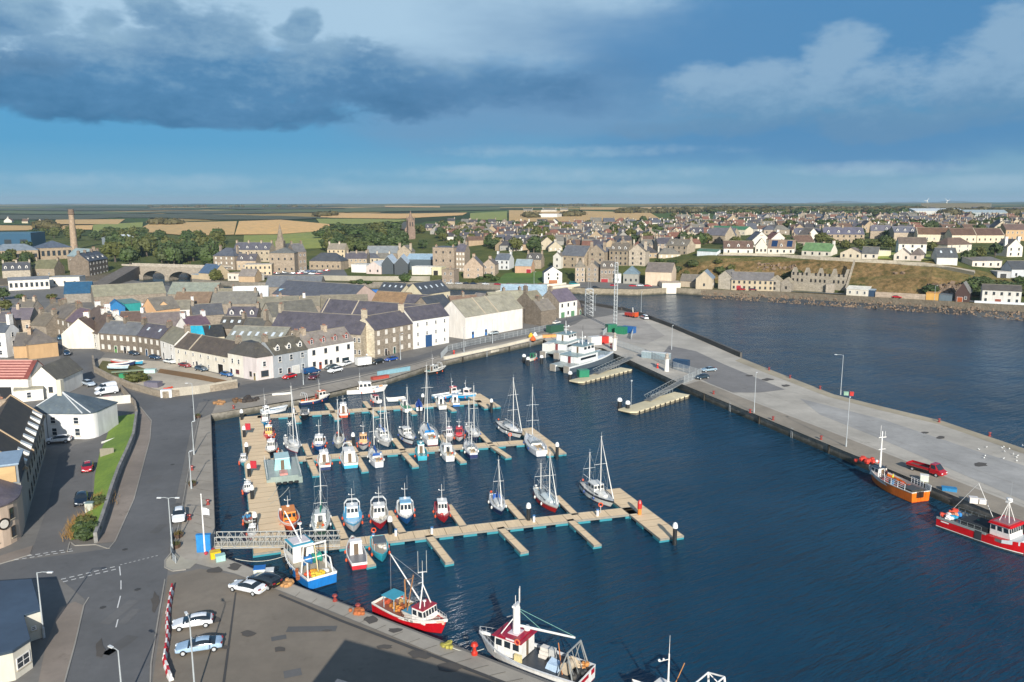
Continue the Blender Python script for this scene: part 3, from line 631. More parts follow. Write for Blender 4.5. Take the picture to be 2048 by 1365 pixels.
def house(name,label,cat,a,b_,h,D,roof='x',rh=None,wall=STONE,wk='stone',rc=SL_G,ch=(),chc=None,win=None,doors=(),dorm=0,dc=WHITE,rl=0,group=None,ws='w',ov=.25,solar=False,party=(),gable_wall=None,drop=0.0,front_wall=None,wsz=(1.0,1.45),chh=1.3):
 o,W,rz=frame(a,b_)
 root=T(name,label,cat,(o.x,o.y,o.z),rz,group)
 wm_=mat(wall,wk);rm=mat(rc,'slate');rh=rh if rh is not None else(0 if roof=='flat' else.42*(D if roof in('x','hip')else W))
 gm_=mat(gable_wall,wk)if gable_wall else wm_;fm_=mat(front_wall,'render')if front_wall else wm_
 b=MB()
 z0=-drop
 def quad(p,m):b.face(p,m)
 if roof=='flat':
  b.prism([(0,0),(W,0),(W,D),(0,D)],z0,h,wm_)
 else:
  quad([(0,0,z0),(W,0,z0),(W,0,h),(0,0,h)],fm_);quad([(W,D,z0),(0,D,z0),(0,D,h),(W,D,h)],wm_)
  if roof=='x':
   quad([(W,0,z0),(W,D,z0),(W,D,h),(W,D/2,h+rh),(W,0,h)],gm_);quad([(0,D,z0),(0,0,z0),(0,0,h),(0,D/2,h+rh),(0,D,h)],gm_)
  else:
   quad([(W,0,z0),(W,D,z0),(W,D,h),(W,0,h)],gm_);quad([(0,D,z0),(0,0,z0),(0,0,h),(0,D,h)],gm_)
   if roof=='y':
    quad([(0,0,h),(W,0,h),(W/2,0,h+rh)],fm_);quad([(W,D,h),(0,D,h),(W/2,D,h+rh)],wm_)
   elif roof=='mono':
    quad([(W,D,h),(0,D,h),(0,D,h+rh),(W,D,h+rh)],wm_);quad([(W,0,h),(W,D,h),(W,D,h+rh)],gm_);quad([(0,D,h),(0,0,h),(0,D,h+rh)],gm_)
 b.build('wall',root)
 b=MB();tk=.14
 def slab(p):
  up=[(q[0],q[1],q[2]+tk)for q in p]
  lo=[(q[0],q[1],q[2]+.01)for q in p]
  b.loft([lo,up],rm)
 if roof=='flat':
  b.prism([(-ov*.4,-ov*.4),(W+ov*.4,-ov*.4),(W+ov*.4,D+ov*.4),(-ov*.4,D+ov*.4)],h,h+.3,rm)
 elif roof=='x':
  e=ov;k=rh/(D/2)
  g=.06 if ch else.2
  slab([(-g,-e,h-e*k),(W+g,-e,h-e*k),(W+g,D/2,h+rh),(-g,D/2,h+rh)])
  slab([(-g,D/2,h+rh),(W+g,D/2,h+rh),(W+g,D+e,h-e*k),(-g,D+e,h-e*k)])
  b.box(-g,D/2-.13,h+rh+.06,W+g,D/2+.13,h+rh+.22,mat('8c8577','concrete'))
  for px_ in party:
   X=px_*W;ym=D/2
   pm=mat('b9ac97','concrete')
   b.loft([[(X-.18,-e,h-e*k+.05),(X+.18,-e,h-e*k+.05),(X+.18,-e,h-e*k+.36),(X-.18,-e,h-e*k+.36)],[(X-.18,ym,h+rh+.05),(X+.18,ym,h+rh+.05),(X+.18,ym,h+rh+.36),(X-.18,ym,h+rh+.36)],[(X-.18,D+e,h-e*k+.05),(X+.18,D+e,h-e*k+.05),(X+.18,D+e,h-e*k+.36),(X-.18,D+e,h-e*k+.36)]],pm)
 elif roof=='y':
  e=ov;k=rh/(W/2);g=.15
  slab([(-e,D+g,h-e*k),(-e,-g,h-e*k),(W/2,-g,h+rh),(W/2,D+g,h+rh)])
  slab([(W/2,D+g,h+rh),(W/2,-g,h+rh),(W+e,-g,h-e*k),(W+e,D+g,h-e*k)])
 elif roof=='hip':
  e=ov;r=min(W,D)/2
  if W>=D:r0,r1=(r,D/2,h+rh),(W-r,D/2,h+rh)
  else:r0,r1=(W/2,r,h+rh),(W/2,D-r,h+rh)
  c=[(-e,-e,h-.1),(W+e,-e,h-.1),(W+e,D+e,h-.1),(-e,D+e,h-.1)]
  up=lambda p:(p[0],p[1],p[2]+tk)
  if W>=D:fs=[[c[0],c[1],r1,r0],[c[1],c[2],r1],[c[2],c[3],r0,r1],[c[3],c[0],r0]]
  else:fs=[[c[0],c[1],r0],[c[1],c[2],r1,r0],[c[2],c[3],r1],[c[3],c[0],r0,r1]]
  for q in fs:b.face([up(p)for p in q],rm)
  b.loft([[p for p in c],[up(p)for p in c]],rm,caps=False)
  b.face(c[::-1],rm)
 elif roof=='mono':
  slab([(-ov,-ov,h-.05),(W+ov,-ov,h-.05),(W+ov,D+ov,h+rh),(-ov,D+ov,h+rh)])
 rf=b.build('roof',root)
 top=h+rh
 for c in ch:
  fx,fy=(c,.5)if not isinstance(c,tuple)else c
  b=MB();x=min(max(fx*W,.4),W-.4);y=fy*D
  cx,cy=(.5,.85)if roof!='y' else(.85,.5)
  zb=(h+rh*(1-abs(fy-.5)*2)-.5)if roof!='y' else h+rh*(1-abs(fx-.5)*2)-.5
  if roof=='hip' or roof=='flat':zb=h
  cm=mat(chc or wall,'stone')
  b.box(x-cx,y-cy,zb,x+cx,y+cy,top+chh,cm);b.box(x-cx-.08,y-cy-.08,top+chh,x+cx+.08,y+cy+.08,top+chh+.14,cm)
  for k in(-.55,0,.55):
   q=(x,y+k)if roof!='y' else(x+k,y)
   b.lathe((q[0],q[1],top+chh+.14),[(.13,0),(.16,.3),(.13,.45)],pot_m,6)
  b.build('chimney',rf)
 if win:
  for face,spec in win.items():
   n,fl=spec[:2];L=W if face in 'fb' else D
   if L<2:continue
   fh=h/fl;st=spec[2]if len(spec)>2 else ws
   ww,wh=min(wsz[0],L/n*.55),min(wsz[1],fh*.58)
   for k in range(fl):
    for i in range(n):
     fx=(i+.5)/n;u=fx*L;z=k*fh+fh*.3
     if k==0 and any(d[0]==face and abs(d[1]*L-u)<.95*(d[3]if len(d)>3 else 1)for d in doors):continue
     if face=='f':put_win(root,u,-.02,z,ww,wh,'f',st)
     elif face=='r':put_win(root,W+.02,u,z,ww,wh,'r',st)
     elif face=='l':put_win(root,-.02,D-u,z,ww,wh,'l',st)
 for d in doors:
  face,fx,c=d[:3];dw=d[3]if len(d)>3 else 1.0;dh=d[4]if len(d)>4 else 2.1
  if face=='f':put_door(root,fx*W,-.02,dw,dh,'f',c)
  elif face=='r':put_door(root,W+.02,fx*D,dw,dh,'r',c)
  else:put_door(root,-.02,D-fx*D,dw,dh,'l',c)
 for i in range(dorm):
  x=(i+.5)/dorm*W;k=rh/(D/2);yy=D*.10;zz=h+yy*k;dh=min(1.7,rh*.62);dw=.75
  b=MB();dm=mat(dc,'render')
  yb=yy+dh/k+.5
  b.loft([[(x-dw,yy,zz-.2),(x+dw,yy,zz-.2),(x+dw,yy,zz+dh*.7),(x,yy,zz+dh*1.15),(x-dw,yy,zz+dh*.7)],[(x-dw,yb,zz-.2),(x+dw,yb,zz-.2),(x+dw,yb,zz+dh*.7),(x,yb,zz+dh*1.15),(x-dw,yb,zz+dh*.7)]],dm)
  b.face([(x-dw-.15,yy-.15,zz+dh*.62),(x,yy-.15,zz+dh*1.15+.1),(x,yb,zz+dh*1.15+.1),(x-dw-.15,yb,zz+dh*.62)],rm);b.face([(x,yy-.15,zz+dh*1.15+.1),(x+dw+.15,yy-.15,zz+dh*.62),(x+dw+.15,yb,zz+dh*.62),(x,yb,zz+dh*1.15+.1)],rm)
  d=b.build('dormer',root);put_win(d,x,yy-.02,zz+.05,dw*1.3,dh*.75,'f')
 if rl and roof=='x':
  k=rh/(D/2)
  for i in range(rl):
   x=(i+.5)/rl*W;y0=D*.22;y1=D*.33
   b=MB();q=lambda X,Y,dz:(X,Y,h+Y*k+tk+dz)
   b.loft([[q(x-.45,y0,-.05),q(x+.45,y0,-.05),q(x+.45,y1,-.05),q(x-.45,y1,-.05)],[q(x-.45,y0,.07),q(x+.45,y0,.07),q(x+.45,y1,.07),q(x-.45,y1,.07)]],mat('c9d2d8','gloss'))
   b.build('rooflight',rf)
 if solar:
  k=rh/(D/2)
  for x0,x1 in((.12,.34),(.7,.9)):
   b=MB();q=lambda X,Y,dz:(X,Y,h+Y*k+tk+dz)
   b.loft([[q(x0*W,D*.08,.02),q(x1*W,D*.08,.02),q(x1*W,D*.44,.02),q(x0*W,D*.44,.02)],[q(x0*W,D*.08,.1),q(x1*W,D*.08,.1),q(x1*W,D*.44,.1),q(x0*W,D*.44,.1)]],mat('1d3558','gloss'))
   b.build('solar_panel',rf)
 return root
def HB(name,label,cat,p0,p1,eave,D,**k):
 """p0,p1: pixels of the two lower front corners on the quay level, eave: metres"""
 return house(name,label,cat,P(*p0,0),P(*p1,0),eave,D,**k)
def HE(name,label,cat,e0,e1,h,D,**k):
 """e0,e1: pixels of the front eave corners, h: metres"""
 a,b_=P(*e0,h),P(*e1,h);a.z=b_.z=0
 return house(name,label,cat,a,b_,h,D,**k)
HB('terraced_house','brown stone terraced house with white sash windows at street corner','house',(201,703),(277,709),6.2,8,rc=SL_G,wall=BROWN_ST,ch=(.05,.5,.97),win={'f':(6,2,'b')},doors=(('f',.42,'5d8a4a'),('f',.66,'2e2a28')),rl=0)
HB('terraced_house','brown stone terraced house with small rooflights and blue door','house',(277,709),(323,717),6.2,8,rc=SL_P,wall=BROWN_ST,ch=(.95,),win={'f':(4,2,'b')},doors=(('f',.38,'27496b'),),rl=2)
HB('terraced_house','narrow white terraced house with lichen grey roof beside the brown stone terrace','house',(323,717),(352,728),6.0,8.5,rc=LICH,wall=WHITE,wk='render',ch=(.95,),chc=STONE,win={'f':(2,2)},doors=(('f',.2,'3b3a38'),))
HB('cottage_row','long low cream cottage row with dark brown roof and black arched pend','house',(352,728),(458,751),5.3,8.5,rc='4d453e',wall='ddd7c8',wk='render',ch=(.97,),chc=STONE,party=(.3,),win={'f':(7,2)},doors=(('f',.42,'33302c'),('f',.86,'14130f',2.4,2.7)),wsz=(.8,1.0))
HE('warehouse','grey lichen-roofed shed with white rooflights behind the pink corner house','shed',(446,686),(558,690),4.2,16,rh=4.2,rc='77766c',wall=STONE,rl=7)
def poly_house(name,label,cat,pts,h,rh,inset,walls,rc,base=0.0):
 root=T(name,label,cat,(pts[0][0],pts[0][1],base));o=Vector(pts[0])
 q=[Vector(p)-o for p in pts];c=sum(q,Vector((0,0)))/len(q)
 a=sum(q[i].x*q[(i+1)%len(q)].y-q[(i+1)%len(q)].x*q[i].y for i in range(len(q)))
 b=MB()
 for i in range(len(q)):
  u,v=q[i],q[(i+1)%len(q)]
  f=[(u.x,u.y,0),(v.x,v.y,0),(v.x,v.y,h),(u.x,u.y,h)]
  b.face(f if a>0 else f[::-1],walls[i%len(walls)])
 b.build('wall',root)
 b=MB();rm=mat(rc,'slate')
 e=[c+(p-c)*1.03 for p in q];t_=[c+(p-c)*inset for p in q]
 b.loft([[(p.x,p.y,h-.1)for p in e],[(p.x,p.y,h+.08)for p in e],[(p.x,p.y,h+rh)for p in t_]],rm)
 rf=b.build('roof',root)
 return root,q,rf
def wpts(l):return[Vector(P(a,b_,0)[:2])for a,b_ in l]
cw=mat('e2ddd0','render');pk=mat('d8cecb','render')
pts=wpts([(458,751),(488,757),(514,762),(550,756)])
n1=(pts[3]-pts[2]).normalized();back=Vector((-n1.y,n1.x))*8.5
dl=(pts[1]-pts[0]).normalized();bl=Vector((-dl.y,dl.x))*8.5
pts=pts+[pts[3]+back,pts[0]+bl]
r,q,rf=poly_house('corner_house','pale pink and cream corner house with hipped dark roof facing the quay','house',pts,6.4,3.4,.35,[cw,pk,pk,pk,pk,cw],'474440')
def face_items(root,u,v,items):
 d=(v-u);L=d.length;rz=math.atan2(d.y,d.x)
 for kind,fx,z,w_,h_,st in items:
  p=u+d*fx+Vector((d.y,-d.x)).normalized()*.03
  if kind=='w':o=link('window',win_mesh(w_,h_,st),root)
  else:
   o=put_door(root,0,0,w_,h_,'f',st)
  o.location=(p.x,p.y,z);o.rotation_euler=(0,0,rz)
face_items(r,q[0],q[1],[('w',.3,3.7,.9,1.4,'w'),('w',.72,3.7,.9,1.4,'w'),('d',.2,0,1,2.1,'6b4a3a'),('w',.6,.9,1.4,1.2,'r')])
face_items(r,q[1],q[2],[('w',.55,.9,.9,1.4,'d'),('d',.85,0,.9,2.1,'8a7a50')])
face_items(r,q[2],q[3],[('w',.45,3.6,1.0,1.5,'w'),('w',.45,.8,2.2,1.7,'d')])
b=MB();b.box(-.5,-.9,0,.5,.9,2.2,mat(STONE,'stone'))
for k in(-.5,0,.5):b.lathe((0,k,2.2),[(.14,0),(.16,.35)],pot_m,6)
o=b.build('chimney',rf);o.location=(q[3].x*.5+q[4].x*.5,q[3].y*.5+q[4].y*.5,8.6)
HB('terraced_house','blue grey rendered house with three dormers on the quay street','house',(550,757),(617,743),6.6,8.5,rc='4f4c44',wall='a3a9ae',wk='render',ch=(.02,.98),chc=STONE,win={'f':(3,2,'w')},doors=(('f',.42,'4a2f2c'),('f',.62,'c9c7c0',2.4,2.4)),dorm=3,wsz=(1.1,1.6))
HB('terraced_house','white harbour street house with red-trimmed dormers and shopfront','house',(617,743),(709,725),6.8,8.5,rc='77706a',wall='efeeea',wk='render',ch=(.1,.55),chc=SAND,win={'f':(4,2,'d')},doors=(('f',.25,'9c4a34'),('f',.48,'302e2c'),('f',.8,'24323a',2.6,2.0)),dorm=4,dc='a8564a')
HB('stone_warehouse','three storey stone house with cream gable and slate roof by harbour','house',(750,716),(826,699),8.8,9,rc=SL_P,wall=STONE,ch=(.02,.98),chc='c9b58f',gable_wall='d8c7a0',win={'f':(5,3,'b')},doors=(('f',.5,'2f5a4a'),('f',.28,'2b2927')),chh=2.0)
HB('harbour_office','white three storey building with blue arched cart door','building',(827,699),(898,686),9.6,9,rc=SL_P,wall='ecebe6',wk='render',win={'f':(4,3)},doors=(('f',.42,'2b4f7a',3.0,4.0),),ch=(),wsz=(.8,1.2))
HB('long_warehouse','long white gabled warehouse with lichen roof and blue doors','warehouse',(931,679),(1045,657),8.0,13,rh=5.2,rc='858172',wall='ebe6de',wk='render',party=(.33,.55),win=None,doors=(('f',.12,'2f6fae',1.2,2.3),('f',.34,'2f6fae',1.2,2.3),('f',.24,'dfe6ea',2.8,3.0)))
HB('stone_house','brown stone house with tall blank gable and lichen roof','house',(1072,650),(1096,646),7.6,12,rh=5,rc='75705f',wall=BROWN_ST,ch=(.05,),win={'f':(3,2)},doors=(('f',.66,'7a4a38'),),dorm=2,chh=2.2)
HB('stone_house','stone house with white upper front and green shop doors','house',(1118,637),(1154,631),6.8,11,rh=4.6,rc='5d5560',wall=STONE,ch=(.06,),front_wall='eceae4',win={'f':(3,2,'d')},doors=(('f',.2,'5f8a66',2.4,2.3),('f',.75,'5f8a66',2.4,2.3)))
HB('store','small low stone store at the end of the harbour street','shed',(1154,631),(1167,628),3.2,8,rc='6a5f58',wall=STONE,win=None,doors=(('f',.5,'5f8a66',1.2,2.0),))
HE('long_warehouse','very long stone warehouse with purple slate roof behind the quay houses','warehouse',(541,657),(722,669),7.6,11,rh=5.0,rc=SL_P,wall='a8987c',win={'f':(22,2,'w')},ch=(.01,),chh=2.2)
HE('long_warehouse','long purple slate range closing the far side of the courtyard','warehouse',(640,627),(832,641),7.2,10,rh=4.8,rc=SL_P,wall='b5a88c',win={'f':(24,1,'o')},party=(.02,.34),wsz=(.9,1.3))
HE('long_warehouse','grey roofed warehouse wing on the courtyard left side','warehouse',(545,634),(636,626),6.6,12,rh=4.6,rc='5b5952',wall='b5a88c',win=None)
HE('store','flat pale blue roofed store inside the slate courtyard','shed',(612,646),(742,652),4.6,10,roof='flat',rc='8fa9bd',wall='c4bda9',wk='render')
HE('slate_house','purple slate roofed house behind the white harbour office','house',(808,610),(862,612),6.4,9,rc=SL_P,wall=STONE,win={'f':(5,2,'o')})
HE('stone_house','stone gabled house with dark slate roof above the lichen warehouse','house',(863,619),(906,612),8.2,10,rc=SL_D,wall=STONE,win={'f':(3,2),'l':(2,2)})
HE('hall','cream hall with row of rooflights and gabled porch beside the river','hall',(757,581),(803,584),4.0,9,rc=SL_D,wall='d3c8aa',wk='render',rl=4,win={'f':(6,1,'w')})
HE('hall','cream gable-fronted hall wing between the two rooflit halls','hall',(800,586),(828,589),4.2,14,roof='y',rc=SL_D,wall='d3c8aa',wk='render',win={'f':(2,1)})
HE('hall','second rooflit hall with pale gables nearest the river bridge','hall',(846,590),(900,582),4.6,12,rc=SL_D,wall='d3c8aa',wk='render',rl=5,win={'f':(5,1)})
HE('shed','large dark curved-looking shed roof with pink end gable','shed',(545,588),(700,600),5.2,20,rh=5.6,rc='4c4e55',wall='c4ada0',wk='render')
HE('shed','long dark slate shed on the riverside behind blue gables','shed',(530,574),(640,574),5.0,14,rh=5,rc='5d6064',wall=STONE)
HE('shed','brown roofed low store beside the blue skip','shed',(742,606),(810,610),4.0,11,rc='7d654b',wall=STONE)
HE('shed','grey rusty roofed store left of the brown roofed store','shed',(640,616),(735,614),4.0,11,rc='6b6558',wall=STONE)
HE('cottage','small white gabled cottage among grey roofs near the river','cottage',(967,605),(992,602),4.0,9,roof='y',rc='77706a',wall=WHITE,wk='render',win={'f':(1,1)})
HE('shed','long lichen roofed store behind the white gabled warehouse','shed',(985,612),(1060,608),5.0,12,rc='83806f',wall=STONE)
HE('shed','pale blue grey metal roofed shed by the river bridge','shed',(1000,593),(1092,594),5.0,12,rc='8497a3',wall='b7b2a8',wk='render')
HE('cottage','grey stone cottage tucked behind the tall blank gable','cottage',(1010,600),(1050,598),5.5,8,rc='6e695d',wall=STONE,ch=(.1,.9))
HE('stone_house','stone house with broad chimney between the two quay end houses','house',(1082,622),(1112,618),6.0,9,rc='6e6860',wall=BROWN_ST,ch=(.3,))
HE('cottage','brown tiled lean-to cottage behind the slate courtyard','cottage',(905,613),(960,610),5.0,9,rc='6e5a4c',wall=STONE,ch=(.5,))
TOWN=[('blue_shed','dark blue metal roofed shed near the old stone bridge','shed',(128,588),(183,586),4.5,12,dict(rc='1f4763',wall='8d8474')),('long_shed','long lichen covered shed roof beside the river','shed',(188,594),(332,586),4.5,16,dict(rc='7d7a68',wall=STONE,rh=4.5)),('long_shed','grey green shed roof beside the river wall','shed',(335,588),(430,589),4.0,12,dict(rc='74796f',wall=STONE)),('peach_hall','peach coloured gabled hall with turquoise glazed panel','hall',(283,617),(312,621),7.0,10,dict(roof='y',rc='6a655d',wall='e0b487',wk='render',win={'f':(2,2)})),('peach_hall','second peach gabled hall with round window','hall',(313,617),(341,614),7.5,10,dict(roof='y',rc='6a655d',wall='e6bd8f',wk='render',win={'f':(1,2)})),('boat_shed','turquoise painted shed left of the peach hall','shed',(250,608),(281,605),4.0,8,dict(roof='mono',rh=1,rc='5d7a78',wall='2f9c98',wk='render')),('boat_shed','bright blue gabled shed left of the turquoise shed','shed',(215,617),(250,615),3.6,9,dict(roof='y',rc='20608f',wall='2a78b0',wk='render')),('cottage','white cottage with brown roof in front of the peach halls','cottage',(284,634),(327,632),3.4,8,dict(rc='4d413a',wall=WHITE,wk='render',win={'f':(5,1,'o')})),('cottage','small white cottage with grey roof right of the peach halls','cottage',(340,620),(388,618),3.2,8,dict(rc='6e6a5e',wall=WHITE,wk='render',win={'f':(4,1)})),('store','stone store with brown roof and blue end panel','store',(346,606),(418,606),4.5,10,dict(rc='6d5c4c',wall=STONE,ch=(.2,))),('store','long grey roofed store right of the blue end panel','store',(421,608),(512,607),4.5,11,dict(rc='66645e',wall=STONE)),('store','dark slate roofed store below the long grey roof','store',(386,632),(448,628),4.5,9,dict(rc='4b4c50',wall=STONE,ch=(.05,))),('terraced_house','purple slate house with three white dormers','house',(452,634),(513,634),5.2,8,dict(rc=SL_P,wall=STONE,dorm=3,ch=(.0,1.0))),('store','dark roofed house with three tiny rooflights','house',(436,656),(481,657),5.5,8,dict(rc='45423d',wall=STONE,rl=3,ch=(.95,))),('store','stone house with tall chimney block at the courtyard corner','house',(482,659),(522,661),5.8,8,dict(rc='4d4c48',wall=STONE,ch=(.95,),chh=2.6)),('store','black roofed outbuilding behind the cream cottage row','shed',(412,675),(449,672),4.0,8,dict(rc='2b2d2f',wall=CREAM,wk='render')),('store','turquoise roofed outbuilding behind the cream cottage row','shed',(370,676),(412,676),3.8,8,dict(rc='1f8fa8',wall=WHITE,wk='render')),('terraced_house','maroon roofed white house above the turquoise outbuilding','house',(376,656),(422,650),4.6,8,dict(rc='574650',wall=WHITE,wk='render')),('long_shed','long grey brown roof behind the brown stone terrace','shed',(285,655),(372,650),4.5,10,dict(rc='645c5a',wall=WHITE,wk='render')),('store','brown roofed store behind the brown stone terrace','shed',(236,645),(285,644),4.5,8,dict(rc='564740',wall=WHITE,wk='render',ch=(.9,))),('glasshouse','white and grey glazed roof shed among dark roofs','shed',(466,598),(536,596),4.2,12,dict(rc='b9bdbd',wall=STONE,rl=4)),('store','light blue roofed store beside peach gables','shed',(552,596),(590,597),3.6,9,dict(rc='6f9fbd',wall='bfa98a',wk='render')),('store','sandstone gabled store right of light blue roof','shed',(592,600),(612,600),4.0,9,dict(roof='y',rc='77705f',wall='c7a886',wk='render')),('store','stone terrace with lichen roof left of the courtyard','house',(515,616),(600,613),5.0,9,dict(rc='6a675b',wall=STONE,ch=(.1,.55))),('store','brown stone house with white chimney near the courtyard','house',(600,612),(640,611),5.4,8,dict(rc='6c675a',wall=STONE,ch=(.2,),chc=WHITE)),('cottage','lichen roofed cottage left of the glazed shed','cottage',(428,594),(466,594),4.4,8,dict(rc='75705f',wall=STONE,ch=(.1,.9))),('terraced_house','tall brown stone house on the side street','house',(80,628),(100,632),7.0,9,dict(rc='645d53',wall=BROWN_ST,ch=(.1,.9),win={'f':(2,2,'b')})),('terraced_house','tan stone house with two chimneys on the side street','house',(101,632),(130,638),7.0,10,dict(rc='625c55',wall='86765e',ch=(.0,1.0),win={'f':(3,2,'b')})),('terraced_house','stone house with rust stained slate roof on side street','house',(131,641),(152,646),6.4,10,dict(rc='5d5058',wall=BROWN_ST,ch=(.05,),win={'f':(2,2,'b')})),('terraced_house','white gabled house with brown roof on the side street','house',(154,648),(175,655),6.0,14,dict(rc='5a4c42',wall=WHITE,wk='render',win={'f':(2,2)})),('terraced_house','white house with dark brown roof at the street bend','house',(170,662),(196,668),5.4,13,dict(rc='52463d',wall='e3ded2',wk='render',win={'f':(2,2)})),('terraced_house','cream house with brown roof beside the stone terrace corner','house',(196,668),(214,662),5.0,12,dict(rc='5a4a40',wall='e6dfcf',wk='render',ch=(.9,),win={'f':(1,2)})),]
for nm,lb,ct,e0,e1,h,D,kw in TOWN:
 if 'ch' not in kw and ct in('house','store','cottage')and kw.get('roof')!='y':kw['ch']=(.06,.94)
 HE(nm,lb,ct,e0,e1,h,D,**kw)
HE('stone_house','tan stone house with grey hipped roof left of the street','house',(56,690),(115,684),4.6,13,roof='hip',rh=3.6,rc='5d5752',wall='bd9b72',wk='render')
HE('stone_house','sandstone outhouse below the tan hipped house','house',(26,692),(56,691),4.0,8,rc='57524e',wall='bd9b72',wk='render',ch=(.9,))
HE('stone_house','slate roofed stone house at the left edge above tan house','house',(16,640),(60,639),5.0,9,rc='5c565c',wall=SAND,ch=(.3,),win={'f':(3,1)})
HE('stone_house','grey slate house at the far left edge by trees','house',(-40,652),(14,650),5.0,10,rc='514e52',wall=SAND,ch=(.6,))
HE('stone_house','small stone house with chimney stack beside the street corner','house',(60,650),(92,652),4.6,9,rc='625b50',wall=STONE,ch=(.1,.9))
HE('stone_house','low stone house with terracotta chimney at street top','house',(28,622),(62,622),4.6,9,rc='605b53',wall=SAND,ch=(.3,.9),win={'f':(2,1)})
HE('tall_house','tall white house with slate roof and white chimney at left edge','house',(-40,664),(10,665),8.0,6,rc='4a5058',wall='e4e4e2',wk='render',ch=(.97,),chc=WHITE,win={'r':(1,3),'f':(2,3)},chh=2.6)
ws_=HE('white_store','white store under rust and pink striped sheet roof','store',(-30,757),(55,757),5.4,9,rh=3.6,rc='6d3a34',wall='e7e3da',wk='render',win={'f':(1,1,'o')},doors=(('f',.45,'2a2c30',3.0,3.2),))
for i in range(7):
 y0=.1+i*.66;b=MB();z_=lambda y:5.4+y*.8+.16;b.loft([[(0,y0,z_(y0)),(9.5,y0,z_(y0)),(9.5,y0+.3,z_(y0+.3)),(0,y0+.3,z_(y0+.3))],[(0,y0,z_(y0)+.07),(9.5,y0,z_(y0)+.07),(9.5,y0+.3,z_(y0+.3)+.07),(0,y0+.3,z_(y0+.3)+.07)]],mat('c48f84','paint'));b.build('roof_strip',[c for c in ws_.children if c.name.startswith('roof')][0])
HE('white_store','white gabled store with two small dark windows by street','store',(57,762),(114,761),4.4,14,roof='y',rh=3.4,rc='5d584e',wall='e9e6de',wk='render',win={'f':(2,1,'d')})
HB('white_store','low white outbuilding with grey flat roof before the white gabled store','shed',(30,806),(88,800),2.8,5,roof='flat',rc='8a8676',wall='e9e6de',wk='render',win={'f':(1,1)})
pw=mat('e9e8e5','render')
A=Vector(P(62,877,0)[:2]);Bp=Vector(P(188,879,0)[:2]);d=(Bp-A).normalized();nrm=Vector((-d.y,d.x));Rr=2.3
ring_=[A,Bp-d*Rr]
cen=Bp-d*Rr+nrm*Rr
for i in range(1,10):
 th=-math.pi/2+i/10*math.pi/2*1.0
 ring_.append(cen+d*math.cos(th)*Rr+nrm*math.sin(th)*Rr)
ring_+=[Bp+nrm*9.5,A+nrm*9.5]
h_p=5.3
root=T('pilot_house','white two storey house with rounded corner and blue-grey slate roof','house',(A.x,A.y,0));q=[p-A for p in ring_]
b=MB();b.prism([tuple(p)for p in q],0,h_p,pw);b.build('wall',root)
cap=Vector(P(122,788,h_p+3.6)[:2])-A
b=MB();rm=mat('48535b','slate');cc=sum(q,Vector((0,0)))/len(q);e=[cc+(p-cc)*1.04 for p in q];apx=[cap+(p-cap)*.02 for p in q]
b.loft([[(p.x,p.y,h_p-.08)for p in e],[(p.x,p.y,h_p+.12)for p in e],[(p.x,p.y,h_p+4.2)for p in apx]],rm)
rf=b.build('roof',root)
lead=mat('c9ccce','paint');b=MB()
for p in(e[0],e[2],e[6]):b.tube((p.x,p.y,h_p+.16),(cap.x,cap.y,h_p+4.25),.12,lead,n=5)
b.build('hip_flashing',rf)
b=MB();b.box(cap.x-.45,cap.y-.6,h_p+3.3,cap.x+.45,cap.y+.6,h_p+6.6,mat('d9d2bf','render'));b.build('chimney',rf)
face_items(root,q[0],q[1],[('w',.46,3.2,1.15,1.45,'w'),('w',.90,3.2,1.15,1.45,'w'),('w',.47,.7,1.15,1.6,'w'),('w',.91,.7,1.15,1.6,'w')])
b=MB();p=q[0]+(q[1]-q[0])*.34;b.tube((p.x+nrm.x*-.1,p.y+nrm.y*-.1,0),(p.x-nrm.x*.1,p.y-nrm.y*.1,h_p),.06,mat('5b5e62','metal'));b.build('downpipe',root)
a0=Vector(P(38,1096,0)[:2]);a1=Vector(P(93,898,0)[:2]);d=(a1-a0);L=d.length;d.normalize();nl=Vector((-d.y,d.x))
root=T('long_house','long grey rendered building with mossy brown roof along the lane','building',(a0.x,a0.y,0),math.atan2(d.y,d.x));h_l=6.6
gw=mat('9d9a92','render');pkw=mat('cdb7a2','render');br=mat('45392a','slate');gl=mat('2b3338','glass')
b=MB();b.prism([(9,0),(L,0),(L,10),(9,10)],0,h_l,gw)
b.prism([(L,0),(L,10),(L+.05,10),(L+.05,0)],h_l,h_l+.01,gw)
b.build('wall',root)
x0r=16.5
b=MB();k=4.6/5
for s in(0,1):
 y0,y1=(-.3,5)if s==0 else(5,10.3)
 z0,z1=(h_l-.3*k,h_l+4.6)if s==0 else(h_l+4.6,h_l-.3*k)
 b.loft([[(x0r,y0,z0),(L+.2,y0,z0),(L+.2,y1,z1),(x0r,y1,z1)],[(x0r,y0,z0+.16),(L+.2,y0,z0+.16),(L+.2,y1,z1+.16),(x0r,y1,z1+.16)]],br)
rf=b.build('roof',root)
for xx in(x0r,x0r+(L-x0r)*.3,L):
 b=MB();m=mat('b8a184','render')
 b.face([(xx-.15,0,h_l),(xx-.15,10,h_l),(xx-.15,5,h_l+4.6)][::-1],m);b.loft([[(xx-.2,-.35,h_l-.3),(xx+.2,-.35,h_l-.3),(xx+.2,-.35,h_l+.12),(xx-.2,-.35,h_l+.12)],[(xx-.2,5,h_l+4.6),(xx+.2,5,h_l+4.6),(xx+.2,5,h_l+5.0),(xx-.2,5,h_l+5.0)],[(xx-.2,10.35,h_l-.3),(xx+.2,10.35,h_l-.3),(xx+.2,10.35,h_l+.12),(xx-.2,10.35,h_l+.12)]],m)
 b.build('parapet',rf)
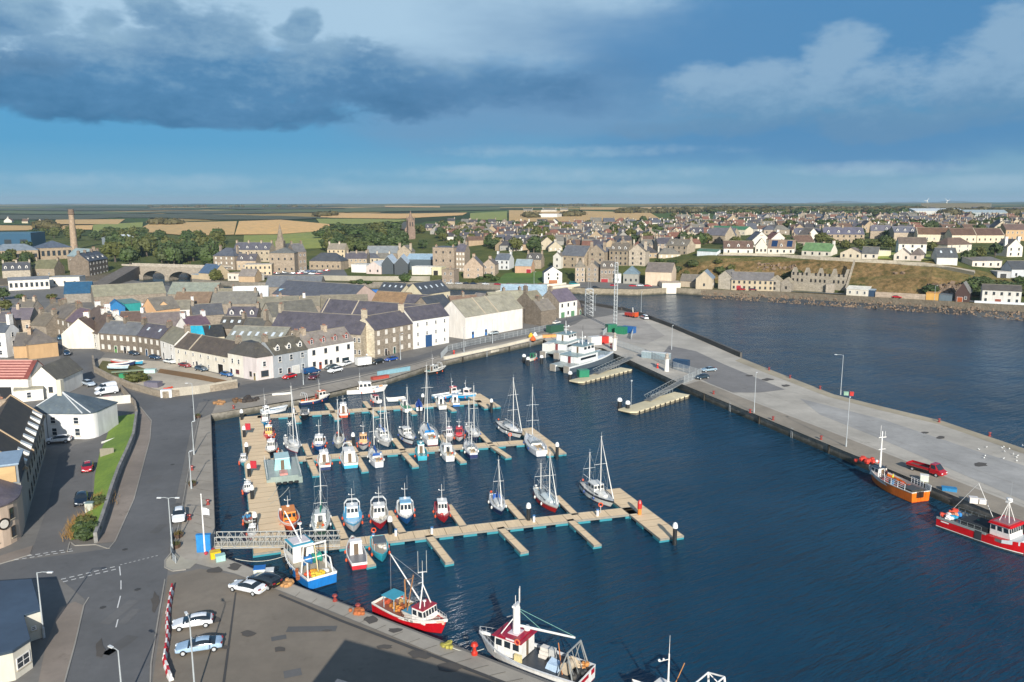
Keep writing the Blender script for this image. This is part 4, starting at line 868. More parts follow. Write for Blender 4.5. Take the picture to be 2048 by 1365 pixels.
for i in range(8):
 x=x0r+2+i*(L-x0r-4)/7.0
 b=MB();b.loft([[(x-.6,.1,h_l+.1),(x+.6,.1,h_l+.1),(x+.6,1.5,h_l+1.55),(x-.6,1.5,h_l+1.55)],[(x-.6,-.1,h_l+.75),(x+.6,-.1,h_l+.75),(x+.6,1.5,h_l+1.8),(x-.6,1.5,h_l+1.8)]],mat('dddcd6','paint'));b.build('rooflight',rf)
for i in range(9):
 put_win(root,x0r+1.2+i*(L-x0r-2)/8.6,-.03,1.0,1.0,1.7,'f','d');put_win(root,x0r+1.2+i*(L-x0r-2)/8.6,-.03,4.2,1.0,1.5,'f','d')
b=MB();b.box(9.2,.15,h_l,16.3,9.9,h_l+2.9,mat('7c8286','metal'));b.box(9.0,0,h_l+2.9,16.4,10,h_l+3.15,mat('8fa3b5','metal'))
b.box(9.6,.02,h_l+.3,16.0,.16,h_l+2.7,gl);b.box(9.02,.5,h_l+.3,9.2,5,h_l+2.7,mat('b89a6e','wood'));b.build('glazed_storey',root)
rc_=[(9,0),(7.5,0)];ce=(5.2,5.0)
arc=[(5.0-5.0*math.sin(t_),5.0-5.0*math.cos(t_))for t_ in[math.pi*i/14 for i in range(15)]]
b=MB();b.prism([(9,0)]+arc+[(9,10)],0,h_l-.6,pkw);b.build('rounded_end',root)
b=MB();e=[(9,-.2)]+[(5+(x-5)*1.05,5+(y-5)*1.05)for x,y in arc]+[(9,10.2)]
b.loft([[(x,y,h_l-.6)for x,y in e],[(x,y,h_l-.4)for x,y in e],[(8.9+(x-8.9)*.04,5+(y-5)*.04,h_l+2.3)for x,y in e]],mat('554f56','slate'));b.build('cone_roof',root)
for t_ in(.55,1.1,1.75):
 x,y=5-5.03*math.sin(t_),5-5.03*math.cos(t_)
 for z in(.9,3.6):
  o=put_win(root,x,y,z,.8,1.6,'f','d');o.rotation_euler=(0,0,-t_)
t_=.85;b=MB();b.lathe((0,0,0),[(.0,-.12),(.85,-.12),(.85,.05)],mat('26231f','paint'),16);b.lathe((0,0,.06),[(.62,0),(.6,.04),(.0,.05)],mat('cfcac0','paint'),16)
o=b.build('round_sign',root);o.location=(5-5.16*math.sin(t_),5-5.16*math.cos(t_),3.4);o.rotation_euler=(math.pi/2,0,-t_)
HE('stone_house','sandstone gabled house behind the long lane building','house',(-30,872),(36,858),6.0,9,rc='475058',wall=SAND,wk='render',ch=(.9,))
hb=3.3
rp=[P(a,c,hb)[:2]for a,c in[(-90,1168),(64,1158),(82,1220),(48,1231),(61,1279),(25,1303),(-90,1330)]]
root=T('bungalow','cream bungalow with flat blue-grey felt roof by the junction','building',(rp[1][0],rp[1][1],0));o_=Vector(rp[1])
q=[tuple(Vector(p)-o_)for p in rp];c=sum((Vector(p)for p in q),Vector((0,0)))/len(q)
cwm=mat('dad5c6','render')
b=MB();b.prism([tuple(c+(Vector(p)-c)*.975)for p in q],0,hb-.2,cwm);b.build('wall',root)
b=MB();b.prism(q,hb-.2,hb+.02,mat('33424f','concrete'));b.prism([tuple(c+(Vector(p)-c)*.985)for p in q],hb+.02,hb+.06,mat('3b4d60','concrete'));b.build('roof',root)
qq=[c+(Vector(p)-c)*.975 for p in q]
face_items(root,qq[5],qq[4],[('w',.5,.9,1.7,1.3,'w')]);face_items(root,qq[3],qq[2],[('w',.5,1.2,.5,.5,'w')])
def drape(name,near,far,m,nx=24,ny=6,lift=.0007,kind='structure'):
 b=MB();k=b.mi(m)
 x0=max(near[0][0],far[0][0])if False else None
 for i in range(nx+1):
  s=i/nx
  def along(l):
   X=l[0][0]+(l[-1][0]-l[0][0])*s
   return X,lerp_tab(l,X)
  (xa,ya),(xb,yb)=along(near),along(far)
  for j in range(ny+1):
   v=j/ny;p=G(xa+(xb-xa)*v,ya+(yb-ya)*v)
   b.v.append((p.x,p.y,p.z+.12+lift*p.y))
 for i in range(nx):
  for j in range(ny):
   a=i*(ny+1)+j;b.f.append([a,a+ny+1,a+ny+2,a+1]);b.m.append(k)
 o=b.build(name);o['kind']=kind;return o
gold=mat((.68,.45,.18),'grass');gold2=mat((.56,.39,.16),'grass');greenf=mat((.24,.29,.06),'grass');dgreen=mat((.085,.12,.035),'grass');moor=mat((.065,.08,.042),'grass')
drape('field',[(470,471),(560,470),(640,464),(676,456)],[(478,444),(560,441),(640,448),(678,452)],gold)
drape('field',[(270,464),(380,473),(468,471)],[(300,448),(380,446),(474,444)],gold2)
drape('field',[(486,502),(560,501),(655,498)],[(488,472),(560,471),(668,462)],greenf)
drape('field',[(640,437),(800,439),(925,432)],[(645,428),(800,429),(935,427)],gold,ny=3)
drape('field',[(640,449),(720,450),(815,444)],[(632,439),(720,439),(812,441)],greenf,ny=3)
drape('field',[(1018,444),(1150,446),(1322,440)],[(1018,422),(1150,423),(1300,427)],gold2,ny=4)
drape('field',[(940,440),(1014,443)],[(940,428),(1014,424)],greenf,ny=4)
drape('field',[(-60,464),(62,462)],[(-60,452),(70,453)],gold2,ny=3)
drape('field',[(108,450),(236,450)],[(112,441),(250,440)],gold2,ny=3)
drape('field',[(118,461),(184,461)],[(122,453),(186,452)],gold,ny=3)
drape('field',[(186,467),(284,466)],[(186,451),(286,446)],greenf,ny=3)
for(xa,xb,ya,yb,m_)in((-80,250,441,431,moor),(120,520,437,429,moor),(330,660,441,433,moor),(-60,330,430,424,dgreen),(260,640,429,423,moor),(480,760,426,420,dgreen),(-80,420,423,418,moor),(400,700,420,416,moor)):
 xm=(xa+xb)/2;drape('field',[(xa,(ya+yb)/2),(xm-60,ya),(xm+80,ya-.5),(xb,(ya+yb)/2)],[(xa,(ya+yb)/2-.3),(xm-90,yb+.4),(xm+60,yb),(xb,(ya+yb)/2-.3)],m_,nx=40,ny=3)
drape('field',[(690,426),(1000,421)],[(690,418),(1000,416)],dgreen,nx=40,ny=3)
drape('field',[(770,416),(880,416.5)],[(770,413),(880,413.5)],gold2,nx=10,ny=2)
drape('field',[(1160,421),(1330,421)],[(1160,416),(1330,416)],gold2,nx=14,ny=2)
drape('lawn',[(985,571),(1045,572),(1086,572)],[(1010,549),(1045,545),(1084,545)],mat((.07,.15,.018),'grass'),nx=10)
drape('lawn',[(1745,519),(1800,520)],[(1752,508),(1790,505)],greenf,nx=6,ny=3)
drape('lawn',[(1840,521),(1872,522)],[(1842,511),(1868,511)],greenf,nx=6,ny=3)
drape('river_meadow',[(690,574),(860,577)],[(700,562),(880,565)],rough_g,nx=12,ny=3)
drape('car_park',[(478,556),(700,561)],[(500,541),(688,541)],mat((.13,.13,.13),'asphalt'),nx=14,ny=4)
drape('road',[(1148,577),(1290,581),(1350,577)],[(1160,565),(1290,569),(1350,569)],mat((.15,.145,.135),'asphalt'),nx=12,ny=3)
drape('road',[(1400,583.5),(1536,587.5),(1748,599.5),(1946,611.5),(2048,616.5),(2300,629)],[(1400,579),(1536,582),(1748,592),(1946,603),(2048,610),(2300,622)],mat((.15,.15,.15),'asphalt'),nx=50,ny=3)
drape('road',[(880,571),(1160,577)],[(890,566),(1160,570)],mat((.16,.155,.15),'asphalt'),nx=12,ny=2)
drape('clifftop_path',[(1436,513),(1560,515),(1700,523),(1850,532),(1950,549)],[(1436,510),(1560,511),(1700,519),(1850,527),(1950,543)],mat((.34,.3,.24),'concrete'),nx=40,ny=1)
def HG(name,label,cat,p0,p1,h,D,**k):
 a=G(*p0);b_=G(*p1);b_.z=a.z=min(a.z,b_.z)
 k.setdefault('drop',3.0)
 return house(name,label,cat,a,b_,h,D,**k)
LAND=[('cafe_house','tall white gable-fronted house beside the lawn by the river','house',(1088,569),(1124,568),6.5,9,dict(roof='y',rh=3.4,rc=SL_D,wall='ece9e2',wk='render',win={'f':(2,3,'d')},doors=(('f',.5,'a2643a',5,2.4),))),('stone_house','plain tan stone block right of the white riverside house','house',(1150,566),(1170,566),9,9,dict(rc='6d675c',wall='b19a7c',roof='hip',ch=(.2,.8),win={'f':(2,3)})),('stone_house','stone gable house left of the red and white shopfronts','house',(1172,564),(1196,565),8.5,10,dict(roof='y',rc='5c5a55',wall='9d8a70',ch=((.5,.1),),win={'f':(2,3)})),('shop_house','stone tenement with red ground floor shopfront by the water','house',(1200,566),(1230,567),8.6,9,dict(rc='5c564f',wall='93806a',ch=(.05,.95),dorm=2,win={'f':(4,2)},doors=(('f',.3,'9c2f35',4,2.4),))),('shop_house','small white shop right of the red shopfront','shop',(1229,568),(1242,568),5.5,8,dict(roof='flat',rc='8a8a84',wall='dfe0dc',wk='render',win={'f':(1,1,'d')})),('shed','grey quayside building with bluish hipped roof','building',(1246,569),(1277,570),6,10,dict(roof='hip',rc='5f6f78',wall='9b9a92',wk='render',win={'f':(3,1,'d')})),('warehouse','big cream pink gabled warehouse facing the open water','warehouse',(1290,572),(1342,575),8.2,16,dict(rh=4.6,rc='6a625c',wall='d6c3ab',wk='render')),('shed','low white store right of the cream warehouse','shed',(1324,579),(1361,579),3,6,dict(roof='mono',rh=.5,rc='9b8f80',wall='e3ddcf',wk='render')),('shed','long low shed with grey roof at the cliff foot','shed',(1360,574),(1404,576),3.4,8,dict(rc='6b655d',wall='b7a893',wk='render')),('gabled_store','cream gabled store with blue roof at the rock revetment','store',(1391,583),(1424,586),5.6,14,dict(roof='y',rh=4.2,rc='6f7c88',wall='c3b49b',wk='render',win={'f':(1,1,'d'),'r':(3,1)})),('stone_house','cream stone gable house left of the long red-doored terrace','house',(1436,578),(1462,580),7,10,dict(roof='y',rc='6a6660',wall='b7a98f',ch=())),('quay_terrace','long cream stone terrace with red door under the cliff','house',(1462,582),(1546,585),5.6,9,dict(rc='63605f',wall='c2b296',wk='render',win={'f':(8,2,'d')},doors=(('f',.18,'9c2a2f',2.4,2.6),))),('ruined_gable','roofless stone gable left of the ruined terrace','ruin',(1537,584),(1560,585),5.5,7,dict(roof='y',rc='8d826d',wall='a99a80',win={'f':(1,2,'o')})),('ruined_gable','second roofless stone gable beside the ruined terrace','ruin',(1561,585),(1582,585),5,7,dict(roof='y',rc='8d826d',wall='9b8d76',win={'f':(1,1,'o')})),('shed','white flat shed with two satellite dishes on the cliff road','shed',(1692,595),(1736,597),3.2,8,dict(roof='mono',rh=1.0,rc='cfcabd',wall='d9d2c2',wk='render',win={'f':(3,1)})),('shed','small dark blue shed right of the white flat shed','shed',(1736,597),(1748,598),3.2,5,dict(roof='flat',rc='8e9aa2',wall='2b4560',wk='render')),('store','yellow orange store on the cliff road','store',(1851,604),(1876,606),3.2,6,dict(roof='flat',rc='b8884a',wall='d9a85a',wk='render')),('store','grey blue lean-to right of the yellow store','store',(1877,606),(1903,607),2.8,6,dict(roof='flat',rc='565b5e',wall='66747c',wk='render')),('timber_house','dark timber gabled house with grey roof on the cliff road','house',(1909,608),(1937,609),4.4,12,dict(roof='y',rh=4.6,rc='6d6a66',wall='4a3630',wk='wood',win={'f':(2,1)},doors=(('f',.35,'a3552e',2.2,2.2),))),('white_house','long white house with black trimmed dormer band at right edge','house',(1962,613),(2040,618),6.2,10,dict(rc='514c47',wall='d9d6cd',wk='render',rh=2.2,win={'f':(5,2,'d')},doors=(('f',.42,'8a4a38',2.4,2.2),))),('white_shed','long white low shed with green roof above the cliff','shed',(1394,512),(1434,511),3,8,dict(rc='4c6a58',rh=1.2,wall='dfe6ea',wk='render')),('villa','white clifftop bungalow with brown roof and small dormers','house',(1447,509),(1506,508),3.6,10,dict(rc='5c4a40',wall='e4ded0',wk='render',dorm=3,win={'f':(3,1,'d')})),('villa','white gable-ended house beside the solar panel villa','house',(1510,508),(1534,508),4.6,8,dict(roof='y',rh=4.6,rc='62564c',wall='e0d7c6',wk='render',ch=((.5,.3),),win={'f':(3,1,'d')})),('villa','brown roofed villa with blue solar panels on the clifftop','house',(1535,508),(1588,508),3.4,11,dict(rc='7d6a5a',wall='e6dfd0',wk='render',solar=True,win={'f':(4,1,'d')},dorm=1)),('villa','white bungalow with green tiled roof on the clifftop','house',(1603,512),(1661,513),3.2,10,dict(rc='5e7a52',wall='ded7c6',wk='render',ch=(.98,),win={'f':(4,1,'d')})),('villa','white gabled house behind the green roofed bungalow','house',(1608,490),(1642,490),4.5,8,dict(roof='y',rc='5d5650',wall='e6dfd2',wk='render',win={'f':(1,1,'d')})),('villa','broad cream gabled bungalow with arched bay on clifftop','house',(1680,517),(1722,518),3,9,dict(roof='y',rh=2.8,rc='6d6259',wall='d8cbb2',wk='render',win={'f':(3,1,'d')})),('villa','grey roofed wing right of the broad cream bungalow','house',(1723,518),(1755,519),3,8,dict(rc='5a5a58',wall='ded5c4',wk='render',win={'f':(2,1,'d')})),('villa','small cream garage with yellow panel on the clifftop','garage',(1757,514),(1781,514),3,6,dict(roof='flat',rc='b8b09c',wall='ddd3b0',wk='render')),('villa','large two storey white villa with twin gables','house',(1796,508),(1852,509),5.8,8,dict(rc='5b5048',wall='e8e3d8',wk='render',win={'f':(3,2,'d'),'r':(1,1)})),('villa','small white gabled bungalow before the twin gabled villa','house',(1787,521),(1820,521),3,8,dict(roof='y',rc='6a5f58',wall='dfd4c4',wk='render',win={'f':(2,1,'d')})),('villa','white wing with hipped roof beside the small gabled bungalow','house',(1820,521),(1841,522),3,8,dict(roof='hip',rc='6a5f58',wall='dccdc0',wk='render',win={'f':(1,1,'d')})),('villa','white walled house with big dark grey roof on clifftop','house',(1873,530),(1914,531),4,10,dict(rc='45484b',rh=4.6,wall='dcd9d0',wk='render',rl=2)),('villa','cream two storey house with brown hipped roof','house',(1894,506),(1942,506),5,9,dict(roof='hip',rc='5c4c42',wall='dcd2c0',wk='render',win={'f':(3,2)})),('villa','white flat-gabled modern house on the clifftop slope','house',(1944,533),(2003,536),3.6,9,dict(roof='mono',rh=1.4,rc='6a6560',wall='dcd3c6',wk='render',win={'f':(4,1,'d')})),('villa','tall white gable house with two chimneys at right','house',(2013,514),(2044,514),5.6,9,dict(roof='y',rc='57524e',wall='e2dccf',wk='render',ch=((.1,.3),(.9,.3)),win={'f':(2,2,'d')})),('villa','grey white house with dark roof at right edge above bushes','house',(2022,556),(2080,558),4.8,9,dict(rc='3d4044',wall='c4c8cc',wk='render',win={'f':(3,1,'d')})),('villa','grey garage with dark doorway left of grey white house','garage',(1994,556),(2021,557),3,8,dict(roof='flat',rc='a9a49c',wall='b7b9bb',wk='render',doors=(('f',.45,'22252a',3,2.3),))),('stone_villa','slate roofed stone villa with round dormers, left of four','house',(1586,484),(1640,484),5.5,10,dict(rc='54535c',wall='a6906f',ch=(0,1),dorm=2,win={'f':(4,2,'d')})),('stone_villa','double stone villa with four white dormers behind garden trees','house',(1646,486),(1728,486),6,11,dict(rc='545360',wall='b0966f',ch=(0,.5,1),dorm=4,win={'f':(7,2,'d')})),('stone_villa','stone villa with two dormers between the double villa and the brown terrace','house',(1740,478),(1783,478),6,10,dict(rc='5c5a62',wall='b39a78',ch=(0,1),dorm=2)),('stone_villa','grey slate villa left of the brown roofed terrace','house',(1787,482),(1832,482),6,10,dict(rc='565760',wall='b8a181',ch=(1,),dorm=3)),('brown_terrace','brown roofed white terrace with pale party walls, left house','house',(1834,484),(1902,484),5.4,10,dict(rc='5a4536',rh=4.4,wall='dccfb6',wk='render',party=(.0,.96),win={'f':(5,1)})),('brown_terrace','brown roofed terrace, middle house with dark windows','house',(1903,486),(1952,486),5.4,10,dict(rc='523f34',rh=4.4,wall='dccfb6',wk='render',party=(.98,),win={'f':(4,1,'d')})),('brown_terrace','brown roofed terrace, right house beside the sandstone flats','house',(1953,486),(2008,486),5.4,10,dict(rc='503d34',rh=4.4,wall='d9cab0',wk='render',party=(.97,),win={'f':(5,1,'d')})),('flats','sandstone coloured flats at the right end of the brown terrace','flats',(2010,482),(2056,482),8,9,dict(rc='5a4a44',wall='c4a57e',wk='render',win={'f':(5,2)})),('stone_hall','large stone hall with slate roof and white left bay','hall',(1122,536),(1168,538),8,13,dict(rh=6,rc='595b60',wall='a8906c',win={'f':(3,2,'d')})),('stone_house','white pebble-dashed gable left of the large stone hall','house',(1106,538),(1122,538),8,9,dict(roof='y',rc='666058',wall='d6d2c8',wk='render',ch=((.5,.3),),win={'f':(1,2,'d')})),('tenement','tall stone tenement with steep gable above the shopfronts','tenement',(1176,536),(1208,536),10,12,dict(roof='y',rc='55565c',wall='9f8a6c',ch=((.1,.3),(.9,.3)),win={'f':(2,3,'d')})),('tenement','stone tenement with dormers up the slope behind shopfronts','tenement',(1218,532),(1255,532),9.5,11,dict(rc='635c52',wall='9c8767',ch=(0,.5,1),dorm=3,win={'f':(4,3,'d')})),('tenement','cream stone house with corner turret among the tenements','tenement',(1257,532),(1290,533),9,11,dict(roof='y',rc='58544f',wall='b9a68a',ch=((.9,.4),),win={'f':(2,3,'d')})),('stone_house','square stone house with two dormers on the hill shoulder','house',(1331,509),(1374,509),6,9,dict(rc='6a645a',wall='ad9878',ch=(.98,),dorm=2,win={'f':(4,2,'d')})),('green_roof_hall','long cream hall with green roof high among the houses','hall',(1418,470),(1490,471),5,14,dict(rc='3c6a4c',rh=2.5,wall='ddd2bc',wk='render',win={'f':(10,1)})),('school','stone gabled school behind the clifftop villas','school',(1410,487),(1464,487),6,12,dict(rc='5d5b60',wall='a8926f',ch=(.1,),win={'f':(4,1,'d')})),('school','stone cross gable of the school behind the villas','school',(1449,490),(1470,490),6.5,10,dict(roof='y',rh=6,rc='5d5b60',wall='ad9878',win={'f':(1,1,'d')})),('modern_hall','dark glass gabled modern building, left gable','building',(764,549),(787,549),7,26,dict(roof='y',rh=4.5,rc='a9b4bd',wall='3f474d',wk='paint',win=None)),('modern_hall','dark glass gabled modern building, right gable','building',(789,550),(816,550),7,30,dict(roof='y',rh=4.5,rc='a9b4bd',wall='3b4146',wk='paint',win=None)),('modern_hall','pale blue metal roofed block behind the dark glass gables','building',(812,540),(868,539),7,22,dict(rc='8aa0ae',rh=3,wall='4f5a60',wk='paint')),('pink_hall','pale pink gabled hall left of the dark glass building','hall',(733,548),(763,549),4.6,14,dict(roof='y',rh=3.4,rc='a9aeb2',wall='d4c4bc',wk='render',win={'f':(2,1,'d')})),('shop','white flat roofed shop left of the pink hall','shop',(703,545),(733,546),5,10,dict(roof='flat',rc='b4b2ac',wall='e9e6df',wk='render')),('shop','long white flat roofed store under the stone tower block','shop',(824,550),(864,550),5,9,dict(roof='flat',rc='c9c5bc',wall='e4dfd2',wk='render')),('shop','cream store with dark doorway right of the long white store','shop',(864,551),(883,551),5,9,dict(roof='flat',rc='bdb49c',wall='d9cfa9',wk='render',doors=(('f',.4,'33302c',3,3),))),('tower_block','massive stone gabled block rising behind the white store','building',(866,545),(908,545),16,14,dict(roof='flat',rc='57585c',wall='a48c6e',ch=((.1,.2),(.9,.2)),win={'f':(3,3,'d')})),('tenement','stone tenement with white windows right of the massive block','tenement',(912,544),(930,544),13,11,dict(rc='55525a',wall='a08a6c',ch=(.1,.9),win={'f':(3,4,'b')})),('tenement','sandstone house with long grey roof stepping down to the river','tenement',(927,557),(966,557),7,13,dict(roof='y',rh=6,rc='5d5a58',wall='b89a78',ch=((.5,.3),),win={'f':(2,2)})),('stone_house','small rough stone house at the river road corner','house',(884,568),(908,569),8,9,dict(roof='flat',rc='8b7a64',wall='9c8468',ch=(.5,),win={'f':(2,2)})),('stone_house','white and blue grey house group near the lawn','house',(990,540),(1018,540),6.5,9,dict(rc='545a62',wall='d3d5d4',wk='render',ch=(.0,1.0),win={'f':(3,2,'d')})),('stone_house','stone house with steep gable left of the lawn','house',(965,552),(990,552),7,10,dict(roof='y',rc='5d5650',wall='b29a7c',ch=((.5,.4),),win={'f':(2,2)})),('stone_house','pink sandstone house with red door above the lawn','house',(1030,548),(1062,548),5,9,dict(rc='7d8a90',wall='c9a283',wk='render',doors=(('f',.85,'9b2630',3,3),))),('stone_house','two dormered stone house above the lawn','house',(1052,538),(1082,538),6,9,dict(rc='4c4a48',wall='a6906f',ch=(0,1),dorm=2)),('stone_hall','dark slate hipped stone hall beside the car park','hall',(619,540),(682,541),6,12,dict(roof='hip',rc='3f4247',wall='a8906c',win={'f':(6,1,'d')})),('stone_house','two storey stone house with hipped roof behind the car park','house',(655,516),(690,516),6.5,10,dict(rc='7a7266',wall='cdbb9c',wk='render',ch=(0,.6),win={'f':(4,2,'d')})),('terraced_house','grey roofed terrace right of the slate hipped hall','house',(690,535),(734,535),6,9,dict(rc='4d4a50',wall='b39c78',ch=(.1,.5,.95),win={'f':(5,2)})),('long_store','long grey roofed store behind the pink hall','store',(734,520),(800,520),5,12,dict(rc='6f7476',wall=STONE,ch=(.98,))),('stone_house','stone chapel-like house among trees right of the long store','house',(795,522),(822,522),7,10,dict(roof='y',rc='6c675c',wall='b09b7a',ch=((.1,.3),(.9,.3)))),('stone_block','large flat fronted stone block below the slender spire','building',(540,547),(590,547),13,16,dict(roof='hip',rh=3,rc='62625e',wall='a08a6c',win={'f':(4,2,'d')})),('stone_block','dark sided stone block right of the flat fronted block','building',(590,544),(614,542),13,12,dict(rc='5d5c5c',wall='8c7860',ch=(.1,.9),win={'f':(3,3)})),('bank_block','low cream flat roofed block at the car park edge','building',(490,553),(544,552),7,12,dict(roof='flat',rc='a99f90',wall='cdbb9c',wk='render',win={'f':(6,2,'d')})),('stone_terrace','tall stone terrace end with hipped roof beside the bridge trees','house',(428,540),(470,541),9.5,12,dict(roof='hip',rc='4b4f58',wall='9a8468',ch=(.1,.9),win={'f':(4,3,'b')})),('stone_terrace','mansard stone terrace with four dormers behind the tall terrace end','house',(468,524),(540,524),9,12,dict(rc='4f4f57',wall='b8a27c',ch=(0,.35,.7,1),dorm=4,win={'f':(7,2,'d')})),('stone_terrace','sandstone terrace with dormers in front of the mansard terrace','house',(474,541),(512,541),6.5,10,dict(rc='4f4c50',wall='bfa37c',ch=(.5,),dorm=2,win={'f':(4,1)})),('river_house','white building with long dark windows at the bridge end','house',(456,562),(512,564),4.5,8,dict(roof='flat',rc='9c8b74',wall='ded6c8',wk='render',win={'f':(6,1,'d')})),('river_house','dark slate and cream lodge beside the stone bridge','house',(398,562),(428,563),4.5,12,dict(rc='41546a',wall='c7b493',wk='render',ch=(.9,))),('river_house','low cream boundary house under the lodge','house',(384,568),(424,570),3,6,dict(roof='flat',rc='8896a0',wall='cbb796',wk='render')),('river_house','small sandstone gabled house by the river wall','house',(478,568),(510,569),3.8,9,dict(rc='77706a',wall='c0a583',wk='render')),('blue_works','blue metal clad works building at left edge','works',(-30,498),(64,497),14,30,dict(roof='flat',rc='3d5f70',wall='27506b',wk='paint',win={'f':(3,1,'d')},wsz=(6,4))),('distillery','long sandstone hall with slate hipped roof beneath the chimney stalk','hall',(82,520),(146,517),9,22,dict(roof='hip',rh=5,rc='4c5460',wall='a88e68',win={'f':(6,1,'d')},wsz=(3,4))),('distillery','sandstone hall with pale hipped roof below the blue works','hall',(-20,524),(78,521),8,18,dict(roof='hip',rh=4.5,rc='6b747c',wall='a88e68',win={'f':(8,1,'d')},wsz=(2.4,3))),('white_hall','white curved roof hall among the trees','hall',(236,491),(272,490),7,22,dict(rc='c6ccd2',rh=3,wall='7c848a',wk='paint')),('tenement','tall stone tenement with dormers left of the bridge road','tenement',(180,556),(218,548),10.5,12,dict(rc='43474f',wall='7c6a54',ch=(0,.33,.66,1),dorm=4,win={'f':(6,3,'b')})),('tenement','gabled stone tenement end with bay roof left of the bridge','tenement',(137,541),(174,545),10,12,dict(rc='7b8a8c',wall='a38a6a',ch=(0,1),win={'f':(3,2,'b')})),('stone_house','mossy roofed stone house left of the gabled tenement','house',(66,556),(110,556),6,12,dict(rc='5d5c45',wall='9c8a6c',ch=(0,1),win={'f':(2,1)})),('slate_terrace','slate terrace with white dormers at the left edge','house',(6,561),(62,559),6,11,dict(rc='43454a',wall='b0a288',ch=(0,.5,1),dorm=4)),('white_terrace','long white building with tall windows on the left street','building',(18,582),(100,578),5.5,9,dict(roof='mono',rh=1,rc='77797c',wall='e4e0d8',wk='render',win={'f':(8,1,'d')},wsz=(1.4,2.4))),('white_terrace','low white block right of the tall windowed white building','building',(100,573),(160,572),5,10,dict(roof='flat',rc='8b8a86',wall='e6e0d4',wk='render',win={'f':(3,1,'d')})),]
for nm,lb,ct,p0,p1,h,D,kw in LAND:
 if p0[0]<262 and p0[1]>555:
  HB(nm,lb,ct,p0,p1,h,D,**kw)
 else:HG(nm,lb,ct,p0,p1,h,D,**kw)
WALLS=[('cream','c2b69e','render'),('white','dbd6ca','render'),('stone','94836a','stone'),('sandstone','ad967a','stone'),('grey','9d9a92','render'),('stone','8a7a66','stone'),('buff','b09c80','render')]
ROOFS=[('slate','4c4e55'),('brown','5a473c'),('grey','66635c'),('dark','403e40'),('red-brown','6b4a3e'),('charcoal','46444a')]
rnd=random.Random(11)
HOUSE_SPOTS=[]
def far_row(where,y0,x0,x1,n,wm=(9,14),h=(2.7,5.0),wind=True,wpal=None,rpal=None,yj=2.0,skip=()):
 xs=sorted(x0+(x1-x0)*(i+.5+rnd.uniform(-.28,.28))/n for i in range(n));k=0
 for x in xs:
  if any(a<=x<=b_ for a,b_ in skip):continue
  y=y0+rnd.uniform(-yj,yj);g=G(x,y);W=rnd.uniform(*wm)
  wn,wc,wk=rnd.choice(wpal or WALLS);rn,rc=rnd.choice(rpal or ROOFS)
  rot=rnd.choice([0,0,.1,-.12,.22,-.25,.05]);dv=Vector((math.cos(rot),math.sin(rot),0))*W
  rt=rnd.choice(['x','x','x','y','hip']);D=rnd.uniform(7.5,10)
  HOUSE_SPOTS.append((x,y))
  far=g.y>900
  lab='%s house with %s %sroof, %s from left %s'%(wn,rn,{'x':'','y':'gabled ','hip':'hipped '}[rt],ORD[k],where)
  kw=dict(roof=rt,rc=rc,wall=wc,wk=wk,drop=3.5,ch=()if rt=='hip' and rnd.random()<.5 else rnd.choice([(0,1),(.05,),(.95,),(.1,.95)])if rt!='y' else(((.5,.2),)if rnd.random()<.6 else()))
  hh=rnd.uniform(*h)
  if wind and not far:kw['win']={'f':(rnd.choice([2,3,4]),2 if hh>4.6 else 1,rnd.choice(['w','d','b']))}
  if not far and rt=='x' and rnd.random()<.4:kw['dorm']=2
  house('house',lab,'house',g,g+dv,hh,D,**kw);k+=1
far_row('in the street above the shopfronts',519,1120,1330,8,skip=((1325,1400),))
far_row('in the second street above the shopfronts',502,985,1330,13)
far_row('in the third street above the shopfronts',489,960,1400,17)
far_row('in the fourth street above the shopfronts',478,950,1400,18)
far_row('in the fifth street above the shopfronts',469,900,1400,19)
far_row('in the sixth street above the shopfronts',461,840,1400,20)
far_row('in the seventh street above the shopfronts',453,1060,1420,14)
far_row('in the street behind the clifftop villas',496,1400,1600,5,skip=((1405,1470),))
far_row('in the upper street behind the school',470,1330,1600,9,skip=((1400,1500),))
far_row('in the street behind the brown terrace',466,1590,2060,15,rpal=ROOFS[1:5])
far_row('in the second far right street',457,1400,2060,24,rpal=ROOFS[:5])
far_row('in the third far right street',449,1410,2060,26,rpal=ROOFS)
far_row('in the fourth far right street',442,1420,2060,28)
far_row('in the farthest right street',436,1430,1830,20,wm=(10,16))
far_row('right of the church',470,850,940,5)
far_row('higher than the church',452,890,1050,8)
far_row('beyond the car park',527,690,760,3)
far_row('on the far left fields',446,0,90,3,wpal=WALLS[:2])
far_row('on the far right skyline',421,1840,2050,5,wm=(12,26))
far_row('by the golden field farms',425,1030,1140,3,wm=(14,40),wpal=WALLS[:2],rpal=ROOFS[2:3])
a,b_=G(1581,575),G(1690,582);b_.z=a.z=a.z
o,W,rz=frame(a,b_)
root=T('ruined_terrace','roofless ruined stone terrace with stepped gables cut into the cliff','ruin',(o.x,o.y,o.z-1),rz)
rs=mat('a2947a','stone')
b=MB();hh=9.0
b.box(0,0,0,W,.7,hh,rs);bb=b.build('wall',root)
for i in range(5):
 x=i*W/4;b=MB()
 x=min(max(x,.35),W-.35)
 b.prism([(x-.35,.7),(x+.35,.7),(x+.35,12),(x-.35,12)],0,hh,rs)
 b.loft([[(x-.35,.2,hh-.02),(x+.35,.2,hh-.02),(x+.35,12,hh-.02),(x-.35,12,hh-.02)],[(x-.35,4.6,hh+2.6),(x+.35,4.6,hh+2.6),(x+.35,8.5,hh+2.4),(x-.35,8.5,hh+2.4)]],rs)
 b.build('gable',root)
for i in range(12):
 for z in(4.4,7.8):
  if(i*7+int(z))%5==0:continue
  put_win(root,(i+.5)*W/12,-.05,z,.9,1.6,'f','o')
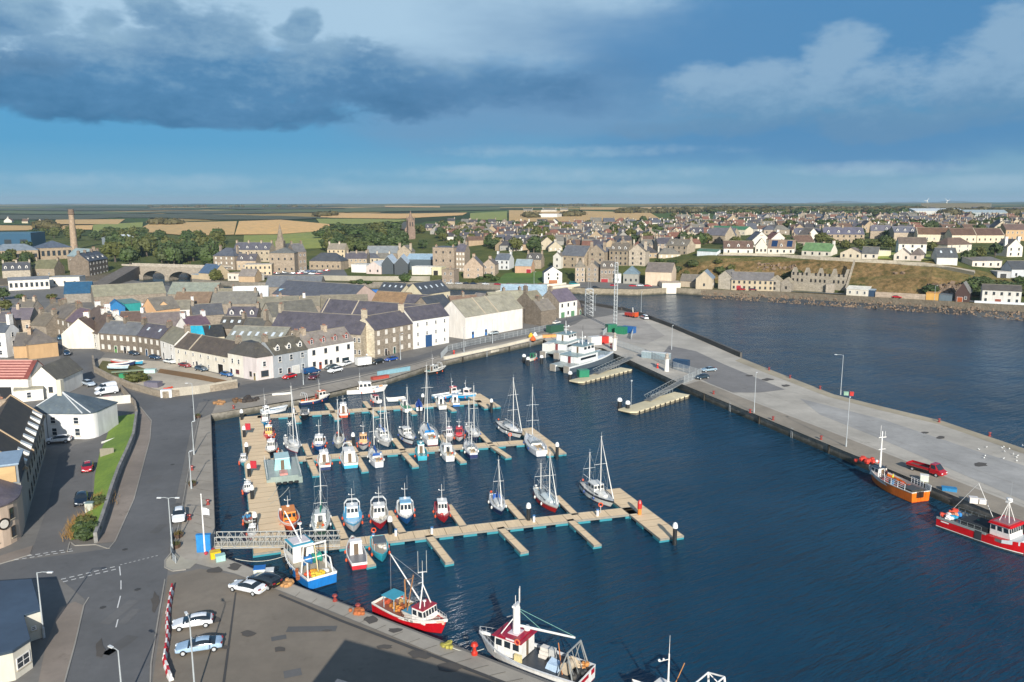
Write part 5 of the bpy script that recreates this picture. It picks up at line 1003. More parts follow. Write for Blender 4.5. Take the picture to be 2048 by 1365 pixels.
b=MB();b.box(W*.05,-7,0,W*.72,-6.4,4.4,rs);b.box(W*.72,-9,0,W*.85,-5,4.6,mat('b3a288','stone'));b.build('front_wall',root)
b=MB();b.loft([[(W+.5,-4,0),(W+1.3,-4,0),(W+1.3,15,14),(W+.5,15,14)],[(W+.5,-4,2),(W+1.3,-4,2),(W+1.3,15,16),(W+.5,15,16)]],rs);b.build('flank_wall',root)
g=G(822,478);cst=mat('8d6f58','stone')
root=T('church','brown stone church with square pinnacled tower and spire among trees','church',g,R(20))
b=MB();b.box(-5,3,-3,5,30,9,cst);b.face([(-5,3,9),(5,3,9),(0,3,15)],cst);b.face([(5,30,9),(-5,30,9),(0,30,15)],cst);b.build('nave',root)
b=MB();rm=mat('5a574f','slate');b.face([(-5.4,2.8,8.8),(-5.4,30,8.8),(0,30,15.2),(0,2.8,15.2)][::-1],rm);b.face([(5.4,2.8,8.8),(5.4,30,8.8),(0,30,15.2),(0,2.8,15.2)],rm);b.build('roof',root)
b=MB();b.box(-3,-3,-3,3,3,17,cst)
for x in(-2.7,2.7):
 for y in(-2.7,2.7):b.lathe((x,y,17),[(.6,-6),(.5,1.5),(.05,4)],cst,6)
tw=b.build('tower',root)
b=MB();b.lathe((0,0,17),[(2.5,0),(2.2,1),(.06,9)],cst,8);b.build('spire',root)
for z in(11.5,):
 for x in(-1.2,1.2):put_win(tw,x,-3.02,z,1.0,4,'f','o')
g=G(563,530)
root=T('church','stone church with tall slender needle spire above the stone blocks','church',g,0)
b=MB();st=mat('8f7c62','stone');b.box(-2.8,-2.8,-3,2.8,2.8,Zat(482,g.x,g.y)-g.z,st);b.build('tower',root)
z0=Zat(482,g.x,g.y)-g.z;z1=Zat(447,g.x,g.y)-g.z
b=MB();b.lathe((0,0,z0),[(3.0,0),(2.5,.8),(.08,z1-z0)],st,8);b.build('spire',root)
b=MB();b.box(-5,2.8,-3,5,22,9,st);b.face([(-5,2.8,9),(5,2.8,9),(0,2.8,14)],st);b.loft([[(-5.3,2.6,8.8),(-5.3,22.2,8.8),(5.3,22.2,8.8),(5.3,2.6,8.8)],[(-.05,2.6,14.2),(-.05,22.2,14.2),(.05,22.2,14.2),(.05,2.6,14.2)]],mat('5a5850','slate'));b.build('nave',root)
g=G(149,500)
root=T('chimney_stalk','tall tan brick chimney stalk rising over the sandstone hall','chimney',g)
ztop=Zat(419,g.x,g.y)-g.z
b=MB();bst=mat('b08f68','stone');b.lathe((0,0,-3),[(3.1,0),(2.2,ztop*.86+3)],bst,14);b.build('shaft',root)
b=MB();b.lathe((0,0,ztop*.86),[(2.25,0),(2.7,.6),(2.6,ztop*.05),(2.3,ztop*.14)],mat('7d6148','stone'),14);b.build('cap',root)
a,b_=P(281,556,0),P(424,561,0);o,W,rz=frame(a,b_)
root=T('stone_bridge','old stone road bridge with two wide arches over the river','bridge',(o.x,o.y,0),rz)
bs_=mat('a3937a','stone');tp=7.4
def arch_wall(y):
 f=[];spans=[(1.5,W*.36),(W*.40,W*.76)]
 pts=[(0,WZ)]
 for s0,s1 in spans:
  c=(s0+s1)/2;r=(s1-s0)/2
  pts.append((s0,WZ));pts+=[(c-r*math.cos(math.pi*i/14),WZ+1.2+5.4*math.sin(math.pi*i/14))for i in range(15)];pts.append((s1,WZ))
 pts+=[(W,WZ),(W,tp),(0,tp)]
 return pts
pts=arch_wall(0);b=MB()
n=len(pts);A=[(x,0,z)for x,z in pts];Bk=[(x,9,z)for x,z in pts]
b.loft([A,Bk],bs_,caps=True);b.build('arches',root)
b=MB();
for y in(-.2,8.7):b.box(-14,y,tp,W+8,y+.5,tp+1.1,mat('b5a68c','stone'))
b.build('parapet',root)
b=MB();b.box(-14,.3,tp-.1,W+8,8.7,tp+.15,road2);b.build('carriageway',root)
b=MB()
for x in(1.0,W*.38,W*.78):b.prism([(x-1.2,-.02),(x,-2.2),(x+1.2,-.02)],WZ-.5,2.2,bs_)
b.build('cutwater',root)
a,b_=P(196,581,0),P(280,556,0)
b=MB();d=(b_-a);nn=Vector((-d.y,d.x,0)).normalized()*9;rmp=[a,b_,b_+nn,a+nn]
b.loft([[(p.x,p.y,-.5)for p in rmp],[(p.x,p.y,(.3 if i in(0,3)else tp+.05))for i,p in enumerate(rmp)]],mat('6f6458','stone'));struct(b.build('bridge_approach'))
a,b_=P(1062,588,0),P(1158,583,0)
a=Vector((P(1020,592,1.5).x,P(1020,592,1.5).y,0));b_=Vector((P(1160,574,1.5).x,P(1160,574,1.5).y,0));o,W,rz=frame(a,b_)
root=T('road_bridge','low modern concrete road bridge over the river mouth','bridge',(o.x,o.y,0),rz)
cb=mat('c9bda4','concrete')
b=MB();b.loft([[(0,0,.4),(0,10,.4),(0,10,2.2),(0,0,2.2)],[(W*.5,0,1.5),(W*.5,10,1.5),(W*.5,10,2.6),(W*.5,0,2.6)],[(W,0,.4),(W,10,.4),(W,10,2.2),(W,0,2.2)]],cb);b.build('deck',root)
b=MB()
for y in(0.05,9.7):b.loft([[(0,y,2.2),(0,y+.25,2.2),(0,y+.25,3.2),(0,y,3.2)],[(W*.5,y,2.6),(W*.5,y+.25,2.6),(W*.5,y+.25,3.6),(W*.5,y,3.6)],[(W,y,2.2),(W,y+.25,2.2),(W,y+.25,3.2),(W,y,3.2)]],mat('d8d2c2','concrete'))
b.build('parapet',root)
b=MB();b.box(W*.47,1,WZ-2,W*.53,9,1.4,cb);b.build('pier',root)
def wall_run(name,label,pts,h,th,m,gfn=G,cat='wall',base=None):
 """a free-standing wall along pixel points"""
 w_=[gfn(*p)for p in pts];o=w_[0];root_o=o.copy()
 b=MB()
 for u,v in zip(w_[:-1],w_[1:]):
  d=Vector((v.x-u.x,v.y-u.y,0));
  if d.length<.01:continue
  n_=Vector((-d.y,d.x,0)).normalized()*th/2
  q=lambda p,s,z:(p.x+s*n_.x-o.x,p.y+s*n_.y-o.y,p.z+z-o.z)
  b.loft([[q(u,-1,-1),q(u,1,-1),q(u,1,h),q(u,-1,h)],[q(v,-1,-1),q(v,1,-1),q(v,1,h),q(v,-1,h)]],m)
 ob=b.build(name);ob.location=o
 return tag(ob,label,cat)
wall_run('clifftop_wall','pale stone wall along the clifftop before the villas',[(1446,511),(1500,512),(1560,514),(1640,519),(1700,523),(1790,528),(1850,533),(1900,541),(1948,551)],1.6,.5,mat('c2b393','stone'))
wall_run('retaining_wall','long tan retaining wall beside the cliff road',[(1750,597),(1800,600),(1850,603)],2.6,.5,mat('b79c7c','stone'))
wall_run('river_wall','long grey river wall below the car park',[(640,561),(740,563),(860,563)],3,.6,mat('9d9686','concrete'))
wall_run('river_wall','stone wall along the river bank road left of the road bridge',[(700,572),(900,573),(1020,576)],1.0,.6,mat('8b7f6a','stone'))
wall_run('seawall','white rail-like parapet at the right end of the cliff road',[(1948,612),(2048,618),(2300,632)],1.0,.4,mat('c9cdd0','concrete'))
b=MB();rq=random.Random(77)
def tiny(x,y):
 g=G(x,y);a=rq.choice([0,0,.15,-.2,1.5,.4]);c,s=math.cos(a),math.sin(a);L,D,h=rq.uniform(8,14),rq.uniform(6.5,9),rq.uniform(2.6,4.4);rh=D*.4
 wm_=mat(rq.choice([w_[1]for w_ in WALLS]),'render');rm=mat(rq.choice([q[1]for q in ROOFS]),'slate')
 P3=lambda u,v,z:(g.x+c*u-s*v,g.y+s*u+c*v,g.z+z)
 l,d=L/2,D/2
 for f in([(-l,-d),(l,-d)],[(l,d),(-l,d)]):b.face([P3(*f[0],-3),P3(*f[1],-3),P3(*f[1],h),P3(*f[0],h)],wm_)
 for u in(l,-l):b.face([P3(u,-d,-3),P3(u,d,-3),P3(u,d,h),P3(u,0,h+rh),P3(u,-d,h)],wm_)
 for v in(d,-d):b.face([P3(-l-.2,v*1.05,h-.1),P3(l+.2,v*1.05,h-.1),P3(l+.2,0,h+rh+.1),P3(-l-.2,0,h+rh+.1)],rm)
 for u in(-l*.9,l*.9):
  k=.5
  for q in((-k,-k,k,-k),(k,-k,k,k),(-k,k,-k,-k)):b.face([P3(u+q[0],q[1],h),P3(u+q[2],q[3],h),P3(u+q[2],q[3],h+rh+1.2),P3(u+q[0],q[1],h+rh+1.2)],wm_)
for i in range(250):tiny(rq.uniform(1330,2060),rq.uniform(433,466))
for i in range(130):tiny(rq.uniform(880,1400),rq.uniform(452,500))
o=b.build('far_housing');o['kind']='stuff';o['label']='mass of small far roofs filling the gaps between the hillside streets';o['category']='houses'
def crown_mesh(seed,nq=620,hsq=.78,spread=.6):
 r=random.Random(seed);b=MB();lm=mat((.040,.068,.016),'leaf')
 cl=[]
 for i in range(26):
  th=r.uniform(0,2*math.pi);u=r.uniform(-.75,1);rr=r.uniform(.35,1)**.6*spread
  q=math.sqrt(max(0,1-u*u))
  cl.append((Vector((q*math.cos(th)*rr,q*math.sin(th)*rr,u*hsq*rr)),r.uniform(.24,.46)))
 k=b.mi(lm)
 for i in range(nq):
  c,cr=r.choice(cl)
  n=Vector((r.gauss(0,1),r.gauss(0,1),r.gauss(.25,1))).normalized()
  p=c+n*cr*r.uniform(.75,1.08);n=(n+Vector((r.gauss(0,.5),r.gauss(0,.5),r.gauss(0,.5)))).normalized()
  a=n.orthogonal().normalized();a.rotate(Matrix.Rotation(r.uniform(0,6.28),3,n));e=n.cross(a);s=r.uniform(.06,.14);s2=s*r.uniform(.6,1)
  i0=len(b.v);b.v.extend([tuple(p-a*s-e*s2),tuple(p+a*s-e*s2*.6),tuple(p+a*s*.7+e*s2),tuple(p-a*s*.8+e*s2)]);b.f.append([i0,i0+1,i0+2,i0+3]);b.m.append(k)
 for c,cr in cl:
  b.sphere(c,cr*.78,lm,n=6)
 o=b.build('crown');me=o.data;bpy.data.objects.remove(o);return me
def trunk_mesh(seed):
 r=random.Random(seed);b=MB();m=mat((.09,.07,.05),'wood')
 b.tube((0,0,-.3),(.02,0,.45),.075,m,.05,6)
 for i in range(5):
  th=i*1.3+r.uniform(-.3,.3);b.tube((.02,0,.35+.03*i),(.32*math.cos(th),.32*math.sin(th),.62+.08*i),.032,m,.012,5)
 o=b.build('trunk');me=o.data;bpy.data.objects.remove(o);return me
CROWNS=[crown_mesh(s)for s in range(5)]+[crown_mesh(9,hsq=1.2,spread=.55)]
TRUNKS=[trunk_mesh(s)for s in range(3)]
trnd=random.Random(23)
def tree(label,p,hgt,wid,group,name='tree',cat='tree'):
 root=T(name,label,cat,p,trnd.uniform(0,6.28),group)
 v=trnd.choice(CROWNS)
 low=name=='bush'
 if not low:
  tk=link('trunk',trnd.choice(TRUNKS),root);tk.scale=(hgt*.8,hgt*.8,hgt)
 c=link('crown' if not low else 'foliage',v,root)
 c.scale=(wid*.5/.92,wid*.5/.92,hgt*(.5 if low else.46)/.78);c.location=(0,0,hgt*(.34 if low else.54))
 return root
TONES=['dark green','olive','bushy','rounded','spreading','mid green']
def grove(where,group,spots,hs,ws,name='tree'):
 spots=sorted(spots)
 for i,(x,y)in enumerate(spots):
  p=G(x,y)
  tree('%s %s, %s from the left %s'%(TONES[(i*5+len(where))%6],name,ORD[i]if i<30 else 'number '+str(i+1),where),p,trnd.uniform(*hs),trnd.uniform(*ws),group,name)
def scatter(n,poly_x0,poly_x1,yfar,ynear,mind=5):
 out=[];tries=0
 while len(out)<n and tries<4000:
  tries+=1;x=trnd.uniform(poly_x0,poly_x1);y=trnd.uniform(lerp_tab(yfar,x),lerp_tab(ynear,x))
  if all(abs(x-a)+abs(y-c)*2.2>mind for a,c in out):out.append((x,y))
 return out
grove('in the wood by the stone bridge','trees by the stone bridge',scatter(30,226,432,[(226,500),(300,500),(432,512)],[(226,530),(300,536),(432,532)],9),(12,17),(13,19))
grove('at the upper edge of the bridge wood','trees by the stone bridge',scatter(18,260,440,[(260,478),(440,482)],[(260,500),(440,510)],9),(10,14),(12,18))
grove('on the wooded hill left of the church','trees on the church hill',scatter(30,655,815,[(655,490),(700,468),(815,466)],[(655,508),(720,512),(815,506)],9),(9,13),(13,20))
grove('at the crest of the church hill','trees on the church hill',scatter(22,640,830,[(640,472),(690,462),(830,458)],[(640,485),(690,480),(830,470)],8),(8,11),(14,22))
grove('along the foot of the left works','trees by the works',scatter(10,-10,62,[(-10,505),(62,505)],[(-10,540),(62,536)],12),(8,11),(9,13))
grove('in the belt behind the chimney stalk','trees behind the works',scatter(24,60,290,[(60,468),(290,468)],[(60,482),(290,486)],8),(8,11),(12,18))
grove('between the houses right of the church','trees right of the church',scatter(26,840,1010,[(840,452),(1010,458)],[(840,500),(1010,505)],9),(7,11),(9,14))
grove('among houses above the lawn','trees above the lawn',scatter(22,1010,1140,[(1010,452),(1140,456)],[(1010,520),(1140,500)],10),(7,11),(9,14))
grove('among the houses of the middle slope','trees of the middle slope',scatter(28,1150,1420,[(1150,445),(1420,447)],[(1150,500),(1420,495)],9),(7,10),(9,13))
grove('among the far right houses','trees of the right plateau',scatter(30,1420,2060,[(1420,438),(2060,436)],[(1420,498),(2060,478)],12),(7,10),(11,17))
grove('on the back streets of the right plateau','trees of the right plateau',scatter(30,1330,2060,[(1330,436),(2060,434)],[(1330,470),(2060,466)],12),(7,10),(12,20))
grove('in the far belt left of the wind turbines','far belt trees on the right',scatter(30,1420,1830,[(1420,428),(1830,428)],[(1420,434),(1830,434)],9),(9,13),(18,32))
grove('in gardens behind the villas','garden trees behind the villas',[(1470,497),(1495,498),(1562,488),(1575,498),(1594,503),(1664,497),(1690,498),(1716,498),(1748,497),(1768,494),(1780,500),(1845,500),(1862,503),(1700,478),(1960,516),(1990,514),(1935,524)],(5,8),(7,11))
grove('on the river bank below the bridge','river bank trees',[(377,556),(432,566),(810,571)],(6,8),(7,9))
grove('in the brown scrub of the cliff','cliff scrub bushes',[(1330,540),(1352,545),(1385,533),(1372,552),(1410,548),(1440,545),(1452,550),(1462,540),(1435,527),(1575,560),(1590,552),(1320,525),(1306,535),(1345,527),(1700,575),(1860,585),(1722,583)],(2.5,5),(5,10),'bush')
grove('on the green slope at the right edge','bushes of the right green slope',scatter(26,1935,2070,[(1935,566),(2070,562)],[(1935,588),(2070,600)],12),(3,5),(6,11),'bush')
grove('on the riverside above the hall','bushes by the riverside',[(720,568),(735,573),(708,573),(960,560),(975,556),(990,562),(945,568)],(2,3.5),(5,9),'bush')
for x,y,h_,w_,lb in((8,600,6,8,'rounded garden tree at the left picture edge'),(12,622,5,7,'lower garden tree at the left picture edge'),(40,600,3,5,'garden shrub right of the edge trees'),(104,600,3,6,'shrub by the blue metal roofed shed')):
 tree(lb,P(x,y,0),h_,w_,None)
def woodland(name,spots,seed,hs,ws):
 r=random.Random(seed);b=MB();k=b.mi(mat((.04,.052,.018),'leaf'))
 for x,y in spots:
  g=G(x,y);h=r.uniform(*hs);w_=r.uniform(*ws)
  b.sphere(g+Vector((0,0,h*.4)),w_*.5,mat((.04,.052,.018),'leaf'),n=6,sz=h*.6/(w_*.5))
  for i in range(26):
   n=Vector((r.gauss(0,1),r.gauss(0,1),abs(r.gauss(0,1)))).normalized();p=g+Vector((n.x*w_*.55,n.y*w_*.55,h*.35+n.z*h*.65))
   a=n.orthogonal().normalized();e=n.cross(a);s=w_*r.uniform(.06,.13)
   i0=len(b.v);b.v.extend([tuple(p-a*s),tuple(p-e*s),tuple(p+a*s),tuple(p+e*s)]);b.f.append([i0,i0+1,i0+2,i0+3]);b.m.append(k)
 o=b.build(name);o['kind']='stuff'
 o['label']='far dark woods and hedges across the fields and skyline';o['category']='woodland'
r=random.Random(4)
woodland('woodland',[(r.uniform(1440,1850),r.uniform(419,427))for _ in range(150)]+[(r.uniform(1240,1460),r.uniform(421,428))for _ in range(60)]+[(r.uniform(1880,2060),r.uniform(424,432))for _ in range(50)]+[(r.uniform(640,665),r.uniform(431,434))for _ in range(8)]+[(r.uniform(1054,1072),r.uniform(434,438))for _ in range(5)]+[(r.uniform(1126,1160),r.uniform(432,435))for _ in range(9)]+[(r.uniform(80,120),r.uniform(452,458))for _ in range(10)]+[(r.uniform(300,350),r.uniform(449,451))for _ in range(6)]+[(r.uniform(1090,1200),r.uniform(411.5,413))for _ in range(22)]+[(r.uniform(300,640),r.uniform(413,416))for _ in range(30)],5,(7,12),(16,34))
deck_m=mat('e2c8a2','wood');float_m=mat('2c7f8c','plain');edge_m=mat('8d8a80','metal');dkf=mat('1b2a30','plain')
DZ=WZ+.62
def W3(px,py,z=DZ):return P(px,py,z)
seam_m=mat('8a7558','wood')
def strip(name,label,cat,a,b_,w,group=None,floats=True,tip=True,z=DZ,deckm=None):
 """a floating walkway between two pixels (deck level)"""
 a,b_=W3(*a,z),W3(*b_,z);d=b_-a;L=d.length;rz=math.atan2(d.y,d.x)
 root=T(name,label,cat,(a.x,a.y,z),rz,group)
 b=MB();b.box(0,-w/2+.08,-.12,L,w/2-.08,0,deckm or deck_m)
 for i in range(1,int(L/2.4)):b.box(i*2.4-.04,-w/2+.09,.001,i*2.4+.04,w/2-.09,.012,seam_m)
 b.build('deck',root)
 b=MB();b.box(-.02,-w/2,-.28,L+.02,-w/2+.078,.03,edge_m);b.box(-.02,w/2-.078,-.28,L+.02,w/2,.03,edge_m);b.box(L,-w/2,-.28,L+.08,w/2,.02,edge_m);b.build('edge_beam',root)
 if floats:
  n=max(2,int(L/3.6))
  fb=MB();fl=min(2.1,L/n*.6)
  fb.box(-fl/2,-w/2-.06,-.95,fl/2,w/2+.06,-.285,float_m);me=None
  for i in range(n):
   if me is None:o=fb.build('float',root);me=o.data
   else:o=link('float',me,root)
   o.location=(L*(i+.5)/n if i<n-1 else L-fl/2-.05,0,0)
 return root
strip('main_pontoon','wide main timber pontoon running along the left of the marina','pontoon',(501,833),(543,1103),5.0)
strip('row_pontoon','far row walkway pontoon nearest the north quay','pontoon',(515,834),(962,803),2.6)
strip('row_pontoon','middle row walkway pontoon lined with yachts','pontoon',(535,922),(1050,884),2.6)
strip('row_pontoon','near row walkway pontoon reaching furthest into the basin','pontoon',(562,1100),(1268,1021),2.9)
strip('end_pontoon','wide end platform of the far row pontoon','pontoon',(945,789),(985,814),4.2)
strip('end_pontoon','wide end platform of the middle row pontoon','pontoon',(1048,857),(1114,908),4.0)
strip('end_pontoon','wide end platform of the near row pontoon','pontoon',(1219,979),(1344,1075),4.0)
FING=[('far','north',[((591,812),(599,827)),((654,807),(665,822)),((729,803),(739,816)),((801,798),(813,812)),((870,793),(885,807))]),('far','south',[((590,828),(597,843)),((664,823),(675,838)),((739,817),(752,831)),((813,813),(829,827)),((887,808),(908,821))]),('middle','north',[((609,888),(620,913)),((697,882),(713,907)),((787,877),(806,901)),((880,870),(896,894)),((957,864),(981,888))]),('middle','south',[((618,917),(632,949)),((712,910),(730,941)),((806,904),(831,932)),((897,897),(927,924)),((983,891),(1017,914))]),('near','north',[((668,1033),(690,1080)),((777,1022),(806,1067)),((896,1010),(927,1053)),((1010,1000),(1046,1040)),((1112,992),(1151,1030))]),('near','south',[((711,1087),(743,1130)),((857,1071),(899,1125)),((1000,1055),(1049,1104)),((1139,1039),(1195,1090))])]
for row,side,fs in FING:
 for i,(a,b_)in enumerate(fs):
  strip('finger_pontoon','finger pontoon, %s from the left on the %s side of the %s row'%(ORD[i],side,row),'pontoon',a,b_,1.25,'finger pontoons of the marina')
pile_m=mat('25282a','metal');cap_m=mat('e8e8e4','paint')
def pile(label,px,py,ztop=2.2,r=.32,group='mooring piles of the marina',red=False):
 p=P(px,py,WZ);root=T('mooring_pile',label,'pile',p,0,group)
 b=MB();b.lathe((0,0,-2),[(r,0),(r,2-WZ+ztop)],pile_m,10);b.build('shaft',root)
 b=MB();b.lathe((0,0,-WZ+ztop),[(r*1.25,-.25),(r*1.2,.15),(r*.8,.5),(.03,.62)],cap_m,10);b.build('cap',root)
 if red:
  b=MB();b.box(r,-.06,2.2,r+1.1,.06,3.6,mat('b0303a','paint'));b.build('sign',root)
for i,(x,y)in enumerate([(484,845),(489,880),(494,915),(499,960),(505,1005),(511,1062)]):
 pile('white capped pile, %s down the left of the main pontoon'%ORD[i],x,y,.6,red=i in(1,3))
for lb,x,y in(('far row end platform',983,826),('middle row end platform',1114,919),('near row end platform',1349,1090),('navy yacht on the near row',1057,1048),('blue boat on the near row',781,1076),('long white fishing boat on the far row',846,815),('pale beige yacht on the middle row',707,898)):
 pile('white capped dark pile at the '+lb,x,y,1.0)
p=P(1279,1029,DZ);b=MB();b.lathe((0,0,0),[(.32,0),(.32,1.0)],mat('d2843a','paint'),10);b.lathe((0,0,1.0),[(.36,0),(.36,.9),(.2,1.35)],mat('c0302c','paint'),10)
o=b.build('beacon');o.location=p;tag(o,'red and orange beacon post on the near row end','beacon')
for i,(x,y)in enumerate([(1315,0),(1068,1044),(864,1068),(792,1072),(747,1082),(588,826),(617,826),(762,915),(1195,1032)][1:]):
 b=MB();b.box(-.16,-.16,0,.16,.16,.95,mat('d9dcdc','paint'));b.box(-.2,-.2,.95,.2,.2,1.1,mat('4a78a8','paint'));o=b.build('service_pedestal');o.location=P(x,y,DZ);tag(o,'small white service pedestal on the pontoon walkways','pedestal','service pedestals on the pontoons')
for lb,x,y in(('near the red fishing boat',748,1078),('before the orange-red workboat',1201,1026),('at the end of the middle row',1020,882)):
 b=MB();b.tube((0,0,0),(0,0,1.2),.06,mat('b9b9b4','metal'));
 ring=[(.32*math.cos(t_),0,1.35+.32*math.sin(t_))for t_ in[2*math.pi*i/10 for i in range(11)]]
 b.path(ring,.09,mat('d8552c','paint'));o=b.build('lifebuoy');o.location=P(x,y,DZ);tag(o,'orange lifebuoy on a post '+lb,'lifebuoy')
al=mat('a9aaa6','metal')
a=P(432,1090,.3);b_=P(680,1086,DZ+.15);d=b_-a;L=Vector((d.x,d.y)).length;dz=d.z;rz=math.atan2(d.y,d.x)
root=T('gangway','grey lattice footbridge from the west quay down to the pontoons','gangway',a,rz)
zf=lambda x:dz*x/L
b=MB();b.loft([[(0,-.9,0),(0,.9,0),(0,.9,.12),(0,-.9,.12)],[(L,-.9,dz),(L,.9,dz),(L,.9,dz+.12),(L,-.9,dz+.12)]],mat('b4ab97','concrete'));b.build('deck',root)
for s in(-1,1):
 b=MB();y=s*1.0;n=20
 b.tube((0,y,1.5),(L,y,dz+1.5),.07,al);b.tube((0,y,-.1),(L,y,dz-.1),.09,al);b.tube((0,y,.8),(L,y,dz+.8),.035,al)
 for i in range(n):
  x0,x1=L*i/n,L*(i+1)/n
  b.tube((x0,y,zf(x0)-.1),(x0,y,zf(x0)+1.5),.04,al);b.tube((x0,y,zf(x0)-.1)if i%2 else(x0,y,zf(x0)+1.5),(x1,y,zf(x1)+1.5)if i%2 else(x1,y,zf(x1)-.1),.035,al)
 b.build('lattice_side',root)
def hull(L,B,fb,col,boot='33373b',stripe=None,deck='cfccc2',bul=.25,tw=.72,sheer=.55,rake=.09,name_root=None,rail=None,deckk='paint'):
 """hull mesh (child 'hull') and deck (child 'deck') of the boat root; bow along +y, waterline z=0"""
 n=14;hm_=mat(col,'hull');bm=mat(boot,'paint');stm=mat(stripe or col,'hull');rm=mat(rail or stripe or 'dcd9d0','paint');dm=mat(deck,deckk)
 R0=[];top=[]
 for i in range(n+1):
  t_=i/n
  f=(tw+(1-tw)*math.sin(math.pi/2*min(1,t_/.42)))if t_<.42 else max(.015,1-((t_-.42)/.58)**2.3)
  hb=B/2*f;zs=fb*(1+sheer*max(0,(t_-.35)/.65)**2+.07*(1-t_)**2)
  fl=.98-.30*max(0,(t_-.35)/.65);y=-L/2+L*t_
  ry=lambda z:y-rake*L*(1-z/zs)*t_**4
  wl=hb*(.93-.35*max(0,(t_-.4)/.6))
  pts=[(hb,zs),(hb*.995,zs-.14),(hb*.985*(.5+.5*fl),zs-.34),(wl,.14),(wl*.97,0),(wl*.6,-.3),(0,-.45)]
  full=[(x,ry(z),z)for x,z in pts]+[(-x,ry(z),z)for x,z in pts[-2::-1]]
  R0.append(full);top.append((hb,y,zs))
 b=MB();cols=[rm,stm,hm_,bm,bm,bm,bm,bm,bm,hm_,stm,rm]
 k=len(R0[0]);base=len(b.v)
 for r_ in R0:b.v.extend(r_)
 for i in range(n):
  for j in range(k-1):
   b.f.append([base+i*k+j,base+(i+1)*k+j,base+(i+1)*k+j+1,base+i*k+j+1]);b.m.append(b.mi(cols[j]))
 for j in range(k//2):
  b.f.append([base+j,base+j+1,base+k-2-j,base+k-1-j])if j<k//2-1 else b.f.append([base+j,base+j+1,base+k-1-j])
  b.m.append(b.mi(cols[j]))
 inr=[]
 for hb,y,zs in top:
  ib=max(.005,hb-.13);inr.append(((ib,y+.02,zs+.03),(ib,y+.02,zs-bul)))
 for i in range(n):
  (o0,d0),(o1,d1)=inr[i],inr[i+1];h0,h1=R0[i][0],R0[i+1][0]
  for s in(1,-1):
   m_=lambda p:(p[0]*s,p[1],p[2])
   b.face([m_(h0),m_(h1),m_(o1),m_(o0)],rm);b.face([m_(o0),m_(o1),m_(d1),m_(d0)],rm)
 (o0,d0)=inr[0];b.face([R0[0][0],o0,(-o0[0],o0[1],o0[2]),(-R0[0][0][0],R0[0][0][1],R0[0][0][2])],rm);b.face([o0,d0,(-d0[0],d0[1],d0[2]),(-o0[0],o0[1],o0[2])],rm)
 h=b.build('hull',name_root)
 b=MB()
 for i in range(n):
  d0,d1=inr[i][1],inr[i+1][1];b.face([d0,d1,(-d1[0],d1[1],d1[2]),(-d0[0],d0[1],d0[2])],dm)
 b.build('deck',name_root)
 def zdeck(y):
  t_=(y+L/2)/L;return fb*(1+sheer*max(0,(t_-.35)/.65)**2+.07*(1-t_)**2)-bul
 def half(y):
  t_=(y+L/2)/L
  return B/2*((tw+(1-tw)*math.sin(math.pi/2*min(1,t_/.42)))if t_<.42 else max(.015,1-((t_-.42)/.58)**2.3))
 return zdeck,half
sgl=mat((.02,.03,.04),'glass')
def cabin(root,y0,y1,w,z0,h,wall='e6e4de',roof=None,win=3,taper=.86,name='wheelhouse',front=True,frontrake=.18,oh=.1):
 m_=mat(wall,'gloss');rm=mat(roof or wall,'paint');w2=w*taper
 b=MB();A=[(-w/2,y0,z0),(w/2,y0,z0),(w/2,y1,z0),(-w/2,y1,z0)];yy=y1-frontrake*h
 C=[(-w2/2,y0+.02,z0+h),(w2/2,y0+.02,z0+h),(w2/2,yy,z0+h),(-w2/2,yy,z0+h)]
 b.loft([A,C],m_)
 c=b.build(name,root)
 b=MB();b.loft([[(-w2/2-oh,y0-oh,z0+h),(w2/2+oh,y0-oh,z0+h),(w2/2+oh*.8,yy+oh*1.6,z0+h),(-w2/2-oh*.8,yy+oh*1.6,z0+h)],[(-w2/2-oh*.6,y0-oh*.6,z0+h+.1),(w2/2+oh*.6,y0-oh*.6,z0+h+.1),(w2/2+oh*.4,yy+oh,z0+h+.1),(-w2/2-oh*.4,yy+oh,z0+h+.1)]],rm);b.build('cabin_roof',c)
 lerp3=lambda p,q,s:tuple(p[i]+(q[i]-p[i])*s for i in range(3))
 def pane(P0,P1,Q0,Q1,u0,u1,v0,v1,off):
  q=lambda u,v:lerp3(lerp3(P0,P1,u),lerp3(Q0,Q1,u),v)
  pts=[Vector(q(u0,v0))+off,Vector(q(u1,v0))+off,Vector(q(u1,v1))+off,Vector(q(u0,v1))+off]
  b=MB();b.loft([[p-off*1.6 for p in pts],pts],sgl);b.build('window',c)
 n=max(1,win)
 if front:
  for i in range(n):pane(A[3],A[2],C[3],C[2],(i+.12)/n,(i+.88)/n,.5,.88,Vector((0,.03,.006)))
 ns=max(1,int((y1-y0)/1.0))
 ns=min(ns,3)
 for i in range(ns):
  pane(A[1],A[2],C[1],C[2],(i+.15)/ns,(i+.85)/ns,.5,.86,Vector((.03,0,.005)))
  pane(A[0],A[3],C[0],C[3],(i+.15)/ns,(i+.85)/ns,.5,.86,Vector((-.03,0,.005)))
 b=MB();b.box(-.32,y0-.035,z0+.02,.32,y0+.01,z0+h*.86,mat('6b5a48','wood')if h>1.6 else sgl);b.build('door',c)
 return c
spar=mat('cfcfcb','metal',.35);wire=mat('9fa4a6','metal');rail_m=mat('c9cccc','metal',.3)
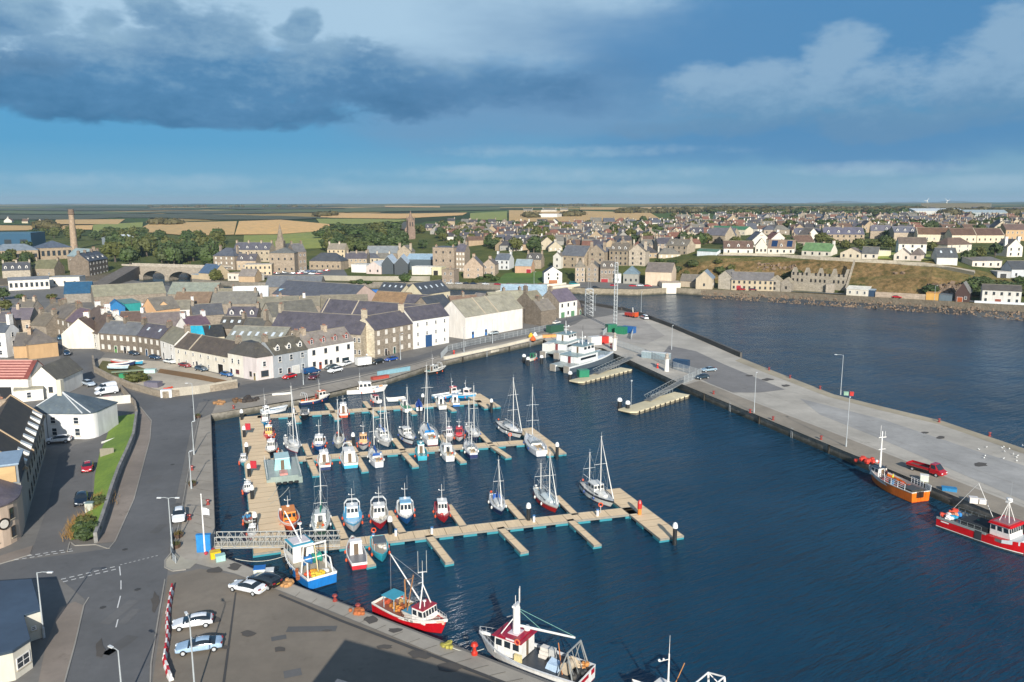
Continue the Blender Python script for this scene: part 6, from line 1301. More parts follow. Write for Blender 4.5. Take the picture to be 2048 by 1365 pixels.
def rails(root,L,zd,half,y0,y1,h=.7,n=6,m=None,name='guard_rail'):
 m=m or rail_m
 b=MB()
 for s in(-1,1):
  pts=[]
  for i in range(n+1):
   y=y0+(y1-y0)*i/n;x=s*max(.03,half(y)-.07);z=zd(y)
   b.tube((x,y,z),(x,y,z+h),.022,m,n=4);pts.append((x,y,z+h))
  b.path(pts,.022,m,4);b.path([(p[0],p[1],p[2]-h*.45)for p in pts],.014,m,4)
 return b.build(name,root)
def fenders(root,half,zd,ys,col='e4e2da',side=(1,-1)):
 for y in ys:
  for s in side:
   b=MB();b.sphere((0,0,0),.16,mat(col,'paint'),n=8,sz=1.8);b.tube((0,0,.25),(-.05*s,0,.75),.02,wire,n=4);o=b.build('fender',root);o.location=(s*(half(y)+.13),y,zd(y)-.35)
def boat_root(name,label,cat,stern,bow,L=None,z=WZ):
 s,b_=P(*stern,z),P(*bow,z);d=b_-s;c=(s+b_)/2
 l=d.length if L is None else L
 return T(name,label,cat,(c.x,c.y,z),math.atan2(d.y,d.x)-math.pi/2),l
def yacht(label,stern,bow,L,col='e4e3de',stripe=None,boot='3a4a5c',mast=12.5,mt=.56,miz=None,cover=None,furl=True,deck='d8d6cf',cab='dedcd5',tender=False,wheel=False,wind=False,jibcol='d8d8d2',spr=1):
 root,L=boat_root('yacht',label,'yacht',stern,bow,L*.87)
 B=L*.30;zd,half=hull(L,B,1.0+L*.015,col,boot,stripe,deck,bul=.08,tw=.62,sheer=.22,rake=.12,name_root=root)
 ym=-L/2+L*mt
 y0,y1=-L*.16,L*.24;zb=zd(0);b=MB();cm=mat(cab,'gloss')
 ring=lambda y,w_,z:[(-w_/2,y,z-.3),(w_/2,y,z-.3),(w_/2*.94,y,z),(w_/2*.6,y,z+.3 if w_>.6 else z),(-w_/2*.6,y,z+.3 if w_>.6 else z),(-w_/2*.94,y,z)]
 b.loft([ring(y0,B*.62,zb+.3),ring(y0+L*.12,B*.62,zb+.32),ring(y1-L*.1,B*.5,zd(y1)+.22),ring(y1,B*.3,zd(y1)+.08)],cm)
 cb=b.build('coachroof',root)
 for s in(-1,1):
  b=MB();xw=B*.31;b.loft([[(s*xw*1.0,y0+.3,zb+.12),(s*xw*.99,y0+.3,zb+.32)],[(s*xw*.90,y1-L*.11,zb+.12),(s*xw*.88,y1-L*.11,zb+.30)]],sgl,closed=False,caps=False);b.loft([[(s*(xw*1.0+.03),y0+.3,zb+.12),(s*(xw*.99+.03),y0+.3,zb+.3)],[(s*(xw*.93+.03),y1-L*.11,zb+.12),(s*(xw*.91+.03),y1-L*.11,zb+.28)]],sgl,closed=False,caps=False);b.build('window',cb)
 b=MB();b.box(-.35,y1-L*.1-.8,zd(y1)+.4,.35,y1-L*.1-.2,zd(y1)+.5,mat('4a5560','glass'));b.build('hatch',cb)
 b=MB();cw_=B*.4;ya=-L*.42;b.box(-cw_/2,ya,zb-.02,cw_/2,y0-.02,zb+.02,mat('b39a76','wood'))
 for s in(-1,1):b.box(s*cw_/2-.05,ya,zb,s*cw_/2+.05,y0-.02,zb+.32,cm);b.box(min(s*cw_/2,s*(cw_/2-.4)),ya,zb+.02,max(s*cw_/2,s*(cw_/2-.4)),y0-.3,zb+.2,mat('b39a76','wood'))
 b.build('cockpit',root)
 if wheel:cabin(root,-L*.2,L*.02,B*.62,zb+.1,1.25,cab,cab,3,name='doghouse')
 else:
  b=MB();hc=mat(cover or '5d6870','fabric');yy=y0-.1
  b.loft([[(-B*.28,yy+.7,zb+.35),(B*.28,yy+.7,zb+.35),(B*.26,yy+.65,zb+.5),(-B*.26,yy+.65,zb+.5)],[(-B*.28,yy,zb+.5),(B*.28,yy,zb+.5),(B*.24,yy-.05,zb+1.05),(-B*.24,yy-.05,zb+1.05)]],hc);b.build('spray_hood',root)
 def rig(ym,H_,nm,boomL,spr):
  zt=zd(ym)+.3;b=MB();b.tube((0,ym,zd(ym)),(0,ym,zt+H_),.095,spar,.07,8)
  for k in range(spr):
   zz=zt+H_*(.5 if spr==1 else(.36+.3*k));w_=B*.36;b.tube((-w_,ym-.1,zz),(0,ym,zz+.06),.035,spar);b.tube((0,ym,zz+.06),(w_,ym-.1,zz),.035,spar)
  b.tube((-.25,ym,zt+H_),(.25,ym,zt+H_),.02,spar,n=4);b.tube((0,ym,zt+H_),(0,ym,zt+H_+.7),.015,spar,n=4)
  ms=b.build(nm,root)
  b=MB();b.tube((0,ym-.1,zt+1.0),(0,ym-boomL,zt+1.05),.06,spar);b.build('boom',ms)
  if cover:
   b=MB();cm_=mat(cover,'fabric');rr=lambda y,a,h:[(-a,y,zt+1.02),(a,y,zt+1.02),(a*.8,y,zt+1.02+h*.6),(0,y,zt+1.02+h),(-a*.8,y,zt+1.02+h*.6)]
   b.loft([rr(ym-.12,.17,.75),rr(ym-boomL*.5,.15,.42),rr(ym-boomL,.08,.2)],cm_);b.build('sail_cover',ms)
  b=MB();w_=half(ym)*.92;zz=zt+H_*(.5 if spr==1 else.36);ws=B*.36
  for s in(-1,1):
   b.tube((s*w_,ym-.15,zd(ym)),(s*ws,ym-.1,zz),.016,wire,n=3);b.tube((s*ws,ym-.1,zz),(0,ym,zt+H_*.98),.016,wire,n=3);b.tube((s*w_*.95,ym+.4,zd(ym)),(0,ym,zt+H_*.5),.014,wire,n=3)
  b.build('shrouds',ms);return zt
 zt=rig(ym,mast,'mast',L*.36,spr)
 b=MB()
 if not miz:b.tube((0,-L*.49,zd(-L*.49)),(0,ym,zt+mast),.014,wire,n=3)
 b.tube((0,L*.485,zd(L*.485)),(0,ym,zt+mast*.97),.016,wire,n=3);b.build('stay',root)
 if furl:
  b=MB();a=Vector((0,L*.475,zd(L*.475)+.5));e=Vector((0,ym+.12,zt+mast*.93));b.tube(a,e,.10,mat(jibcol,'fabric'),.035,6);b.build('furled_sail',root)
 if miz:rig(-L/2+L*miz[0],miz[1],'mizzen_mast',L*.2,1)
 if wind:
  b=MB();b.tube((-.5,-L*.46,zd(-L*.46)),(-.5,-L*.46,4.2),.04,rail_m)
  for k in range(6):
   t_=k*math.pi/3;b.loft([[(-.5-.05*math.sin(t_),-L*.46+.1,4.2+.05*math.cos(t_)),(-.5+.05*math.sin(t_),-L*.46+.12,4.2-.05*math.cos(t_))],[(-.5+.62*math.cos(t_)-.05*math.sin(t_),-L*.46+.1,4.2+.62*math.sin(t_)+.05*math.cos(t_)),(-.5+.62*math.cos(t_)+.05*math.sin(t_),-L*.46+.12,4.2+.62*math.sin(t_)-.05*math.cos(t_))]],mat('e4e4e0','paint'),closed=False,caps=False)
  b.build('wind_generator',root)
 rails(root,L,zd,half,-L*.46,L*.46,.62,8)
 fenders(root,half,zd,(-L*.2,L*.12),rnd.choice(['e4e2da','2c4a8a','d0d0cc']))
 b=MB();b.sphere((0,0,0),.22,mat(rnd.choice(['d2552c','e0e0dc']),'paint'),n=8);o=b.build('buoy',root);o.location=(.5,-L*.46,zd(-L*.46)+.6)
 return root
def motor(label,stern,bow,L,col,house=(.42,.68),hcol='e4e2dc',roof=None,deck='b9b4a6',stripe=None,boot='2f3438',B=None,fb=None,hh=1.75,win=3,mast=2.2,cuddy=None,cover=None,gear=(),cat='boat',name='fishing_boat',arch=None,aerial=1,rail=True,wcol=None,bul=.3,fend='d85a34'):
 root,L=boat_root(name,label,cat,stern,bow,L)
 B=B or L*.325;fb=fb or.62+L*.045
 zd,half=hull(L,B,fb,col,boot,stripe,deck,bul=bul,tw=.78,sheer=.6,name_root=root)
 if house:
  y0,y1=-L/2+L*house[0],-L/2+L*house[1];zb=zd((y0+y1)/2);w_=min(B*.66,half(y1)*1.75)
  c=cabin(root,y0,y1,w_,zb-.02,hh,hcol,roof,win)
  zt=zb+hh
  if mast:
   b=MB();yy=y0+.35;b.tube((0,yy,zt),(0,yy,zt+mast),.05,spar,.03);b.tube((-.45,yy,zt+mast*.6),(.45,yy,zt+mast*.6),.03,spar)
   b.lathe((0,yy+.25,zt+.1),[(.02,0),(.24,.02),(.26,.14),(.2,.24),(.02,.26)],mat('e6e6e2','paint'),8);b.sphere((.45,yy,zt+mast*.6+.12),.1,mat('e6e6e2','paint'),n=6)
   b.tube((-.4,yy,zt+mast*.6),(-.4,yy,zt+mast*1.5),.014,wire,n=3);b.build('mast',root)
 if cuddy:
  y0,y1=-L/2+L*cuddy[0],-L/2+L*cuddy[1];b=MB();m_=mat(cuddy[2],'fabric' if len(cuddy)>3 else 'gloss');z=zd(y0)
  rr=lambda y,k:[(-half(y)*k,y,zd(y)-.05),(half(y)*k,y,zd(y)-.05),(half(y)*k*.86,y,zd(y)+.42),(0,y,zd(y)+.55),(-half(y)*k*.86,y,zd(y)+.42)]
  b.loft([rr(y0,.8),rr((y0+y1)/2,.8),rr(y1,.65)],m_);b.build('foredeck_cover' if len(cuddy)>3 else 'cuddy',root)
 if cover:
  y0,y1=-L/2+L*cover[0],-L/2+L*cover[1];b=MB();m_=mat(cover[2],'fabric');rr=lambda y,k:[(-half(y)*1.01,y,zd(y)+bul*.6),(half(y)*1.01,y,zd(y)+bul*.6),(half(y)*.7,y,zd(y)+bul+.25+k),(0,y,zd(y)+bul+.45+k),(-half(y)*.7,y,zd(y)+bul+.25+k)]
  b.loft([rr(y0,0),rr((y0+y1)/2,.15),rr(y1,0)],m_);b.build('cover',root)
 if rail:rails(root,L,zd,half,L*.16,L*.47,.5,4,name='bow_rail')
 if arch:
  b=MB();y=-L/2+L*arch;x=half(y)-.15;z=zd(y);am=mat('d5d7d6','metal')
  pts=[(-x,y,z),(-x,y,z+1.5),(-x*.6,y,z+2.1),(x*.6,y,z+2.1),(x,y,z+1.5),(x,y,z)];b.path(pts,.05,am);b.path([(p[0],p[1]-.5,p[2])for p in pts],.05,am);b.build('gantry',root)
 for k,(gy,gc,gk)in enumerate(gear):
  y=-L/2+L*gy;z=zd(y);b=MB();gm_=mat(gc,'fabric')
  if gk=='ball':b.sphere((0,0,.3),.3,gm_,n=8);nm='buoy'
  elif gk=='box':b.box(-.4,-.3,0,.4,.3,.45,gm_);b.box(-.34,-.24,.45,.34,.24,.47,mat('55585a','plain'));nm='fish_box'
  elif gk=='heap':
   for q in range(7):b.sphere((rnd.uniform(-.5,.5),rnd.uniform(-.4,.4),.15+rnd.uniform(0,.2)),rnd.uniform(.2,.32),gm_,n=6)
   nm='net_heap'
  elif gk=='engine':b.box(-.2,-.25,-.2,.2,.2,.55,gm_);b.box(-.1,-.15,-.9,.1,.05,-.2,gm_);nm='outboard'
  else:b.lathe((0,0,0),[(.3,0),(.3,.7)],gm_,10);nm='barrel'
  o=b.build(nm,root);o.location=((-.5 if k%2 else.5)*min(1,half(y))if gk not in('engine',)else 0,y,z)
 if fend:fenders(root,half,zd,(-L*.15,L*.15),fend)
 return root
motor('tiny white cabin boat with turquoise bow left of the main pontoon',(489,918),(486,938),4.6,'3aa5b8',(.3,.62),hh=1.2,mast=0,stripe='e4e4e0')
motor('small navy and white open-sterned cabin boat left of the main pontoon',(496,975),(496,999),5.0,'1f3566',(.28,.6),hh=1.2,mast=.8,stripe='e8e8e6')
motor('dark green open boat with red interior left of the main pontoon',(501,1034),(496,1061),5.2,'16322a',None,deck='8a4a3e',stripe='c9c4b4',gear=((.3,'3d7ea8','heap'),(.55,'8a4a3e','ball'),(.2,'2a2c2e','engine')),rail=False)
motor('small red and white boat under the lattice footbridge',(508,1062),(503,1086),4.8,'b03238',(.3,.6),hh=1.1,mast=1,stripe='e8e8e4',deck='8f8b80')
motor('bright blue fishing boat with white wheelhouse at pontoon corner',(533,838),(528,858),6.2,'1f8fc0',(.25,.5),gear=((.12,'8a3a36','heap'),),deck='8c6a5a',mast=1.4)
motor('red fishing boat with yellow wheelhouse beside the main pontoon',(541,862),(535,890),7.0,'c4202c',(.3,.55),hcol='e0ae62',roof='e8e4da',stripe='d02a34',deck='b5463c',gear=((.75,'e8623c','ball'),(.15,'3b3b3b','heap')),mast=1)
motor('black hulled fishing boat with white wheelhouse below red boat',(546,893),(540,918),7.0,'1d2226',(.3,.58),win=4,stripe='dcdad2',gear=((.12,'c9c6bb','heap'),),mast=1.2)
motor('small grey inflatable tender beside the black hulled boat',(560,908),(565,918),3.4,'9aa0a4',None,rail=False,fend=None,name='tender',gear=((.1,'303234','engine'),))
yacht('white sloop with red underside and wind generator on the middle row',(573,883),(601,912),10.5,'dfe1e0',boot='a8343a',mast=11.8,mt=.56,wind=True,furl=True,jibcol='cfd2d4')
motor('blue and white fishing boat with tall radar mast on middle row',(642,880),(636,909),8.0,'1f5aa6',(.42,.7),stripe='e4e6e6',mast=3.2,gear=((.15,'35708f','box'),(.25,'6a4a3a','heap')),cuddy=(.74,.9,'2460b0'))
yacht('pale beige sloop with dark sail heap, fourth from left in middle row',(681,877),(675,905),8.5,'cfcbbb',mast=8.4,mt=.5,cover='2a2326',furl=False,deck='c9c4b2',cab='d4d0c2')
motor('navy trimmed boat with orange wheelhouse and dark mast on middle row',(728,879),(726,908),7.4,'e2e0da',(.3,.52),hcol='d9a878',stripe='22305a',mast=2.6,cover=(.1,.28,'23458f'),gear=((.8,'c04038','ball'),))
yacht('white ketch with blue mizzen cover on the middle row',(757,870),(781,901),11.5,'e6e4de',mast=10.2,mt=.60,miz=(.2,5.8),cover='2465b0',wheel=True)
yacht('white motor sailer with grey windows right of the white ketch',(801,866),(830,896),11,'e2e3e2',stripe='2a2f36',mast=10.2,mt=.56,wheel=True,furl=False,boot='7a3a34')
yacht('large white yacht with bright blue boom cover and very tall mast',(868,896),(846,856),14,'e6e4e0',mast=14.2,mt=.55,cover='1f7fc4',furl=True,spr=2,boot='8a4038')
motor('white cabin boat with pink roof beside the tall masted yacht',(897,869),(900,888),6.5,'e4e0dc',(.35,.65),hcol='ddd2d4',roof='c9a8ac',gear=((.2,'3a3438','heap'),))
motor('red cabined white fishing boat right of the pink roofed boat',(919,865),(918,889),6.8,'e6e2dc',(.4,.66),hcol='b8323c',roof='b8323c',stripe='b02a34',mast=1.8)
yacht('navy blue sloop with white deck on the middle row north side',(936,862),(958,886),10,'1c2c55',stripe='e0e0dc',mast=10,mt=.58,furl=False)
yacht('big white yacht with dark waterline stripe at the middle row end',(1000,853),(1044,880),13.5,'e8e6e0',stripe='2b3036',mast=11.2,mt=.62,spr=2,boot='2b3036')
yacht('big white yacht with open cockpit moored on the end platform',(1087,918),(1051,876),14,'e9e7e3',mast=11,mt=.62,spr=2,furl=False,deck='cfd2d4',boot='40526a')
motor('navy and white cabin boat stern-on below the middle row',(651,944),(646,914),8.2,'22345e',(.38,.68),hcol='ece8df',stripe='e6e4de',gear=((.1,'d8582c','box'),),mast=1)
motor('pale turquoise sterned white cabin cruiser below the middle row',(703,941),(693,908),9.0,'45aed0',(.22,.62),hcol='ece9e2',stripe='dfe4e4',hh=2.0,gear=((.78,'8c8c86','heap'),),arch=.8,B=3.4)
yacht('white yacht with tan cockpit hood, stern toward the camera',(760,939),(742,908),10,'dcdedf',mast=8.8,mt=.6,cover='1f56a0',furl=False,cab='d8d6cf')
motor('turquoise cabin boat with dark blue door below the middle row',(846,926),(838,898),7.2,'2f9fb2',(.4,.78),hcol='e4e0d6',roof='3f9aa6',stripe='3aa5b8',win=2,deck='4d8f98',mast=.8)
yacht('white yacht with steel hoops, stern-on right of turquoise boat',(902,928),(886,894),10.5,'e6e5e1',mast=7.4,mt=.5,furl=False,wheel=True,deck='c9cec9')
yacht('dark blue ketch stern-on below the middle row',(949,921),(932,891),9.8,'1b2a58',stripe='c9ccd2',mast=9.2,mt=.62,miz=(.28,4.8),furl=False)
r_,L_=boat_root('landing_craft','grey green landing craft workboat with turquoise deckhouse','workboat',(571,974),(560,923),12.5)
gcol=mat('8f9c94','paint');b=MB();w_=2.6
for s in(-1,1):b.box(s*w_-.5,-6.2,-.5,s*w_+.5,6,1.1,gcol)
b.build('hull',r_);b=MB();b.box(-2.6,-5.9,.6,2.6,5.6,1.15,mat('a5aca4','paint'));b.build('deck',r_)
cabin(r_,-1.2,2.8,2.9,1.15,2.1,'9fd6da','b5d2d0',3)
b=MB();b.box(-2.4,-6.3,.3,2.4,-6.05,1.6,gcol)
for i in range(5):b.lathe((-2+i,-6.5,.55),[(.1,-.3),(.38,-.3),(.38,.0),(.1,.0)],mat('222426','fabric'),8)
b.build('ramp',r_)
b=MB();b.box(-.7,-4.6,1.15,.7,-2.4,1.5,mat('c98a80','paint'));b.build('winch',r_)
rails(r_,12,lambda y:1.15,lambda y:3.0,-5.5,5.5,1.0,8)
motor('black inflatable workboat on the far row near the corner',(610,824),(609,845),7,'2a2e32',(.35,.6),hcol='4b5258',hh=1.1,mast=0,rail=False,boot='3a3f44',bul=.1,fend=None,name='inflatable_boat',gear=((.1,'3c4146','engine'),(.75,'6a7076','heap')))
motor('white cabin boat with orange red stern on the far row',(688,840),(686,818),7.5,'d0502e',(.35,.7),hcol='e8e4de',stripe='e6e2dc',roof='dcdad6',mast=2.2,deck='b2643f',hh=1.9)
motor('small white boat with red cabin top north of the far row',(755,806),(746,802),5,'e6e2de',(.3,.65),hcol='e2d8d6',roof='a83a40',hh=1.2,mast=0)
motor('open white and pink dinghy north of the far row',(800,802),(783,804),5,'d4d8d6',None,deck='c9a0a0',rail=False,fend=None,name='dinghy')
motor('white hulled boat with green deck south of the far row',(818,827),(804,812),7,'e4e4de',(.6,.84),hcol='e4e0dc',deck='3f8a68',hh=1.3,mast=0)
motor('boat under a dark blue fitted cover on the far row',(839,826),(837,808),6,'dcdcd8',None,cover=(.08,.95,'1d4a9c'),rail=False,fend=None,name='covered_boat',gear=((.02,'303234','engine'),))
motor('white cabin cruiser on the far row right of the covered boat',(887,823),(876,803),7.6,'e9e7e2',(.4,.8),hcol='ece9e4',hh=1.5,mast=.8)
motor('white and deep blue cabin boat, stern-on at the far row',(914,818),(906,799),6.8,'1f66a8',(.4,.75),hcol='e6e4e0',stripe='dfe0de',roof='dfe4e8',hh=1.5,mast=0)
motor('pale blue fishing boat with red trimmed white wheelhouse, far row north',(884,797),(905,794),8,'2f8fc4',(.62,.84),hcol='e6ddd8',roof='b8323c',deck='8f9a98',mast=2.4,stripe='e0e4e2')
motor('cyan blue fishing boat with white radar at the far row end',(915,795),(937,797),7.6,'1f93c8',(.55,.8),hcol='e4d6d2',roof='e4e2dc',deck='2f6f8c',mast=2.2,gear=((.2,'1d5f78','heap'),))
root=motor('orange rigid inflatable workboat with orange cabin on near row',(574,1029),(585,1068),8.6,'d0562e',(.25,.62),hcol='e08a3a',roof='e08a3a',hh=1.5,mast=1.8,deck='d0562e',boot='1f3a30',bul=.35,B=3.2,rail=False,name='inflatable_boat',gear=((.72,'e0703a','box'),))
yacht('dark green motor ketch with white aft cabin on the near row',(640,1074),(645,1027),11,'1d3a30',stripe='c9cdc6',mast=7.8,mt=.78,miz=(.55,4),wheel=True,furl=False,deck='b9beb8',cab='c9cdc8',cover='2f8a72')
motor('white boat with sky blue foredeck bow-on, near row',(704,1026),(708,1069),9.0,'e6e5e1',(.22,.45),hcol='dfe2e2',deck='4aa8d4',stripe='5ab0d8',mast=2.6,arch=.2,hh=1.6)
motor('red fishing boat bow-on with white gantry on the near row',(757,1021),(761,1064),9.0,'c81f2c',(.35,.58),stripe='ddd8cf',deck='9a958a',mast=2.8,arch=.2,gear=((.12,'77726a','heap'),(.7,'b9b4a8','heap')))
motor('blue fishing boat with round white radar arch on near row',(808,1013),(814,1053),8.8,'1f5f9c',(.4,.72),roof='7fb4d2',stripe='e2e4e2',mast=2.6,arch=.5,hh=2.0)
motor('small red fishing boat with white wheelhouse right on near row',(881,1014),(889,1051),7.6,'bf2430',(.34,.62),stripe='c23440',deck='9c4a42',mast=2.6,win=3,gear=((.85,'d84a3a','ball'),))
yacht('small navy sloop with white deck moored mid near row',(987,1000),(1005,1038),9.0,'1e2f55',stripe='dfe2e4',mast=7.3,mt=.6,furl=True,cover='2a5fae')
yacht('red hulled ketch with pale deck on the near row',(1078,991),(1113,1029),11.5,'c02a24',stripe='d8d4c8',boot='8f2a22',mast=7.9,mt=.6,miz=(.15,4.6),cab='d4dcd8',deck='cfd6d2')
yacht('white ketch with dark stripe beside the near row end platform',(1170,978),(1226,1019),12.5,'e6e3d8',stripe='3a3d40',boot='6a3a34',mast=9.8,mt=.56,miz=(.18,5.7),wheel=True,cab='dedcd4')
motor('red and white open boat with maroon hood south of near row',(718,1136),(706,1096),8.4,'c02a34',(.42,.58),hcol='ece8e4',hh=1.9,stripe='e8e4dc',cuddy=(.68,.9,'7a2f3a',1),win=1,mast=0,deck='77777a')
motor('turquoise fishing boat bow-on with grey canopy south of near row',(756,1092),(764,1122),7.8,'35b2c4',None,deck='a8a294',stripe='3fb6c6',gear=((.3,'e0672f','ball'),(.5,'d9d4c8','heap'),(.15,'d8582c','ball')),rail=False)
b=MB();b.loft([[(-.9,-1.6,1.9),(.9,-1.6,1.9),(.9,-1.6,2.0),(-.9,-1.6,2.0)],[(-.9,1.0,1.9),(.9,1.0,1.9),(.9,1.0,2.0),(-.9,1.0,2.0)]],mat('59646c','fabric'))
for x in(-.85,.85):
 for y in(-1.5,.9):b.tube((x,y,.7),(x,y,1.9),.03,rail_m)
tq=[o for o in COL.objects if o.get('label','').startswith('turquoise fishing boat bow-on')][0];b.build('canopy',tq)
r7=motor('long white fishing boat alongside the north quay',(697,788),(771,783),10.8,'eceae5',(.3,.62),hcol='ece8e0',stripe='eceae5',hh=2.0,mast=2.6,deck='c9c4b6',B=3.6,gear=((.75,'2f68b4','box'),(.85,'d89a6a','heap')))
motor('orange and navy fishing boat cluttered with gear at the north quay',(606,809),(652,801),8.6,'22345c',(.62,.86),hcol='ddd8d0',roof='c9663c',stripe='dcd8ce',deck='d0784a',mast=3.0,gear=((.1,'d86a34','heap'),(.25,'d8503a','heap'),(.4,'e0885a','box')),B=3.4,arch=.2)
motor('small white boat with blue deck in the north-west corner',(531,828),(567,823),6.4,'e8e8e6',(.1,.3),hcol='e8e6e2',hh=1.1,stripe='cfd6da',deck='54788f',mast=3,B=2.4,fend=None)
motor('black fishing boat with net gear at the quay steps',(860,749),(886,743),8.0,'24282a',(.25,.5),hcol='b9b9b4',deck='6a6a66',mast=3.4,arch=.7,gear=((.8,'8a8880','heap'),(.15,'4a7a78','box')))
motor('small white workboat with green canopy near the catamarans',(1056,724),(1074,716),6.5,'d9d4c2',(.4,.7),hcol='2f7a58',roof='2a6a4c',hh=1.4,mast=0)
def text_on(root,s,size,loc,rot,col,name='lettering'):
 cu=bpy.data.curves.new(name,'FONT');cu.body=s;cu.size=size;cu.extrude=.01;cu.align_x='CENTER';cu.align_y='CENTER'
 cu.materials.append(mat(col,'paint'));o=bpy.data.objects.new(name,cu);COL.objects.link(o)
 bpy.context.view_layer.update();me=bpy.data.meshes.new_from_object(o.evaluated_get(bpy.context.evaluated_depsgraph_get()));bpy.data.objects.remove(o)
 o=link(name,me,root);o.location=loc;o.rotation_euler=rot;return o
wm2=mat('e8e6e0','gloss');blk=mat('1f2022','fabric');steel=mat('8f9290','metal')
def tyre_at(root,x,y,z):
 b=MB();ring=[(0,.34*math.cos(t_),.34*math.sin(t_))for t_ in[2*math.pi*i/9 for i in range(10)]];b.path(ring,.12,blk,6);o=b.build('tyre_fender',root);o.location=(x,y,z)
root,L=boat_root('trawler','blue and white trawler with white stern gantry by quay','fishing boat',(646,1175),(577,1108),13.5);root.scale=(.92,)*3
B=5.0;zd,half=hull(L,B,1.7,'1d76c0','22262a','dfe2e2','a79c86',bul=.55,tw=.9,sheer=.55,name_root=root,rail='e4e4e0')
c=cabin(root,.3,4.0,3.3,zd(1)+.0,2.6,'e9e6df','3a98b0',5,.95)
cabin(root,3.6,5.4,2.6,zd(4.4)-.3,1.4,'e4e2da','dfe0dc',2,.8,name='whaleback')
b=MB();b.box(-1.3,.7,zd(1)+2.72,1.3,3.2,zd(1)+2.85,mat('d8cfcf','paint'));b.tube((0,1.0,zd(1)+2.7),(-1.6,3.0,zd(1)+7.4),.13,wm2,.08);b.tube((.5,2.2,zd(1)+2.7),(.4,2.4,zd(1)+5.0),.07,wm2);b.tube((-.4,2.4,zd(1)+4.2),(.9,2.4,zd(1)+4.2),.05,wm2);b.lathe((.4,2.4,zd(1)+5.0),[(.05,0),(.35,.05),(.35,.25),(.05,.3)],wm2,10);b.build('mast',root)
b=MB();z0=zd(-5)
for x in(-1.9,1.9):b.tube((x,-3.6,z0),(x*.86,-4.2,z0+4.4),.14,wm2,.11);b.tube((x,-6.2,z0),(x*.9,-5.6,z0+2.4),.11,wm2);b.tube((x*.9,-5.6,z0+2.4),(x*.93,-4.0,z0+2.2),.09,wm2)
b.tube((-1.75,-4.2,z0+4.4),(1.75,-4.2,z0+4.4),.15,wm2);b.tube((-1.85,-3.9,z0+2.2),(1.85,-3.9,z0+2.2),.09,wm2);b.tube((0,-4.2,z0+4.4),(0,-5.4,z0),.07,mat('e0cf9a','paint'))
b.build('gantry',root)
for x,cc in((-.9,'2f76b0'),(.6,'2f9a86')):
 b=MB();b.lathe((0,0,0),[(.2,-.55),(.75,-.55),(.75,-.48),(.5,-.45),(.5,.45),(.75,.48),(.75,.55),(.2,.55)],mat(cc,'fabric'),14);o=b.build('net_drum',root);o.location=(x,-3.4,z0+1.9);o.rotation_euler=(0,math.pi/2,0)
for x,y,cc in((-1.2,-4.7,'d0532c'),(-.2,-4.6,'d99a2c'),(.2,-5.7,'d8b432'),(-.6,-5.8,'d8b840'),(1.2,-5.0,'ddd8d0')):
 b=MB()
 for q in range(9):b.sphere((rnd.uniform(-.55,.55),rnd.uniform(-.4,.4),.2+rnd.uniform(0,.4)),rnd.uniform(.22,.36),mat(cc,'fabric'),n=6)
 o=b.build('net_heap',root);o.location=(x,y,z0)
for y in(2.5,.5,-1.5):tyre_at(root,-half(y)-.16,y,zd(y)-.2)
b=MB()
for q in range(14):b.sphere((rnd.uniform(-.1,.1),rnd.uniform(-.5,.5),rnd.uniform(-.9,.7)),rnd.uniform(.18,.3),mat('9a5a34','fabric'),n=6)
o=b.build('hanging_net',root);o.location=(-half(-3.8)-.15,-3.8,z0+.4)
rails(root,L,zd,half,-1.5,L*.48,1.0,7,mat('e2e2de','paint'))
root,L=boat_root('trawler','red and white trawler with wooden derrick and rusty nets at quay','fishing boat',(766,1218),(890,1271),15.5);root.scale=(.72,)*3
B=5.2;zd,half=hull(L,B,1.75,'c2121f','5a1418','e4e0d6','8f5a48',bul=.5,tw=.8,sheer=.75,name_root=root,rail='e6e2d8')
c=cabin(root,1.4,4.2,3.4,zd(2.6)-.1,2.3,'ece9e2','a02834',5,.97)
b=MB();zt=zd(2.6)+2.3
for x in(-1.3,1.3):b.tube((x,2.9,zt),(0,2.4,zt+3.6),.12,wm2,.1)
b.tube((0,2.4,zt+3.4),(0,2.4,zt+5.8),.11,wm2);b.tube((-1.0,2.4,zt+5.4),(1.0,2.4,zt+6.0),.08,wm2);b.tube((-.1,2.4,zt+3.9),(.9,2.4,zt+4.1),.06,wm2)
for x,h_ in((-1.0,3.6),(0,2.2),(1.0,4.2)):b.tube((x,2.4,zt+5.5+x*.3),(x,2.4,zt+5.5+h_),.03,mat('d9d6cc','paint'),n=4)
b.lathe((.5,3.2,zt+.1),[(.08,0),(.08,.9),(.3,.95),(.3,1.1),(.05,1.15)],wm2,8);b.build('mast',root)
b=MB();b.tube((-.5,1.8,zt-.4),(-1.0,-6.0,zt+6.2),.13,wm2,.09);b.tube((-1.0,-6.0,zt+6.2),(0,2.3,zt+4.6),.03,wire,n=4);b.tube((-1.0,-6.0,zt+6.2),(-1.0,-6.1,zd(-6)+1.6),.025,wire,n=4);b.build('derrick',root)
b=MB();tan=mat('a5764a','paint');z0=zd(-3);b.tube((-.4,-2.0,z0),(-.9,-2.6,z0+5.2),.12,tan);b.tube((.9,-.6,z0),(.7,1.0,z0+7.6),.1,tan);b.tube((-.9,-2.6,z0+5.0),(.6,.8,z0+7.0),.07,tan);b.build('tripod',root)
b=MB();b.box(-1.5,-1.2,z0,1.5,1.2,z0+.9,mat('c9c2b6','paint'));b.box(-1.4,-1.1,z0+.9,1.4,1.1,z0+.96,mat('4f8fa8','paint'));b.build('hatch',root)
b=MB()
for x in(-1.2,1.2):
 for y in(-5.6,-3.2):b.tube((x,y,z0),(x,y,z0+2.2),.06,mat('a9c4cc','paint'))
